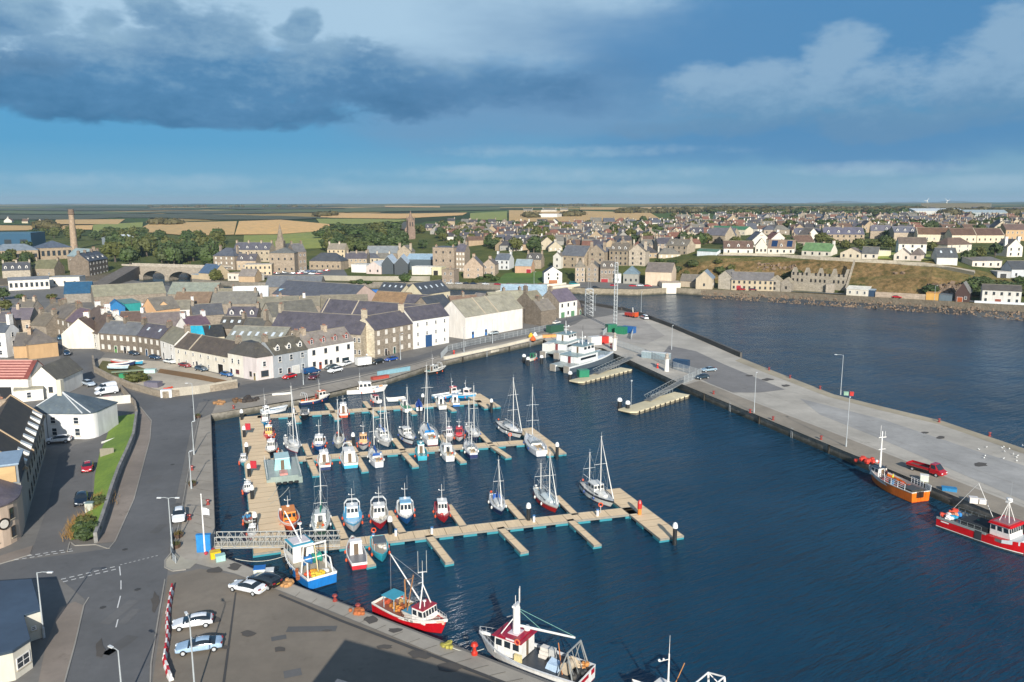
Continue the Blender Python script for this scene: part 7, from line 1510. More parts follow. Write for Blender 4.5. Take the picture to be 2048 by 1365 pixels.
b.box(-1.5,-5.9,z0+2.2,1.5,-3.0,z0+2.3,mat('3f9ab0','fabric'));b.build('shelter',root)
for x,y,cc in((0,-4.4,'a86a2c'),(.6,-3.2,'c98a3a'),(-.8,-2.8,'8f4a2a'),(-1.4,-1.6,'b79a6a'),(-1.7,.2,'a98c5c'),(.2,-6.2,'b04a2c'),(1.2,-1.0,'5a3a2c'),(-1.5,-4.0,'b08a54'),(.7,-2.3,'d07a3a')):
 b=MB()
 for q in range(9):b.sphere((rnd.uniform(-.5,.5),rnd.uniform(-.45,.45),.2+rnd.uniform(0,.5)),rnd.uniform(.2,.36),mat(cc,'fabric'),n=6)
 o=b.build('net_heap',root);o.location=(x,y,z0)
for y in(-6.6,-5.8,-5.0,-4.2):
 b=MB();b.sphere((0,0,0),.34,mat('c8452c','paint'),n=8,sz=1.5);o=b.build('fender',root);o.location=(-half(y)-.2,y,zd(y)+.2)
rails(root,L,zd,half,.8,L*.485,1.0,7,mat('e6e2dc','paint'))
yb=3.4;xb=half(yb)
text_on(root,'WK 20',.62,(half(1.6)+.09,1.4,zd(1.6)+.26),(math.pi/2-.06,0,math.pi/2+.06),'2a2c2e')
b=MB();b.loft([[(.55,L*.445,2.35),(.28,L*.47,2.45)],[(.42,L*.452,1.95),(.2,L*.468,2.0)]],mat('d8b9a4','paint'),closed=False,caps=False);b.loft([[(half(L*.40)+.03,L*.40,2.5),(half(L*.47)+.05,L*.47,2.75)],[(half(L*.40)+.0,L*.40,2.15),(half(L*.47)+.03,L*.468,2.4)]],mat('e0c0aa','paint'),closed=False,caps=False);b.build('name_board',root)
root,L=boat_root('trawler','large white vessel with dark red wheelhouse roof nearest camera','fishing boat',(1164,1372),(966,1300),19.5);root.scale=(.70,)*3
B=6.4;zd,half=hull(L,B,2.1,'e9e7e1','8a1f28','e6e4de','3f4347',bul=.5,tw=.92,sheer=.5,name_root=root,rail='c9cdd0')
zw=zd(3.4)
c=cabin(root,.6,5.4,4.2,zw,2.9,'ebe8e1','9c1f34',3,1.0,frontrake=.05,oh=.35)
b=MB();b.box(-2.1,1.0,zw+3.0,2.1,4.6,zw+3.2,mat('a0203a','paint'));b.box(-1.0,1.8,zw+3.2,1.0,3.6,zw+3.32,mat('d5c9cd','paint'));b.build('upper_roof',root)
b=MB();b.box(-2.32,1.5,zw+2.94,-2.26,3.1,zw+3.24,mat('e2dcdc','paint'));b.build('name_board',root)
ring=[(-2.4,.95+.42*math.cos(t_),zw+3.2+.42*math.sin(t_))for t_ in[2*math.pi*i/12 for i in range(13)]]
b=MB();b.path(ring,.12,mat('e0704a','paint'),6);b.build('lifebuoy',root)
b=MB();b.lathe((0,2.6,zw+3.2),[(.62,0),(.58,4.2),(.45,4.6)],wm2,12);b.tube((-.9,2.6,zw+7.6),(.9,2.6,zw+7.8),.09,wm2);b.sphere((-1.0,2.6,zw+7.9),.22,wm2,n=8);b.box(-.6,2.4,zw+7.6,.6,2.8,zw+8.1,mat('b9bcc0','paint'))
for x,h_ in((-.3,1.6),(.75,2.3),(.95,2.6)):b.tube((x,2.6,zw+7.8),(x,2.6,zw+7.9+h_),.05,wm2,n=5)
b.tube((0,2.6,zw+6.2),(-1.6,4.4,zw+3.2),.09,wm2);b.tube((0,2.6,zw+6.2),(1.6,5.4,zw+4.2),.09,wm2);b.build('mast',root)
b=MB();b.tube((.2,2.0,zw+4.4),(1.4,-7.0,zw+4.6),.22,wm2,.16,8);b.tube((.2,2.4,zw+7.2),(1.4,-6.8,zw+4.8),.03,mat('8fc4b4','fabric'),n=4);b.tube((.2,2.4,zw+7.0),(.7,-1.6,zw+4.5),.03,mat('8fc4b4','fabric'),n=4);b.build('derrick',root)
b=MB();b.lathe((1.4,1.5,zw+3.2),[(.1,0),(.5,.1),(.6,.5),(.3,.8)],wm2,10);b.build('raft_canister',root)
z0=zd(-5)
b=MB()
for i in range(3):b.box(.6+i*.3,-2.4-i*.2,z0+i*.5,2.2,-1.0,z0+.48+i*.5,mat('dcd6cc','paint'))
b.box(.9,-3.6,z0,1.8,-2.7,z0+1.8,mat('c4c4bf','paint'));b.build('fish_box_stack',root)
b=MB();b.loft([[(-1.6,-5.6,z0),(.3,-5.6,z0),(.1,-5.4,z0+1.0),(-1.3,-5.4,z0+.9)],[(-1.4,-3.4,z0),(.5,-3.4,z0),(.3,-3.6,z0+1.1),(-1.1,-3.6,z0+.8)]],mat('b4cbe0','fabric'));b.build('tarpaulin',root)
b=MB()
for x in(-2.6,2.6):b.tube((x,-8.8,z0),(x*.8,-7.6,z0+4.2),.12,steel);b.tube((x,-6.2,z0),(x*.8,-7.6,z0+4.2),.1,steel)
b.tube((-2.1,-7.6,z0+4.2),(2.1,-7.6,z0+4.2),.14,steel);b.tube((-1.4,-6.4,z0),(-.9,-5.4,z0+4.6),.09,mat('b5764a','paint'))
for i in range(4):b.tube((-2.1+i*1.3,-7.6,z0+4.2),(-1.8+i*1.3,-8.6,z0+.5),.05,steel)
b.build('gantry',root)
b=MB();b.lathe((0,0,0),[(.3,-1.1),(1.0,-1.1),(1.0,-1.0),(.7,-.95),(.7,.95),(1.0,1.0),(1.0,1.1),(.3,1.1)],mat('c4b49c','paint'),16);o=b.build('net_drum',root);o.location=(-.3,-7.0,z0+1.1);o.rotation_euler=(0,math.pi/2,0)
for x,y,cc in((1.4,-7.6,'cdb79a'),(1.8,-8.4,'c98a4a'),(-1.6,-8.4,'55524c'),(.4,-8.8,'3a3c3c'),(2.0,-6.4,'b9b4a8')):
 b=MB()
 for q in range(9):b.sphere((rnd.uniform(-.6,.6),rnd.uniform(-.45,.45),.25+rnd.uniform(0,.5)),rnd.uniform(.25,.42),mat(cc,'fabric'),n=6)
 o=b.build('net_heap',root);o.location=(x,y,z0)
rails(root,L,zd,half,4.6,L*.49,1.3,6,mat('d0d3d4','paint'))
b=MB();b.box(-half(2)*.9,.2,zd(1)-.0,-half(2)*.9+.5,1.4,zd(1)+1.3,mat('e0cf96','paint'));b.build('locker',root)
b=MB();b.box(-half(-9.5)*.8,-L/2-.04,1.3,half(-9.5)*.2,-L/2-.02,1.9,mat('b0202c','paint'));b.box(half(-9.5)*.5,-L/2-.04,1.2,half(-9.5)*.85,-L/2-.02,2.0,mat('b0202c','paint'));b.build('transom_panel',root)
root,L=boat_root('trawler','fishing vessel at the bottom edge showing only mast and white gantry','fishing boat',(1412,1468),(1308,1416),16);root.scale=(.7,)*3
zd,half=hull(L,5.4,1.8,'2c4a6a','22262a','e4e2da','77736a',bul=.5,tw=.9,name_root=root)
cabin(root,1.0,4.6,3.6,zd(2.5),2.4,'e6e4dc','e0ded8',4)
b=MB();z0=zd(2);b.tube((0,2,z0+2.4),(0,2,z0+7.8),.16,wm2,.1);b.tube((0,2,z0+7.6),(.05,2,z0+10.6),.05,wm2,.02,5);b.tube((-1.9,2.4,z0+7.3),(0,2,z0+7.0),.06,wm2);b.sphere((-1.9,2.4,z0+7.5),.2,wm2,n=8);b.sphere((-1.1,2.2,z0+7.4),.16,wm2,n=8);b.tube((.3,1.6,z0+2),(1.5,.4,z0+6.4),.07,mat('c08a58','paint'));b.build('mast',root)
b=MB()
for x in(-2.0,2.0):b.tube((x,-3.4,z0),(x,-3.0,z0+6.2),.16,wm2);b.tube((x,-6.4,z0),(x,-5.4,z0+6.6),.16,wm2);b.tube((x,-3.0,z0+6.2),(x,-5.4,z0+6.6),.12,wm2);b.tube((x,-3.1,z0+4.6),(x,-5.5,z0+4.8),.1,wm2);b.tube((x,-3.0,z0+6.2),(x,-5.5,z0+4.8),.08,wm2)
b.tube((-2,-3.0,z0+6.2),(2,-3.0,z0+6.2),.12,wm2);b.tube((-2,-5.4,z0+6.6),(2,-5.4,z0+6.6),.12,wm2);b.build('gantry',root)
root,L=boat_root('fishing_boat','orange fishing boat with white mast and stern rails at the pier','fishing boat',(1838,1004),(1738,958),13.5);root.scale=(.92,)*3
B=4.6;zd,half=hull(L,B,1.9,'e0701c','7a2a18','e07a24','8a4a34',bul=.7,tw=.9,sheer=.45,name_root=root,rail='d8d4cc')
cabin(root,3.0,5.2,2.2,zd(4),1.7,'e4e2dc','3a4048',3)
b=MB();zt=zd(4)+1.7;b.tube((0,3.8,zt),(0,3.9,zt+7.2),.22,wm2,.1,8);b.tube((-.9,3.8,zt+6.0),(.9,3.8,zt+6.0),.09,wm2);b.tube((-.7,3.8,zt+3.6),(.9,3.8,zt+3.6),.08,wm2);b.tube((-.5,3.8,zt+6),(-.5,3.8,zt+8.4),.04,wm2,n=4);b.tube((.6,3.8,zt+6),(.6,3.8,zt+7.2),.04,wm2,n=4);b.sphere((-.7,4.0,zt+1.2),.3,wm2,n=8);b.build('mast',root)
b=MB();b.tube((.3,2.6,zd(2)+.2),(.3,2.6,zd(2)+2.6),.08,blk);b.tube((.3,2.6,zd(2)+1.6),(1.2,-3,zd(0)+1.5),.07,blk);b.build('boom',root)
wr=mat('dfe2e2','paint')
for y0,y1,ss in((1.6,-5.0,(-1,)),(-2.0,-5.0,(1,)),(-5.6,-6.9,(1,))):
 for s in ss:
  b=MB();n=4;pts=[(s*(half(y0+(y1-y0)*i/n)-.08),y0+(y1-y0)*i/n,zd(-3)+.7)for i in range(n+1)]
  for p in pts:b.tube(p,(p[0],p[1],p[2]+1.1),.06,wr)
  for hz in(.4,.75,1.1):b.path([(p[0],p[1],p[2]+hz)for p in pts],.05,wr)
  b.build('stern_rail',root)
b=MB();b.box(-1.6,-6.2,zd(-5),1.0,-3.6,zd(-5)+.9,mat('4a463e','paint'));b.build('chute',root)
b=MB();b.box(-1.0,-L/2-.06,.9,.6,-L/2-.03,2.05,mat('3c2a22','paint'));b.build('stern_door',root)
for x,y,cc in((.9,-1.2,'a8482c'),(-.6,-.4,'3f78a4'),(.4,.6,'3a4048'),(1.2,-3.0,'b8503a'),(-1.0,1.4,'8a3a30')):
 b=MB()
 for q in range(8):b.sphere((rnd.uniform(-.5,.5),rnd.uniform(-.4,.4),.2+rnd.uniform(0,.4)),rnd.uniform(.2,.34),mat(cc,'fabric'),n=6)
 o=b.build('gear_heap',root);o.location=(x,y,zd(0))
ORANGE=root
rails(root,L,zd,half,2.0,L*.48,.9,5,wr)
root,L=boat_root('catamaran','bright red catamaran fishing boat with white wheelhouse at pier','fishing boat',(1896,1050),(2052,1104),14.5);root.scale=(.86,)*3
rd=mat('c40d16','hull');bt=mat('4a4c4a','paint');wl=mat('ece8e2','paint')
for s in(-1,1):
 rings=[]
 for i in range(11):
  t_=i/10;y=-L/2+L*t_;w_=.95*(1 if t_<.6 else max(.03,1-((t_-.6)/.4)**2.2));zs=1.7+.5*max(0,(t_-.5)*2)**2
  rings.append([(s*2.0-w_,y,zs),(s*2.0-w_,y-.0,.42),(s*2.0-w_*.98,y,.28),(s*2.0-w_*.8,y,-.4),(s*2.0+w_*.8,y,-.4),(s*2.0+w_*.98,y,.28),(s*2.0+w_,y,.42),(s*2.0+w_,y,zs)])
 b=MB();b.loft(rings,[rd,wl,bt,bt,bt,wl,rd,rd]);b.build('hull',root)
b=MB();b.box(-2.9,-L/2+.2,1.2,2.9,L*.28,1.72,mat('6d726e','paint'));b.loft([[(-2.9,L*.28,1.2),(2.9,L*.28,1.2),(2.9,L*.28,1.8),(-2.9,L*.28,1.8)],[(-2.2,L*.46,1.5),(2.2,L*.46,1.5),(2.2,L*.46,2.2),(-2.2,L*.46,2.2)]],mat('c9ced0','paint'));b.build('deck',root)
for s in(-1,1):
 b=MB();b.box(s*2.95-.06,-L/2,1.7,s*2.95+.06,L*.1,2.1,mat('8f9694','paint'));b.build('bulwark',root)
b=MB();b.box(-3.0,-.4,.45,-2.94,.8,2.0,mat('3f4244','paint'));b.box(2.94,-.4,.45,3.02,.8,2.0,mat('3f4244','paint'));b.build('side_opening',root)
c=cabin(root,1.6,5.0,4.0,1.8,2.1,'e9e6e0','b8141e',6,1.05,oh=.3)
b=MB();b.box(-2.3,1.5,3.95,2.3,4.9,4.25,rd);b.box(-1.9,1.9,4.25,1.9,4.5,4.32,mat('9c6a68','paint'));b.build('roof_rim',root)
b=MB()
for x,y in((-.9,2.4),(.9,2.4),(-.9,4.0),(.9,4.0)):b.tube((x,y,4.3),(0,3.2,7.6),.06,wm2)
b.box(-.6,2.9,7.6,.6,3.5,7.85,wm2);b.lathe((0,3.2,8.0),[(.1,0),(.5,.05),(.5,.3),(.1,.4)],wm2,10);b.tube((-.3,3.2,8),(-.3,3.2,11.2),.035,wire,n=4);b.build('mast',root)
b=MB();b.tube((-1.2,1.2,2),(-1.0,-2.6,9.0),.05,wm2);b.tube((-1.0,-2.6,9.0),(-2.0,-7.2,2.4),.04,wm2);b.build('derrick',root)
for x,y,cc in((-1.6,-6.6,'d2492c'),(-.6,-6.7,'d85a3c'),(.6,-6.4,'ddd4cc'),(1.6,-6.6,'d2452c'),(-1.0,-5.4,'2f7fc0'),(1.0,-5.2,'2f9ac0'),(0,-5.8,'e0906a'),(-2.2,-6.9,'c83a2c'),(-.4,-1.6,'2f8a68'),(2.0,-5.6,'e8e4e0')):
 b=MB();b.sphere((0,0,.42),.5,mat(cc,'fabric'),n=8)
 for q in range(4):b.sphere((rnd.uniform(-.5,.5),rnd.uniform(-.4,.4),.3+rnd.uniform(0,.5)),rnd.uniform(.25,.4),mat(cc,'fabric'),n=6)
 o=b.build('buoy_heap',root);o.location=(x,y,1.72)
b=MB();b.box(-1.9,-3.6,1.73,1.9,1.2,2.6,mat('22262a','fabric'));b.build('hold_cover',root)
b=MB();b.box(-3.02,-6.4,1.35,-2.96,-5.0,1.55,wl);b.box(-3.02,2.3,1.3,-2.96,4.2,1.5,wl);b.box(2.96,-6.4,1.35,3.02,-5.0,1.55,wl);b.build('name_board',root)
rails(root,L,lambda y:1.72,lambda y:2.95,-6.6,.6,1.1,6,mat('9aa0a0','metal'))
def crew_cat(label,stern,bow,L,house):
 root,L=boat_root('crew_catamaran',label,'catamaran',stern,bow,L)
 gy=mat('59636b','gloss');wh=mat('dfe2e2','gloss')
 for s in(-1,1):
  rings=[]
  for i in range(11):
   t_=i/10;y=-L/2+L*t_;w_=1.15*(1 if t_<.62 else max(.04,1-((t_-.62)/.38)**2.4));zs=2.0+.9*max(0,(t_-.4)/.6)**1.6
   rings.append([(s*2.5-w_,y,zs),(s*2.5-w_,y,zs-.45),(s*2.5-w_*.95,y,.2),(s*2.5-w_*.7,y,-.5),(s*2.5+w_*.7,y,-.5),(s*2.5+w_*.95,y,.2),(s*2.5+w_,y,zs-.45),(s*2.5+w_,y,zs)])
  b=MB();b.loft(rings,[wh,gy,gy,gy,gy,gy,wh,wh]);b.build('hull',root)
 b=MB();b.box(-3.6,-L/2+.6,1.5,3.6,L*.12,2.05,mat('9aa3a0','paint'));b.loft([[(-3.6,L*.12,1.5),(3.6,L*.12,1.5),(3.6,L*.12,2.1),(-3.6,L*.12,2.1)],[(-2.6,L*.46,2.2),(2.6,L*.46,2.2),(2.6,L*.46,2.8),(-2.6,L*.46,2.8)]],mat('8c9694','paint'));b.build('deck',root)
 b=MB();b.box(-3.3,-L*.30,2.05,3.3,L*.1,4.3,wh);b.box(-3.31,-L*.26,3.0,3.31,L*.06,3.7,sgl)
 for x in(-2.5,2.5):
  b.box(x-.9,-L*.305,2.2,x+.9,-L*.299,4.2,mat('e4e4e0','paint'))
 b.box(-.4,-L*.31,2.05,.4,-L*.3,4.0,mat('7a3a3a','paint'));b.build('passenger_cabin',root)
 b=MB();b.box(-3.5,-L*.32,4.3,3.5,L*.12,4.48,mat('8fa3a4','paint'));b.build('cabin_roof',root)
 c=cabin(root,-L*.14,L*.10,4.6,4.48,2.2,'e6e6e2','7d9394',5,.92,oh=.35)
 b=MB();z=6.7;b.tube((0,-1,z),(0,-1.2,z+4.2),.16,wh,.08);b.tube((-1.0,-1,z+2.2),(1.0,-1,z+2.2),.08,wh);b.tube((-.7,-1,z+1.2),(.9,-1,z+1.2),.07,wh);b.sphere((.9,-1,z+2.5),.3,wh,n=8);b.sphere((-1,.2,z+.5),.4,wh,n=8);b.sphere((1.2,.4,z+.4),.35,wh,n=8);b.tube((.2,-1.2,z+3),(.2,-1.2,z+6.0),.04,blk,n=4);b.build('mast',root)
 rails(root,L,lambda y:2.6,lambda y:3.3-max(0,y)*.08,L*.14,L*.44,1.0,5)
 for s in(-1,1):
  b=MB();b.box(s*2.5-1.0,-L/2-.1,.1,s*2.5+1.0,-L/2+.1,2.0,mat('b4aca0','paint'))
  for i in range(4):b.box(s*2.5-.9+i*.5,-L/2-.25,.1,s*2.5-.6+i*.5,-L/2-.1,2.2,mat('8f8a80','fabric'))
  b.build('stern_fender',root)
 if house:
  b=MB();b.box(-3.2,-L/2+.9,2.05,-.6,-L/2+4.4,4.5,mat('dcd9d0','paint'));b.build('deck_container',root)
 return root
crew_cat('grey hulled crew catamaran with white cabin, nearer of the two',(1112,747),(1219,717),26,False)
crew_cat('crew catamaran with white deck container, farther of the two',(1086,722),(1178,690),25,True)
galv=mat('aab0b2','metal',.4);redp=mat('b8232c','paint');ironr=mat('8e3b34','paint')
def lamp(label,base,hgt,arm=1.4,adir=0.0,double=False,gfn=None,lean=0):
 p=gfn(*base)if gfn else P(*base,0);root=T('street_lamp',label,'street lamp',p)
 b=MB();b.lathe((0,0,0),[(.16,0),(.15,1.2),(.09,1.3),(.06,hgt)],galv,8);b.build('post',root)
 for s in((1,-1)if double else(1,)):
  c,n_=math.cos(adir)*s,math.sin(adir)*s;b=MB()
  if arm:b.path([(0,0,hgt-.05),(c*arm*.5,n_*arm*.5,hgt+.06),(c*arm,n_*arm,hgt+.04)],.04,galv)
  b.cbox((c*(arm+.25),n_*(arm+.25),hgt+.03),(.6,.24,.12),mat('d5d8d8','paint'),rz=adir);b.build('lantern',root)
lamp('tall grey street lamp beside the cream bungalow',(88,1276),7.8,1.2,0)
lamp('double-armed lamp post beside the white pavement car',(345,1106),8.0,1.0,0,True)
lamp('lamp post at the bottom left of the main road',(247,1420),6.2,.9,2.6)
lamp('lamp post in front of the pale blue saloon',(391,1400),8.6,.9,2.2)
lamp('lamp post on the west quay, nearest the lattice footbridge',(383,978),6.5,.25,1.2)
lamp('lamp post on the west quay, middle one',(388,910),6.5,.25,1.2)
lamp('lamp post by the quay corner junction',(389,842),8.5,1.0,3.0)
lamp('lamp post on the grass-edged pavement by the bend',(322,797),7.0,.8,.5)if False else None
lamp('tall lamp post near the red car on the quay road',(607,770),8.2,.9,1.0)
lamp('lamp post on the north quay by the blue panel',(801,720),8.0,.9,1.0)
lamp('lamp post by the white fence on north quay',(928,706),8.2,.9,1.0)
lamp('lamp post before the long white warehouse',(985,687),8.2,.9,1.0)
lamp('slim pier lamp near the inner edge bollards',(1508,826),9.4,.3,1.0)
lamp('pier lamp near the orange fishing boat',(1692,894),10.0,.3,1.0)
lamp('tall curved lamp on the outer edge of the pier',(1681,790),10.2,1.5,2.8)
lamp('lamp post by the pier head fence',(1343,700),8.0,.3,1.0)
lamp('tall lamp post right of the lattice mast',(1282,628),9.5,.3,1.0)
lamp('lamp post by the riverside stone house group',(1190,622),7.0,.8,1.0)
lamp('lamp post on the river road by the lawn',(1068,574),8.0,.6,0,gfn=G)
lamp('lamp post on the cliff road by the yellow store',(1868,608),7.0,.6,0,gfn=G)
for i,x in enumerate((1216,1240)):
 pass
for lb,x,y,yt in(('white tower by the first gangway',1229,701,665),('white tower by the second gangway',1333,743,706)):
 p=P(x,y,0);hh=Zat(yt,p.x,p.y);root=T('light_tower','slim '+lb+' on the pier','tower',p);b=MB();b.lathe((0,0,0),[(.7,0),(.6,hh*.7)],mat('e6e4de','render'),10);b.build('shaft',root);b=MB();b.lathe((0,0,hh*.7),[(.9,0),(.9,.15),(.5,.2),(.5,hh*.18),(.7,hh*.2),(.05,hh*.3)],mat('a9a094','paint'),10);b.build('lantern',root)
def lattice(name,label,base,ytop,w,n,taper=1.0):
 p=P(*base,0);hh=Zat(ytop,p.x,p.y);root=T(name,label,'mast',p);b=MB()
 for i in range(n):
  z0,z1=hh*i/n,hh*(i+1)/n;a0=w*(1-(1-taper)*i/n);a1=w*(1-(1-taper)*(i+1)/n)
  cs=((1,1),(1,-1),(-1,-1),(-1,1))
  for k,(sx,sy)in enumerate(cs):
   nx_=cs[(k+1)%4];b.tube((sx*a0,sy*a0,z0),(sx*a1,sy*a1,z1),.12,galv,n=4);b.tube((sx*a0,sy*a0,z0),(nx_[0]*a1,nx_[1]*a1,z1),.065,galv,n=3);b.tube((sx*a1,sy*a1,z1),(nx_[0]*a1,nx_[1]*a1,z1),.04,galv,n=3)
 b.build('lattice',root);b=MB()
 for s in(-1,1):b.tube((s*.5,0,hh),(s*.5,0,hh+3),.04,galv,n=4)
 b.cbox((0,0,hh+.1),(1.6*w,1.6*w,.15),galv);b.build('aerial',root)
lattice('lattice_mast','tall slender lattice mast rising from the pier head',(1230,660),526,.55,18)
lattice('lattice_tower','square see-through lattice tower by the river mouth',(1178,632),578,1.6,7)
def crate(name,label,cat,px,size,col,rz=0.5,lid=None,kind='paint',ribs=True):
 p=P(*px,0);root=T(name,label,cat,p,rz);b=MB();m=mat(col,kind);sx_,sy_,sz_=size;b.box(-sx_/2,-sy_/2,.05,sx_/2,sy_/2,sz_,m)
 if ribs:
  n=max(3,int(sx_/.5))
  for i in range(n):
   x=-sx_/2+sx_*(i+.5)/n
   for s in(-1,1):b.box(x-.05,s*sy_/2-(.05 if s<0 else 0),.1,x+.05,s*sy_/2+(.05 if s>0 else 0),sz_-.1,m)
 b.build('body',root);b=MB();b.box(-sx_/2-.04,-sy_/2-.04,sz_,sx_/2+.04,sy_/2+.04,sz_+.1,mat(lid or col,kind));b.build('lid',root);return root
crate('container','dark green container on the north quay before stone house','container',(1110,664),(7,2.6,2.6),'2f5644',.75)
crate('container','green shed container left of the mast foot','container',(1222,664),(3.6,2.6,2.8),'2a7355',.3)
crate('container','green container right of the mast foot','container',(1242,668),(4,2.6,2.6),'2a7a58',-.6)
crate('container','blue skip right of the green containers','skip',(1257,666),(5,2.6,2.3),'2a5f9c',-.6)
crate('container','white container behind the crew catamarans','container',(1189,690),(4.2,2.4,2.8),'dcdad4',.5)
crate('container','red container behind the crew catamarans','container',(1205,687),(3.6,2.4,2.4),'b8342c',.4)
crate('container','stacked white tanks right of the red container','tank',(1222,685),(4.2,1.6,2.0),'d8d4cc',-.4)
crate('container','dark blue container inside the pier fence','container',(1362,735),(4.6,2.2,2.2),'26405c',-.55)
crate('skip','bright blue skip beside the riverside hall','skip',(747,590),(5,3,2.6),'1f68b0',.2)
crate('crate','white and green bins beside the outer pier lamp','bin',(1692,791),(1.1,.8,.85),'8fb09a',-.3,ribs=False)
crate('crate','red bin at the outer pier lamp','bin',(1703,792),(.9,.8,.95),'c23a34',-.3,ribs=False)
crate('crate','white and pale green fish bin beside the red lorry','bin',(1848,963),(1.3,1.0,1.1),'cfd8c8',-.4,'e4e2da',ribs=False)
crate('crate','white fish boxes at the pier edge by red catamaran','bin',(1946,1006),(1.2,1.0,.9),'dcd6cf',-.3,ribs=False)
crate('crate','second stack of white boxes near the red catamaran','bin',(1964,1008),(1.0,.8,.7),'e2ddd6',-.3,ribs=False)
crate('crate','light blue pallet cover on the pier edge','pallet',(1898,982),(2.2,1.2,.5),'2f7fb0',-.4,ribs=False)
crate('crate','white bin with blue lid on the quay behind black car','bin',(520,1152),(1.4,1.2,1.1),'d9dcc8',.2,'2a6fb8',ribs=False)
crate('crate','white sack stack right of the blue lidded bin','sack',(536,1152),(1.5,1.1,.8),'d9dad8',.2,ribs=False,kind='fabric')
crate('kiosk','bright blue kiosk panel at the gangway landing','kiosk',(409,1104),(1.9,.6,2.5),'2a80c0',.1,ribs=False)
crate('crate','yellow tub beside the gangway landing','tub',(431,1116),(1.3,1.0,.9),'e0b81c',.5,ribs=False)
crate('crate','pale teal tub right of the yellow tub','tub',(441,1122),(1.2,.9,.8),'9fc4bc',.5,ribs=False)
crate('crate','white utility cabinet at the yard wall corner','cabinet',(334,795),(2.6,1.4,1.9),'dfe2e0',.2,ribs=False)
crate('crate','grey utility cabinet beside the grass slope','cabinet',(181,1024),(1.2,1.0,1.5),'b9bbae',.1,'7a8c88',ribs=False)
crate('skip','green skip left of the shrub in the boat yard','skip',(249,756),(2.4,1.6,1.1),'2f8a5a',.2,ribs=False)
crate('crate','pale turquoise upturned tub in the boat yard','tub',(301,746),(3,1.6,1.0),'b4d2cc',.1,ribs=False)
crate('crate','grey tarpaulined stack in the boat yard','stack',(307,774),(4,2.2,1.3),'6e6a76',-.2,ribs=False,kind='fabric')
crate('crate','long white spar box on the north quay','spar',(563,790),(4.5,.5,.4),'dcdad2',.35,ribs=False)
crate('crate','blue net panels stacked along north quay edge','nets',(788,747),(11,.15,1.2),'7fa6b2',.72,ribs=True)
crate('crate','green and red nets on the quay before white boat','nets',(760,758),(5,1.4,.7),'a8483a',.7,ribs=False,kind='fabric')
crate('crate','orange life raft hull on the north quay','raft',(1098,675),(5,1.4,.9),'d89a5a',.3,ribs=False)
for lb,px,cc in(('yellow',(1062,677),'d8b02c'),('white',(1070,676),'e2e0da'),('orange',(1066,683),'d0622c')):
 b=MB();b.lathe((0,0,0),[(.3,0),(1.0,.4),(1.0,.9),(.5,1.6),(.2,2.0)],mat(cc,'paint'),10);o=b.build('navigation_buoy');o.location=P(*px,0);tag(o,lb+' navigation buoy ashore on the north quay end','buoy')
for lb,px in(('north quay by the fence end',(908,710)),('pier beside the white gangway tower',(1222,696)),('pier between the two gangways',(1315,737)),('white vessel nearest camera',(949,1310))):
 b=MB();b.lathe((0,0,0),[(.35,0),(.35,.3),(.18,.5),(.18,.9),(.42,1.1),(.3,1.4),(.05,1.5)],mat('c4321f','paint'),10);o=b.build('bollard');o.location=P(*px,0);tag(o,'bright red bollard on the quay by the '+lb,'bollard')
bol=[(1427,789),(1546,841),(1642,880),(1500,826)]+[(1538,741),(1580,757),(1640,779),(1878,845),(1979,873)]+[(384,941),(416,1010),(379,1040),(670,1203),(716,1222)]+[(632,795),(467,818)]
for x,y in bol:
 b=MB();b.lathe((0,0,0),[(.3,0),(.28,.25),(.16,.35),(.16,.6),(.34,.72),(.28,.88),(.04,.95)],ironr,8);o=b.build('bollard');o.location=P(x,y,0);tag(o,'rusty red mooring bollard on the quay edge','bollard','mooring bollards of the quays')
for lb,px,cc,s in(('orange brown rope heap on the near quay',(716,1226),'b0663a',1.2),('tan rope heap by the blue trawler stern',(574,1170),'b98a58',1.3),('yellow green rope on the quay by red trawler bow',(893,1293),'a8a04a',1.0),('red hose heap on the pier edge',(1737,923),'c83c2c',1.8),('red fender heap at the gangway kiosk',(424,1104),'b83a4a',.9),('orange scrap heap in the boat yard',(336,779),'c84a2c',1.3),('dark creel heap on the north quay',(497,802),'3a3430',2.4),('tan net heap at the north quay corner',(440,808),'a07850',1.8),('brown net heap beside the dark creel heap',(470,803),'6a5038',2.0)):
 b=MB()
 for q in range(12):b.sphere((rnd.gauss(0,.4)*s,rnd.gauss(0,.4)*s,.1+rnd.uniform(0,.2)),rnd.uniform(.18,.34)*s,mat(cc,'fabric'),n=6)
 o=b.build('gear_heap');o.location=P(*px,0);tag(o,lb,'gear')
pts=[(345,1178),(340,1203),(336,1228),(335,1254),(336,1272),(333,1297),(329,1322),(336,1345),(342,1362)]
wp=[P(x,y,.03)for x,y in pts];tot=[]
for u,v in zip(wp[:-1],wp[1:]):
 n=max(1,round((v-u).length/1.05))
 for i in range(n):tot.append((u+(v-u)*((i+.5)/n),(v-u)))
bar={}
for k,c_ in enumerate(('b8222e','dcd8d4')):
 b=MB();m=mat(c_,'plain');b.loft([[(-.5,-.24,0),(.5,-.24,0),(.5,.24,0),(-.5,.24,0)],[(-.5,-.2,.28),(.5,-.2,.28),(.5,.2,.28),(-.5,.2,.28)],[(-.5,-.1,.42),(.5,-.1,.42),(.5,.1,.42),(-.5,.1,.42)],[(-.5,-.09,.78),(.5,-.09,.78),(.5,.09,.78),(-.5,.09,.78)]],m);o=b.build('barrier');bar[k]=o.data;bpy.data.objects.remove(o)
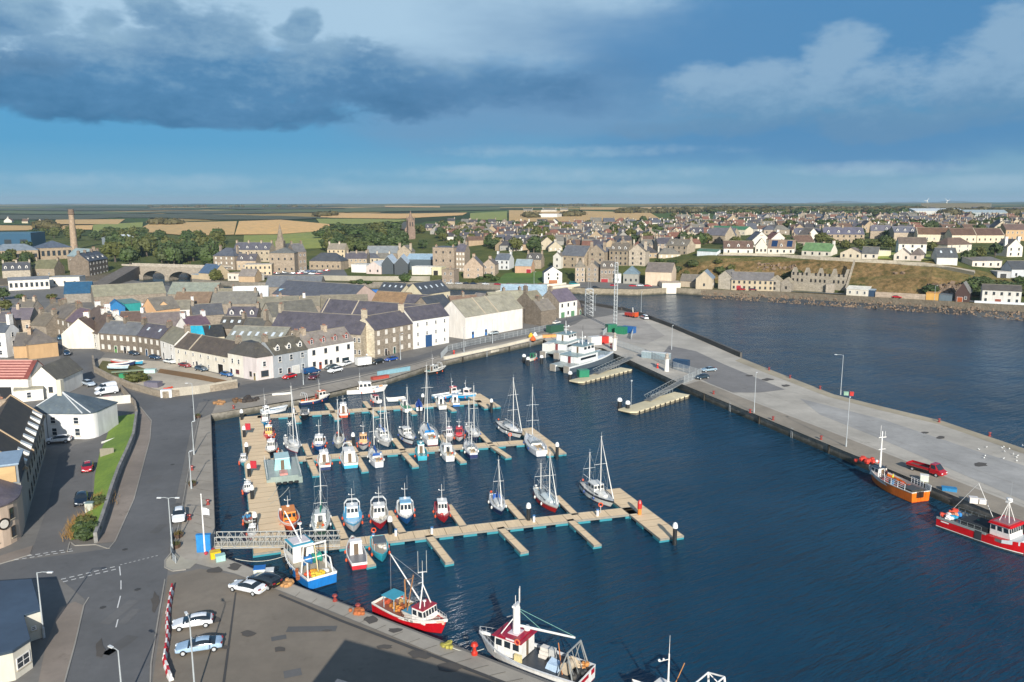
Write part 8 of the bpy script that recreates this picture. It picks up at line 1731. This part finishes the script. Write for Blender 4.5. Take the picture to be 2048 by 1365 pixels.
for i,(p,d)in enumerate(tot):
 o=link('road_barrier',bar[i%2]);o.location=p;o.rotation_euler=(0,0,math.atan2(d.y,d.x)+rnd.uniform(-.08,.08));tag(o,('red' if i%2==0 else 'white')+' plastic road barrier in the line beside the car park','barrier',('red' if i%2==0 else 'white')+' barriers of the car park line')
PZ=lambda x,y:P(x,y,0)
stw=mat('a08d70','stone');gw2=mat('8d8a84','stone')
wall_run('yard_wall','curving tan stone wall along the boat yard and street',[(186,722),(190,745),(222,762),(262,778),(310,792),(330,797),(372,790),(430,783),(475,776)],1.7,.5,stw,PZ)
wall_run('yard_fence','grey boarded fence along the yard by the quay road',[(345,794),(400,788),(475,775)],2.2,.15,mat('b0a898','wood'),PZ,'fence')
wall_run('house_yard_wall','white wall below the red four-wheel drive',[(187,812),(262,806)],2.0,.4,mat('d8d4ca','render'),PZ)
wall_run('kerbside_wall','stone wall curving from the vans to the grass bank',[(238,776),(256,796),(270,812),(274,832)],1.2,.45,stw,PZ)
sheet('boat_yard',[(188,726),(205,716),(330,724),(462,755),(474,774),(428,782),(332,795),(262,775),(192,744)],dirt_m,.04)
sheet('yard_grass',[(192,742),(205,722),(262,728),(300,742),(262,752),(230,757)],rough_g,.06);sheet('yard_weeds',[(320,738),(400,750),(455,762),(440,768),(380,757),(315,746)],mat((.2,.12,.05),'grass'),.06)
b=MB();b.cbox((0,0,.5),(11,1.2,.25),mat('7d8a70','wood'),rx=.05)
for i in range(4):b.cbox((-4.5+i*3,0,.1),(.3,1.2,.5),mat('5a3a30','wood'))
o=b.build('slipway');o.location=P(266,745,0);o.rotation_euler=(0,0,.42);tag(o,'old mossy timber slipway in the boat yard','slipway')
tree('wide green shrub in the middle of the boat yard',P(272,764,0),3.2,7.5,None,'bush','shrub')
for i,(cc,dk,sp,bp_)in enumerate([('c04a44','7a86a0',(221,724),(262,731)),('2a3a66','9fb4c4',(224,734),(266,730)),('3a98b8','2c4a66',(258,727),(286,729)),('b9ccd4','c46a50',(220,737),(256,738))]):
 motor('%s open rowing boat ashore in the boat yard'%['coral red','dark navy','turquoise blue','pale grey'][i],sp,bp_,[8,7.5,5.5,6.5][i],cc,None,deck=dk,rail=False,fend=None,name='rowing_boat',B=1.7,fb=.8)
 _r=[o for o in COL.objects if o.name.startswith('rowing_boat')][-1];_r.location=P((sp[0]+bp_[0])/2,(sp[1]+bp_[1])/2,.5)
gb_l=[(225,836),(212,880),(200,905),(190,950),(187,990),(178,1020),(160,1042),(142,1082)]
gb_r=[(274,836),(268,880),(256,910),(238,950),(224,990),(212,1030),(204,1055),(192,1086)]
b=MB();k=b.mi(grass_m);n=len(gb_l);hts=[.9,1.2,1.35,1.4,1.4,1.3,1.2,1.0];S_=6
for i in range(n):
 a,c=P(*gb_l[i],0),P(*gb_r[i],0)
 for j in range(S_+1):
  s=j/S_;p=a+(c-a)*s*.97;b.v.append((p.x,p.y,.08+hts[i]*(s**.8)+.12*mnoise.noise((p.x*.6,p.y*.6,0))*(1 if 0<j else 0)))
for i in range(n-1):
 for j in range(S_):q=i*(S_+1)+j;b.f.append([q,q+1,q+S_+2,q+S_+1]);b.m.append(k)
struct(b.build('grass_bank'))
wall_run('retaining_wall','grey stone retaining wall of the grass bank along the road',gb_r,1.55,.5,gw2,PZ)
for i in range(5):tree('%s yellow green bank shrub, %s along the lane end of the grass bank'%(('grassy','leafy')[i%2],ORD[i]),P(*[(172,1050),(160,1064),(182,1064),(198,1012),(172,1076)][i],.5),1.8,3.2,None,'bush','shrub')
b=MB()
def tuft(b,p,m,h,n,r):
 for i in range(n):
  t_=rnd.uniform(0,6.28);q=p+Vector((rnd.gauss(0,r),rnd.gauss(0,r),0));e=q+Vector((math.cos(t_)*h*.45,math.sin(t_)*h*.45,h*rnd.uniform(.6,1)))
  b.face([(q.x-.04,q.y,q.z),(q.x+.04,q.y,q.z),tuple(e)],m)
for x,y in[(150,1060),(158,1050),(165,1042),(150,1072),(205,1008),(195,1020),(203,998)]:tuft(b,P(x,y,.2),mat((.13,.115,.04),'leaf'),1.3,170,.7)
o=b.build('tall_grass');o['kind']='stuff';o['label']='dry tan tall grass on the end of the bank';o['category']='grass'
b=MB();b.tube((0,0,0),(3.4,1.6,.3),.22,mat('d8d6ce','paint'));o=b.build('white_pipe');o.location=P(203,886,.2);o.rotation_euler=(0,0,.5);tag(o,'white tube lying at the edge of the grass bank','pipe')
wall_run('grass_fence','low post fence crossing the grass bank',[(200,907),(228,905)],.9,.08,mat('8a8474','wood'),lambda x,y:P(x,y,1.0),'fence')
def fence(label,pts,h,gfn=PZ,m=galv,step=2.4,name='mesh_fence'):
 w_=[gfn(*p)for p in pts];o=w_[0];root=T(name,label,'fence',o);bp=MB();br=MB()
 for u,v in zip(w_[:-1],w_[1:]):
  d=v-u;n=max(1,int(d.length/step))
  for i in range(n+1):
   p=u+d*i/n-o;bp.tube(p,p+Vector((0,0,h)),.05,m,n=4)
  for z in(.1,h*.5,h-.05):br.tube(u-o+Vector((0,0,z)),v-o+Vector((0,0,z)),.035,m,n=4)
  nn=int(d.length/.28)
  for i in range(nn):p=u+d*i/nn-o;br.tube(p+Vector((0,0,.1)),p+Vector((0,0,h)),.038,m,n=3)
 bp.build('post',root);br.build('mesh_panel',root)
fence('pale palisade fence along the quay before the white warehouse',[(882,718),(896,703),(940,692),(1000,680),(1060,668),(1096,660)],2.0)
fence('palisade fence along the pier inside the gangways',[(1232,692),(1290,712),(1345,738),(1402,755)],2.2)
fence('short palisade fence beside the second gangway',[(1368,768),(1392,758),(1402,752)],2.2)
fence('mesh fence round the mast foot',[(1206,672),(1215,664),(1240,660),(1266,668),(1262,680)],2.0)
fence('railing along the kerb by the junction',[(346,1070),(342,1100),(344,1120),(352,1128)],1.1,step=1.6,name='guard_railing')
wall_run('parapet_wall','low dark wall along the outer pier edge',[(1243,620),(1288,634),(1345,656),(1420,688),(1482,715)],1.5,.7,mat('5d5a55','concrete'),PZ)
wall_run('quay_parapet','pale concrete kerb wall along the north quay edge',[(889,719),(990,698),(1086,675)],.9,.8,mat('cfc7b4','concrete'),PZ)
wall_run('rock_wall','dark stone wall by the river mouth and lattice tower',[(1160,606),(1200,613),(1245,621)],1.2,1.6,mat('4f4a44','stone'),PZ)
crate('shelter','long white-roofed glazed shelter along the pier fence','shelter',(1312,718),(9,1.6,2.0),'8fa0a6',-.52,'d5d8d4',ribs=True)
conp=mat('cabf9f','concrete')
def berth(label,a,b_,w,q0,nm):
 u,v=P(*a,WZ+.9),P(*b_,WZ+.9);d=v-u;L=d.length;root=T('berth_pontoon',label,'pontoon',u,math.atan2(d.y,d.x));b=MB();b.prism([(1.2,-w/2),(L,-w/2),(L,w/2),(0,w/2),(0,-w/4)],-.35,0,conp);b.build('deck',root)
 b=MB();b.box(1,-w/2+.05,-1.3,L,w/2-.05,-.36,mat('77705f','plain'));b.build('float',root);b=MB()
 for i in range(int(L/2.2)):b.box(2+i*2.2,-w/2-.12,-.9,2.4+i*2.2,-w/2-.005,-.05,blk)
 b.build('fender',root);b=MB()
 for i in range(9):b.tube((L*.55+i*L*.05,w/2-.2,0),(L*.55+i*L*.05,w/2-.2,1.1),.04,galv,n=4)
 b.tube((L*.55,w/2-.2,1.1),(L*.95,w/2-.2,1.1),.04,galv,n=4);b.build('railing',root)
 s=P(*q0,.2);e=u+d*.45+Vector((-d.y,d.x,0)).normalized()*(w/2-.8)+Vector((0,0,.2));dd=e-s;Lb=Vector((dd.x,dd.y)).length;r2=T('gangway',nm,'gangway',s,math.atan2(dd.y,dd.x));b=MB();b.loft([[(0,-.8,0),(0,.8,0),(0,.8,.15),(0,-.8,.15)],[(Lb,-.8,dd.z),(Lb,.8,dd.z),(Lb,.8,dd.z+.15),(Lb,-.8,dd.z+.15)]],mat('6a6a66','metal'));b.build('deck',r2)
 for sd_ in(-1,1):
  b=MB();n=12
  for i in range(n):
   f0,f1=i/n,(i+1)/n;z0,z1=dd.z*f0,dd.z*f1;b.tube((Lb*f0,sd_*.9,z0+1.3),(Lb*f1,sd_*.9,z1+1.3),.07,steel,n=4);b.tube((Lb*f0,sd_*.9,z0),(Lb*f1,sd_*.9,z1),.08,steel,n=4);b.tube((Lb*f0,sd_*.9,z0),(Lb*f0,sd_*.9,z0+1.3),.04,steel,n=3);b.tube((Lb*f0,sd_*.9,z0),(Lb*f1,sd_*.9,z1+1.3),.04,steel,n=3)
  b.build('lattice_side',r2)
berth('pale concrete berth pontoon beside the nearer catamaran',(1150,763),(1253,737),4.2,(1262,716),'dark lattice bridge to the berth beside the catamaran')
berth('pale concrete berth pontoon standing empty by the pier',(1252,822),(1364,787),4.6,(1366,762),'dark lattice bridge to the empty berth pontoon')
crate('hut','green hut on the berth beside the catamaran','hut',(1166,747),(3,2.2,2.0),'2a7a5c',.3,ribs=False).location.z=WZ+.9
for lb,x,y in(('at the tip of the empty berth',1239,818),('beside the empty berth edge',1255,824),('at the tip of the catamaran berth',1140,762),('left of the farther catamaran',1048,726),('by the small green canopied boat',1056,732),('by the catamaran stern',1083,728)):pile('thick white capped pile '+lb,x,y,.3,.5)
p=P(1262,815,WZ+.9);b=MB();b.tube((0,0,0),(0,0,6.6),.05,galv,n=5);b.cbox((0,0,6.6),(.4,.2,.3),galv);o=b.build('light_pole');o.location=p;tag(o,'thin light pole on the empty berth pontoon','pole')
p=P(410,1106,0);root=T('flagpole','white flagpole with small pale flag at gangway landing','flagpole',p);b=MB();b.lathe((0,0,0),[(.12,0),(.07,8.4),(.1,8.5),(.02,8.65)],mat('e4e4e0','paint'),8);b.build('pole',root)
b=MB();b.loft([[(.08,0,5.6),(.08,0,6.6)],[(.5,.12,5.55),(.5,.12,6.5)],[(1.0,-.06,5.5),(1.0,-.06,6.35)]],mat('dfe3e8','fabric'),closed=False,caps=False);b.build('flag',root)
for lb,px in(('brown timber planter beside the pavement car',(357,1075)),('dark planter at the kerb railing',(352,1096)),('dark planter on the west quay by the lamp',(385,972)),('round tan planter at the quay corner junction',(396,836))):
 p=P(*px,0);root=T('planter',lb,'planter',p);b=MB();b.lathe((0,0,0),[(.55,0),(.75,.6),(.65,.6),(.6,.5)],mat('5a4638','wood'),8);b.build('tub',root);b=MB();tuft(b,Vector((0,0,.5)),mat((.06,.07,.02),'leaf'),.7,60,.25);b.build('plant',root)
def dashes(name,a,b_,n,w,fill=.6,z=.055):
 u,v=P(*a,0),P(*b_,0);d=(v-u);L=d.length;dn=d.normalized();nn=Vector((-dn.y,dn.x,0))*w/2;b=MB()
 for i in range(n):
  s,e=u+d*(i/n),u+d*((i+fill)/n);q=[s-nn,e-nn,e+nn,s+nn];b.face([(p.x,p.y,z)for p in q],white_line)
 struct(b.build(name))
dashes('road_marking',(22,1118),(150,1098),8,.2);dashes('road_marking',(28,1121),(152,1102),8,.2);dashes('road_marking',(122,1160),(236,1133),7,.2);dashes('road_marking',(126,1165),(238,1138),7,.2);dashes('road_marking',(240,1131),(320,1111),9,.12,.5)
dashes('road_marking',(239,1134),(241,1152),1,.14,1);dashes('road_marking',(242,1162),(242,1180),1,.14,1);dashes('road_marking',(241,1193),(235,1217),1,.14,1);dashes('road_marking',(236,1240),(232,1256),1,.14,1)
def kerb(name,pts,w=.16,h=.11):
 wp=[P(x,y,0)for x,y in pts];b=MB()
 for u,v in zip(wp[:-1],wp[1:]):
  d=(v-u).normalized();nn=Vector((-d.y,d.x,0))*w/2
  b.loft([[tuple(u-nn),tuple(u+nn),(u.x+nn.x,u.y+nn.y,h),(u.x-nn.x,u.y-nn.y,h)],[tuple(v-nn),tuple(v+nn),(v.x+nn.x,v.y+nn.y,h),(v.x-nn.x,v.y-nn.y,h)]],kerb_m)
 struct(b.build(name))
kerb('kerb',[(120,1400),(150,1290),(168,1212),(178,1196)]);kerb('kerb',[(300,1400),(302,1330),(318,1230),(330,1160)]);kerb('kerb',[(218,1098),(230,1084),(268,1000),(300,880),(303,842),(282,816),(240,790)]);kerb('kerb',[(398,836),(388,880),(374,960),(358,1050),(344,1105),(330,1122),(330,1136),(346,1143),(372,1140)]);kerb('kerb',[(480,798),(560,785),(700,757),(830,728),(905,706)]);kerb('kerb',[(135,1104),(140,1084)]);kerb('kerb',[(62,1110),(30,1120),(-10,1132)]);kerb('kerb',[(140,1084),(150,1092),(192,1090),(216,1098)])
sheet('pavement',[(232,1084),(268,1000),(300,882),(302,845),(282,817),(276,838),(272,880),(258,912),(240,952),(226,992),(206,1058),(194,1088)],mat((.24,.2,.165),'concrete'),.06)
sheet('pavement',[(118,1400),(150,1290),(168,1212),(150,1204),(120,1215),(92,1290),(70,1400)],mat((.24,.2,.165),'concrete'),.03);sheet('pavement',[(18,1124),(60,1110),(66,1092),(40,1100),(-10,1116),(-60,1130),(-60,1142)],mat((.24,.2,.165),'concrete'),.06)
sheet('pavement',[(485,763),(620,746),(716,734),(712,727),(617,745),(515,763)],conc3,.06)
for pts in([(690,1243),(1100,1398),(1080,1398),(684,1246)],[(560,1189),(690,1243),(684,1246),(556,1192)],[(470,1186),(440,1400),(446,1400),(473,1186)]):sheet('tar_seam_and_shadow',pts,mat((.06,.058,.056),'asphalt'),.055)  # last strip is a lamp post's shadow painted dark; the others are tar seams
rs_=random.Random(8)
def stain(x,y,rx,ry):
 n=11;pts=[(x+rx*math.cos(2*math.pi*i/n)*rs_.uniform(.5,1.1),y+ry*math.sin(2*math.pi*i/n)*rs_.uniform(.5,1.1))for i in range(n)];sheet('stain',pts,mat((.085,.075,.065),'asphalt'),.065)
for x,y,rx,ry in((430,1142,24,8),(470,1135,16,8),(498,1268,22,7),(560,1300,16,7),(590,1255,0,0),(655,1262,12,3),(740,1240,16,9),(790,1262,20,6),(840,1310,26,10),(900,1335,34,10),(770,1295,18,5),(310,1205,9,22),(200,1300,12,26),(420,1240,26,8),(446,1295,14,5),(1535,760,14,3),(1570,772,10,3),(1500,752,10,2),(1850,866,10,3),(1880,876,12,3),(1960,930,20,5)):
 if rx:stain(x,y,rx,ry)
s0,s1,s2=P(690,1279,0),P(624,1365,0),P(1000,1365,0);hB=11.5;off=Vector((-sdir.x,-sdir.y,0))*(hB/math.tan(el)/math.cos(el));e1=(s1-s0).normalized()*30;e2=(s2-s0).normalized()*34
q=[s0+off,s0+off+e2,s0+off+e2+e1,s0+off+e1];o0=q[0];root=T('quay_shed','big grey quay shed whose shadow falls on the car park','building',(o0.x,o0.y,0));b=MB();b.prism([(p.x-o0.x,p.y-o0.y)for p in q],0,hB-.4,mat('a8a49a','render'));b.build('wall',root);b=MB();b.prism([(p.x-o0.x,p.y-o0.y)for p in q],hB-.4,hB,mat('6a6c6e','metal'));b.build('roof',root)
b=MB();rk=mat((.165,.122,.085),'rock');b.mi(rk);rr_=random.Random(5)
def rock(b,c,s):
 pts=[c+Vector((rr_.gauss(0,1),rr_.gauss(0,1),rr_.gauss(0,.8))).normalized()*s*rr_.uniform(.7,1.1)for _ in range(8)]
 bm_=bpy_bm.new();vs=[bm_.verts.new(p)for p in pts]
 try:
  r_=bpy_bm.ops.convex_hull(bm_,input=vs)
  i0=len(b.v);vv=[v for v in bm_.verts if v.link_faces];ix={v:i for i,v in enumerate(vv)};b.v.extend([tuple(v.co)for v in vv])
  for f in bm_.faces:b.f.append([i0+ix[v]for v in f.verts]);b.m.append(0)
 finally:bm_.free()
import bmesh as bpy_bm
sh=[(1402,589),(1470,593),(1536,596),(1640,603),(1748,609),(1860,617),(1946,622),(2048,632),(2200,645)]
for u,v in zip(sh[:-1],sh[1:]):
 a,c=P(*u,0),P(*v,0);n=int((c-a).length*6)
 for i in range(n):
  p=a+(c-a)*rr_.random();s=rr_.random();dn=Vector((p.x,p.y,0)).normalized()
  q=p+dn*(3.6-7.0*s);rock(b,Vector((q.x,q.y,1.2-4.2*s+rr_.uniform(-.2,.3))),rr_.uniform(.32,.85))
o=b.build('rock_revetment');o['kind']='stuff';o['label']='brown boulder revetment along the far shore road';o['category']='rocks'
def edge_wall(name,pts,z0,z1,m,off=-.25):
 b=MB();w_=[P(x,y,0)for x,y in pts]
 for u,v in zip(w_[:-1],w_[1:]):
  f=lambda p,k,z:(p.x*k,p.y*k,z);k0,k1=1-.5/u.length,1+1.2/u.length
  b.loft([[f(u,k0,z0),f(u,k1,z0),f(u,k1,z1),f(u,k0,z1)],[f(v,k0,z0),f(v,k1,z0),f(v,k1,z1),f(v,k0,z1)]],m)
 struct(b.build(name))
edge_wall('far_quay_wall',[(1100,579),(1141,581),(1174,583),(1274,585),(1345,581),(1402,585)],-6,1.55,mat('9c8c6c','stone'))
edge_wall('river_bank_wall',[(384,563),(482,570),(700,572),(900,573),(1024,576),(1100,579)],-6,1.5,mat('857a66','stone'))
b=MB();b.mi(rk)
for x0,y0,x1,y1,n,s in((1852,570,1925,600,150,(1.2,2.6)),(1560,532,1590,540,18,(.8,1.6)),(1790,545,1815,548,10,(.8,1.5)),(1505,528,1560,540,26,(.8,1.6))):
 for i in range(n):rock(b,G(rr_.uniform(x0,x1),rr_.uniform(y0,y1)),rr_.uniform(*s))
o=b.build('cliff_outcrop');o['kind']='structure'
for lb,x,y in(('left',1853,411),('right',1893,410)):
 g=G(x,416);hh=Zat(402,g.x,g.y)-g.z;root=T('wind_turbine','white wind turbine on the skyline, %s of two'%lb,'wind turbine',g);s_=g.y/1600;b=MB();b.lathe((0,0,-4),[(.5*s_,0),(.28*s_,hh+4)],wm2,8);b.build('tower',root)
 for k in range(3):
  t_=k*2.094+(.5 if lb=='left' else 1.3);b=MB();b.tube((0,-.5*s_,hh),(math.sin(t_)*7*s_,-.5*s_,hh+math.cos(t_)*7*s_),.45*s_,wm2,.12*s_,5);b.build('blade',root)
 b=MB();b.cbox((0,0,hh),(.9*s_,1.6*s_,.9*s_),wm2);b.build('nacelle',root)
for lb,x0,x1,y,h_,cc,wc in(('long brown works under the wind turbines',1842,1980,419,16,'6a6458','77705f'),('pale grey industrial roof left of the works',1830,1930,430,7,'b4bcc0','b9b9b4'),('long pale warehouse right of the industrial roof',1930,2015,433,6,'9aa6a8','a5aaa8'),('low white farm sheds beyond the golden field',1078,1114,436,6,'c4c8cc','d9d6ce')):
 HG('works',lb,'works',(x0,y),(x1,y),h_,30,roof='mono' if 'roof' in lb else 'flat',rh=4,rc=cc,wall=wc,wk='paint')
def person(label,px,top,leg,hat=None,rz=0.0,gfn=PZ,z=0.0):
 p=gfn(*px);p.z+=z;me=bpy.data.meshes.new('person');J=[(0,0,.95),(0,0,1.2),(0,.01,1.42),(0,.02,1.52),(0,.03,1.66),(.1,0,.9),(.12,.05,.5),(.12,0,.07),(.12,.14,.03),(-.1,0,.9),(-.12,-.04,.5),(-.13,-.12,.07),(-.13,.0,.03),(.19,0,1.4),(.25,-.04,1.12),(.25,.08,.88),(-.19,0,1.4),(-.25,.04,1.12),(-.24,.12,.88)]
 E=[(0,1),(1,2),(2,3),(3,4),(0,5),(5,6),(6,7),(7,8),(0,9),(9,10),(10,11),(11,12),(2,13),(13,14),(14,15),(2,16),(16,17),(17,18)]
 rad=[.15,.14,.15,.055,.1,.1,.07,.05,.04,.1,.07,.05,.04,.075,.05,.035,.075,.05,.035];me.from_pydata(J,E,[])
 o=bpy.data.objects.new('person',me);COL.objects.link(o);md=o.modifiers.new('skin','SKIN');o.modifiers.new('sub','SUBSURF').levels=1
 for i,r_ in enumerate(rad):me.skin_vertices[0].data[i].radius=(r_,r_*.8)
 me.skin_vertices[0].data[0].use_root=True
 bpy.context.view_layer.update();m2=bpy.data.meshes.new_from_object(o.evaluated_get(bpy.context.evaluated_depsgraph_get()));bpy.data.objects.remove(o)
 for m in(mat(top,'fabric'),mat(leg,'fabric'),mat('b98a70','plain'),mat(hat or '3a2c22','fabric')):m2.materials.append(m)
 for f in m2.polygons:
  c=f.center;f.material_index=1 if c.z<.92 and abs(c.x)<.2 else 2 if(c.z>1.48 and c.z<1.7)or(c.z<.95 and abs(c.x)>.2)else 3 if c.z>=1.7 else 0
 o=link('person',m2);o.location=p;o.rotation_euler=(0,0,rz);tag(o,label,'person')
person('person in dark jacket walking by the stone house, left of two',(774,712),'1d1f24','22252b',None,2)
person('person in dark coat walking by the stone house, right of two',(778,711),'23262c','1a1c20',None,2.2)
person('crew member in yellow jacket standing on the orange boat',(1785,965),'d2d83a','3a2a30','e0c83a',1,lambda x,y:P(x,y,WZ+1.3))
person('crew member in dark clothing bending near the orange boat mast',(1772,958),'4a2a3a','262a30',None,2,lambda x,y:P(x,y,WZ+1.3))
for i in range(14):
 x,y=rs_.uniform(1950,2046),rs_.uniform(888,925);b=MB();b.sphere((0,0,.2),.13,mat('e4e4e0','plain'),n=6,sz=.8);b.sphere((.14,0,.34),.07,mat('e4e4e0','plain'),n=6);b.tube((-.1,0,.22),(-.3,0,.2),.06,mat('8a8f94','plain'),.01,5);o=b.build('gull');o.location=P(x,y,.04);o.rotation_euler=(0,0,rs_.uniform(0,6));tag(o,'white gull resting on the worn pier deck','gull','gulls resting on the pier')
def rope(label,a,b_,sag=.5):
 pts=[a+(b_-a)*(i/8)+Vector((0,0,-sag*4*(i/8)*(1-i/8)))for i in range(9)];b=MB();b.path([p-a for p in pts],.04,mat('c4c2b4','fabric'),4);o=b.build('mooring_line');o.location=a;tag(o,label,'rope')
rope('pale mooring line from blue trawler bow to the quay',P(580,1108,WZ+2.3),P(470,1118,.4),.7);rope('pale mooring line from the white vessel bow to the quay',P(968,1298,WZ+2.3),P(905,1296,.3),.4);rope('mooring line of the landing craft to the main pontoon',P(556,973,WZ+1.2),P(536,1000,DZ+.1),.3);rope('second mooring line of the landing craft',P(578,975,WZ+1.2),P(540,1008,DZ+.1),.3)
hz=bpy.data.materials.new('haze');hz.use_nodes=True;t=NT(hz.node_tree);ho=t.n('ShaderNodeOutputMaterial');pv=t.n('ShaderNodeVolumePrincipled',inp={'Color':(.60,.80,.95,1),'Density':.00008,'Anisotropy':.2});t.t.links.new(pv.outputs[0],ho.inputs[1])
b=MB();b.box(-9000,-400,-9,9000,16500,110,hz);o=b.build('haze');o['kind']='stuff';o['label']='thin bluish haze in the air over the town and hills';o['category']='haze'
def joints(name,A,B,n,w=.10,z=.075,m=None):
 b=MB()
 for i in range(n+1):
  s=i/n;u=P(*[A[0][k]+(A[1][k]-A[0][k])*s for k in(0,1)],0);v=P(*[B[0][k]+(B[1][k]-B[0][k])*s for k in(0,1)],0);d=(v-u).normalized();nn=Vector((-d.y,d.x,0))*w/2
  b.face([(p.x,p.y,z)for p in(u-nn,v-nn,v+nn,u+nn)],m or mat((.15,.135,.11),'concrete'))
 struct(b.build(name))
joints('slab_joint',((1385,776),(1560,756)),((2060,1050),(2060,910)),4,.05,m=mat((.30,.27,.225),'concrete'))
joints('slab_joint',((600,1185),(1080,1372)),((590,1195),(1040,1380)),14,.07);joints('slab_joint',((424,1095),(420,835)),((386,1080),(402,842)),14,.07);joints('slab_joint',((620,796),(1080,681)),((600,786),(1060,676)),22,.08)
for i in range(15):
 x,y=[(rs_.uniform(180,330),rs_.uniform(1130,1340)),(rs_.uniform(300,372),rs_.uniform(860,1080)),(rs_.uniform(430,700),rs_.uniform(765,785)),(rs_.uniform(360,640),rs_.uniform(1220,1350))][i%4]
 p=P(x,y,0);a=rs_.uniform(-.3,.3)+(1.3 if i%4<2 else.2);L,W_=rs_.uniform(1.5,6),rs_.uniform(.6,1.6);c_,s_=math.cos(a),math.sin(a);k=rs_.choice((.105,.115,.135))
 if i%4==2:L,W_=L*.6,W_*.6
 sheet('tarmac_patch',[(p.x+c_*u*L/2-s_*v*W_/2,p.y+s_*u*L/2+c_*v*W_/2)for u,v in((-1,-1),(1,-1),(1,1),(-1,1))],mat((k,k*.98,k*.95),'asphalt'),.046,0,False)
for x,y in((250,1100),(206,1216),(345,930),(275,1180),(384,815)):
 p=P(x,y,0);sheet('drain_cover',[(p.x+.4*math.cos(i),p.y+.4*math.sin(i))for i in range(6)],mat((.05,.05,.05),'asphalt'),.06,0,False)
def wall_items(A,B,n,ladder_every=3):
 u,v=P(*A,0),P(*B,0);d=(v-u);dn=d.normalized();nn=Vector((dn.y,-dn.x,0))
 for i in range(n):
  p=u+d*((i+.5)/n)+nn*.12;rz=math.atan2(dn.y,dn.x)
  if i%ladder_every==1:
   b=MB()
   for s in(-.25,.25):b.tube((s,0,-3),(s,0,.3),.04,galv,n=4)
   for k in range(9):b.tube((-.25,0,-2.8+k*.35),(.25,0,-2.8+k*.35),.025,galv,n=4)
   o=b.build('quay_ladder');lab,ct,gp='steel ladder down the quay wall','ladder','ladders on the quay walls'
  else:
   b=MB();b.box(-.18,-.14,-2.9,.18,.14,-.15,mat('3a352c','wood'));o=b.build('timber_fender');lab,ct,gp='upright dark timber fender on the quay wall','fender','timber fenders on the quay walls'
  o.location=p;o.rotation_euler=(0,0,rz);tag(o,lab,ct,gp)
wall_items((1385,777),(1700,906),5,2);wall_items((900,719),(1080,679),4,2);wall_items((610,796),(870,727),5,2)
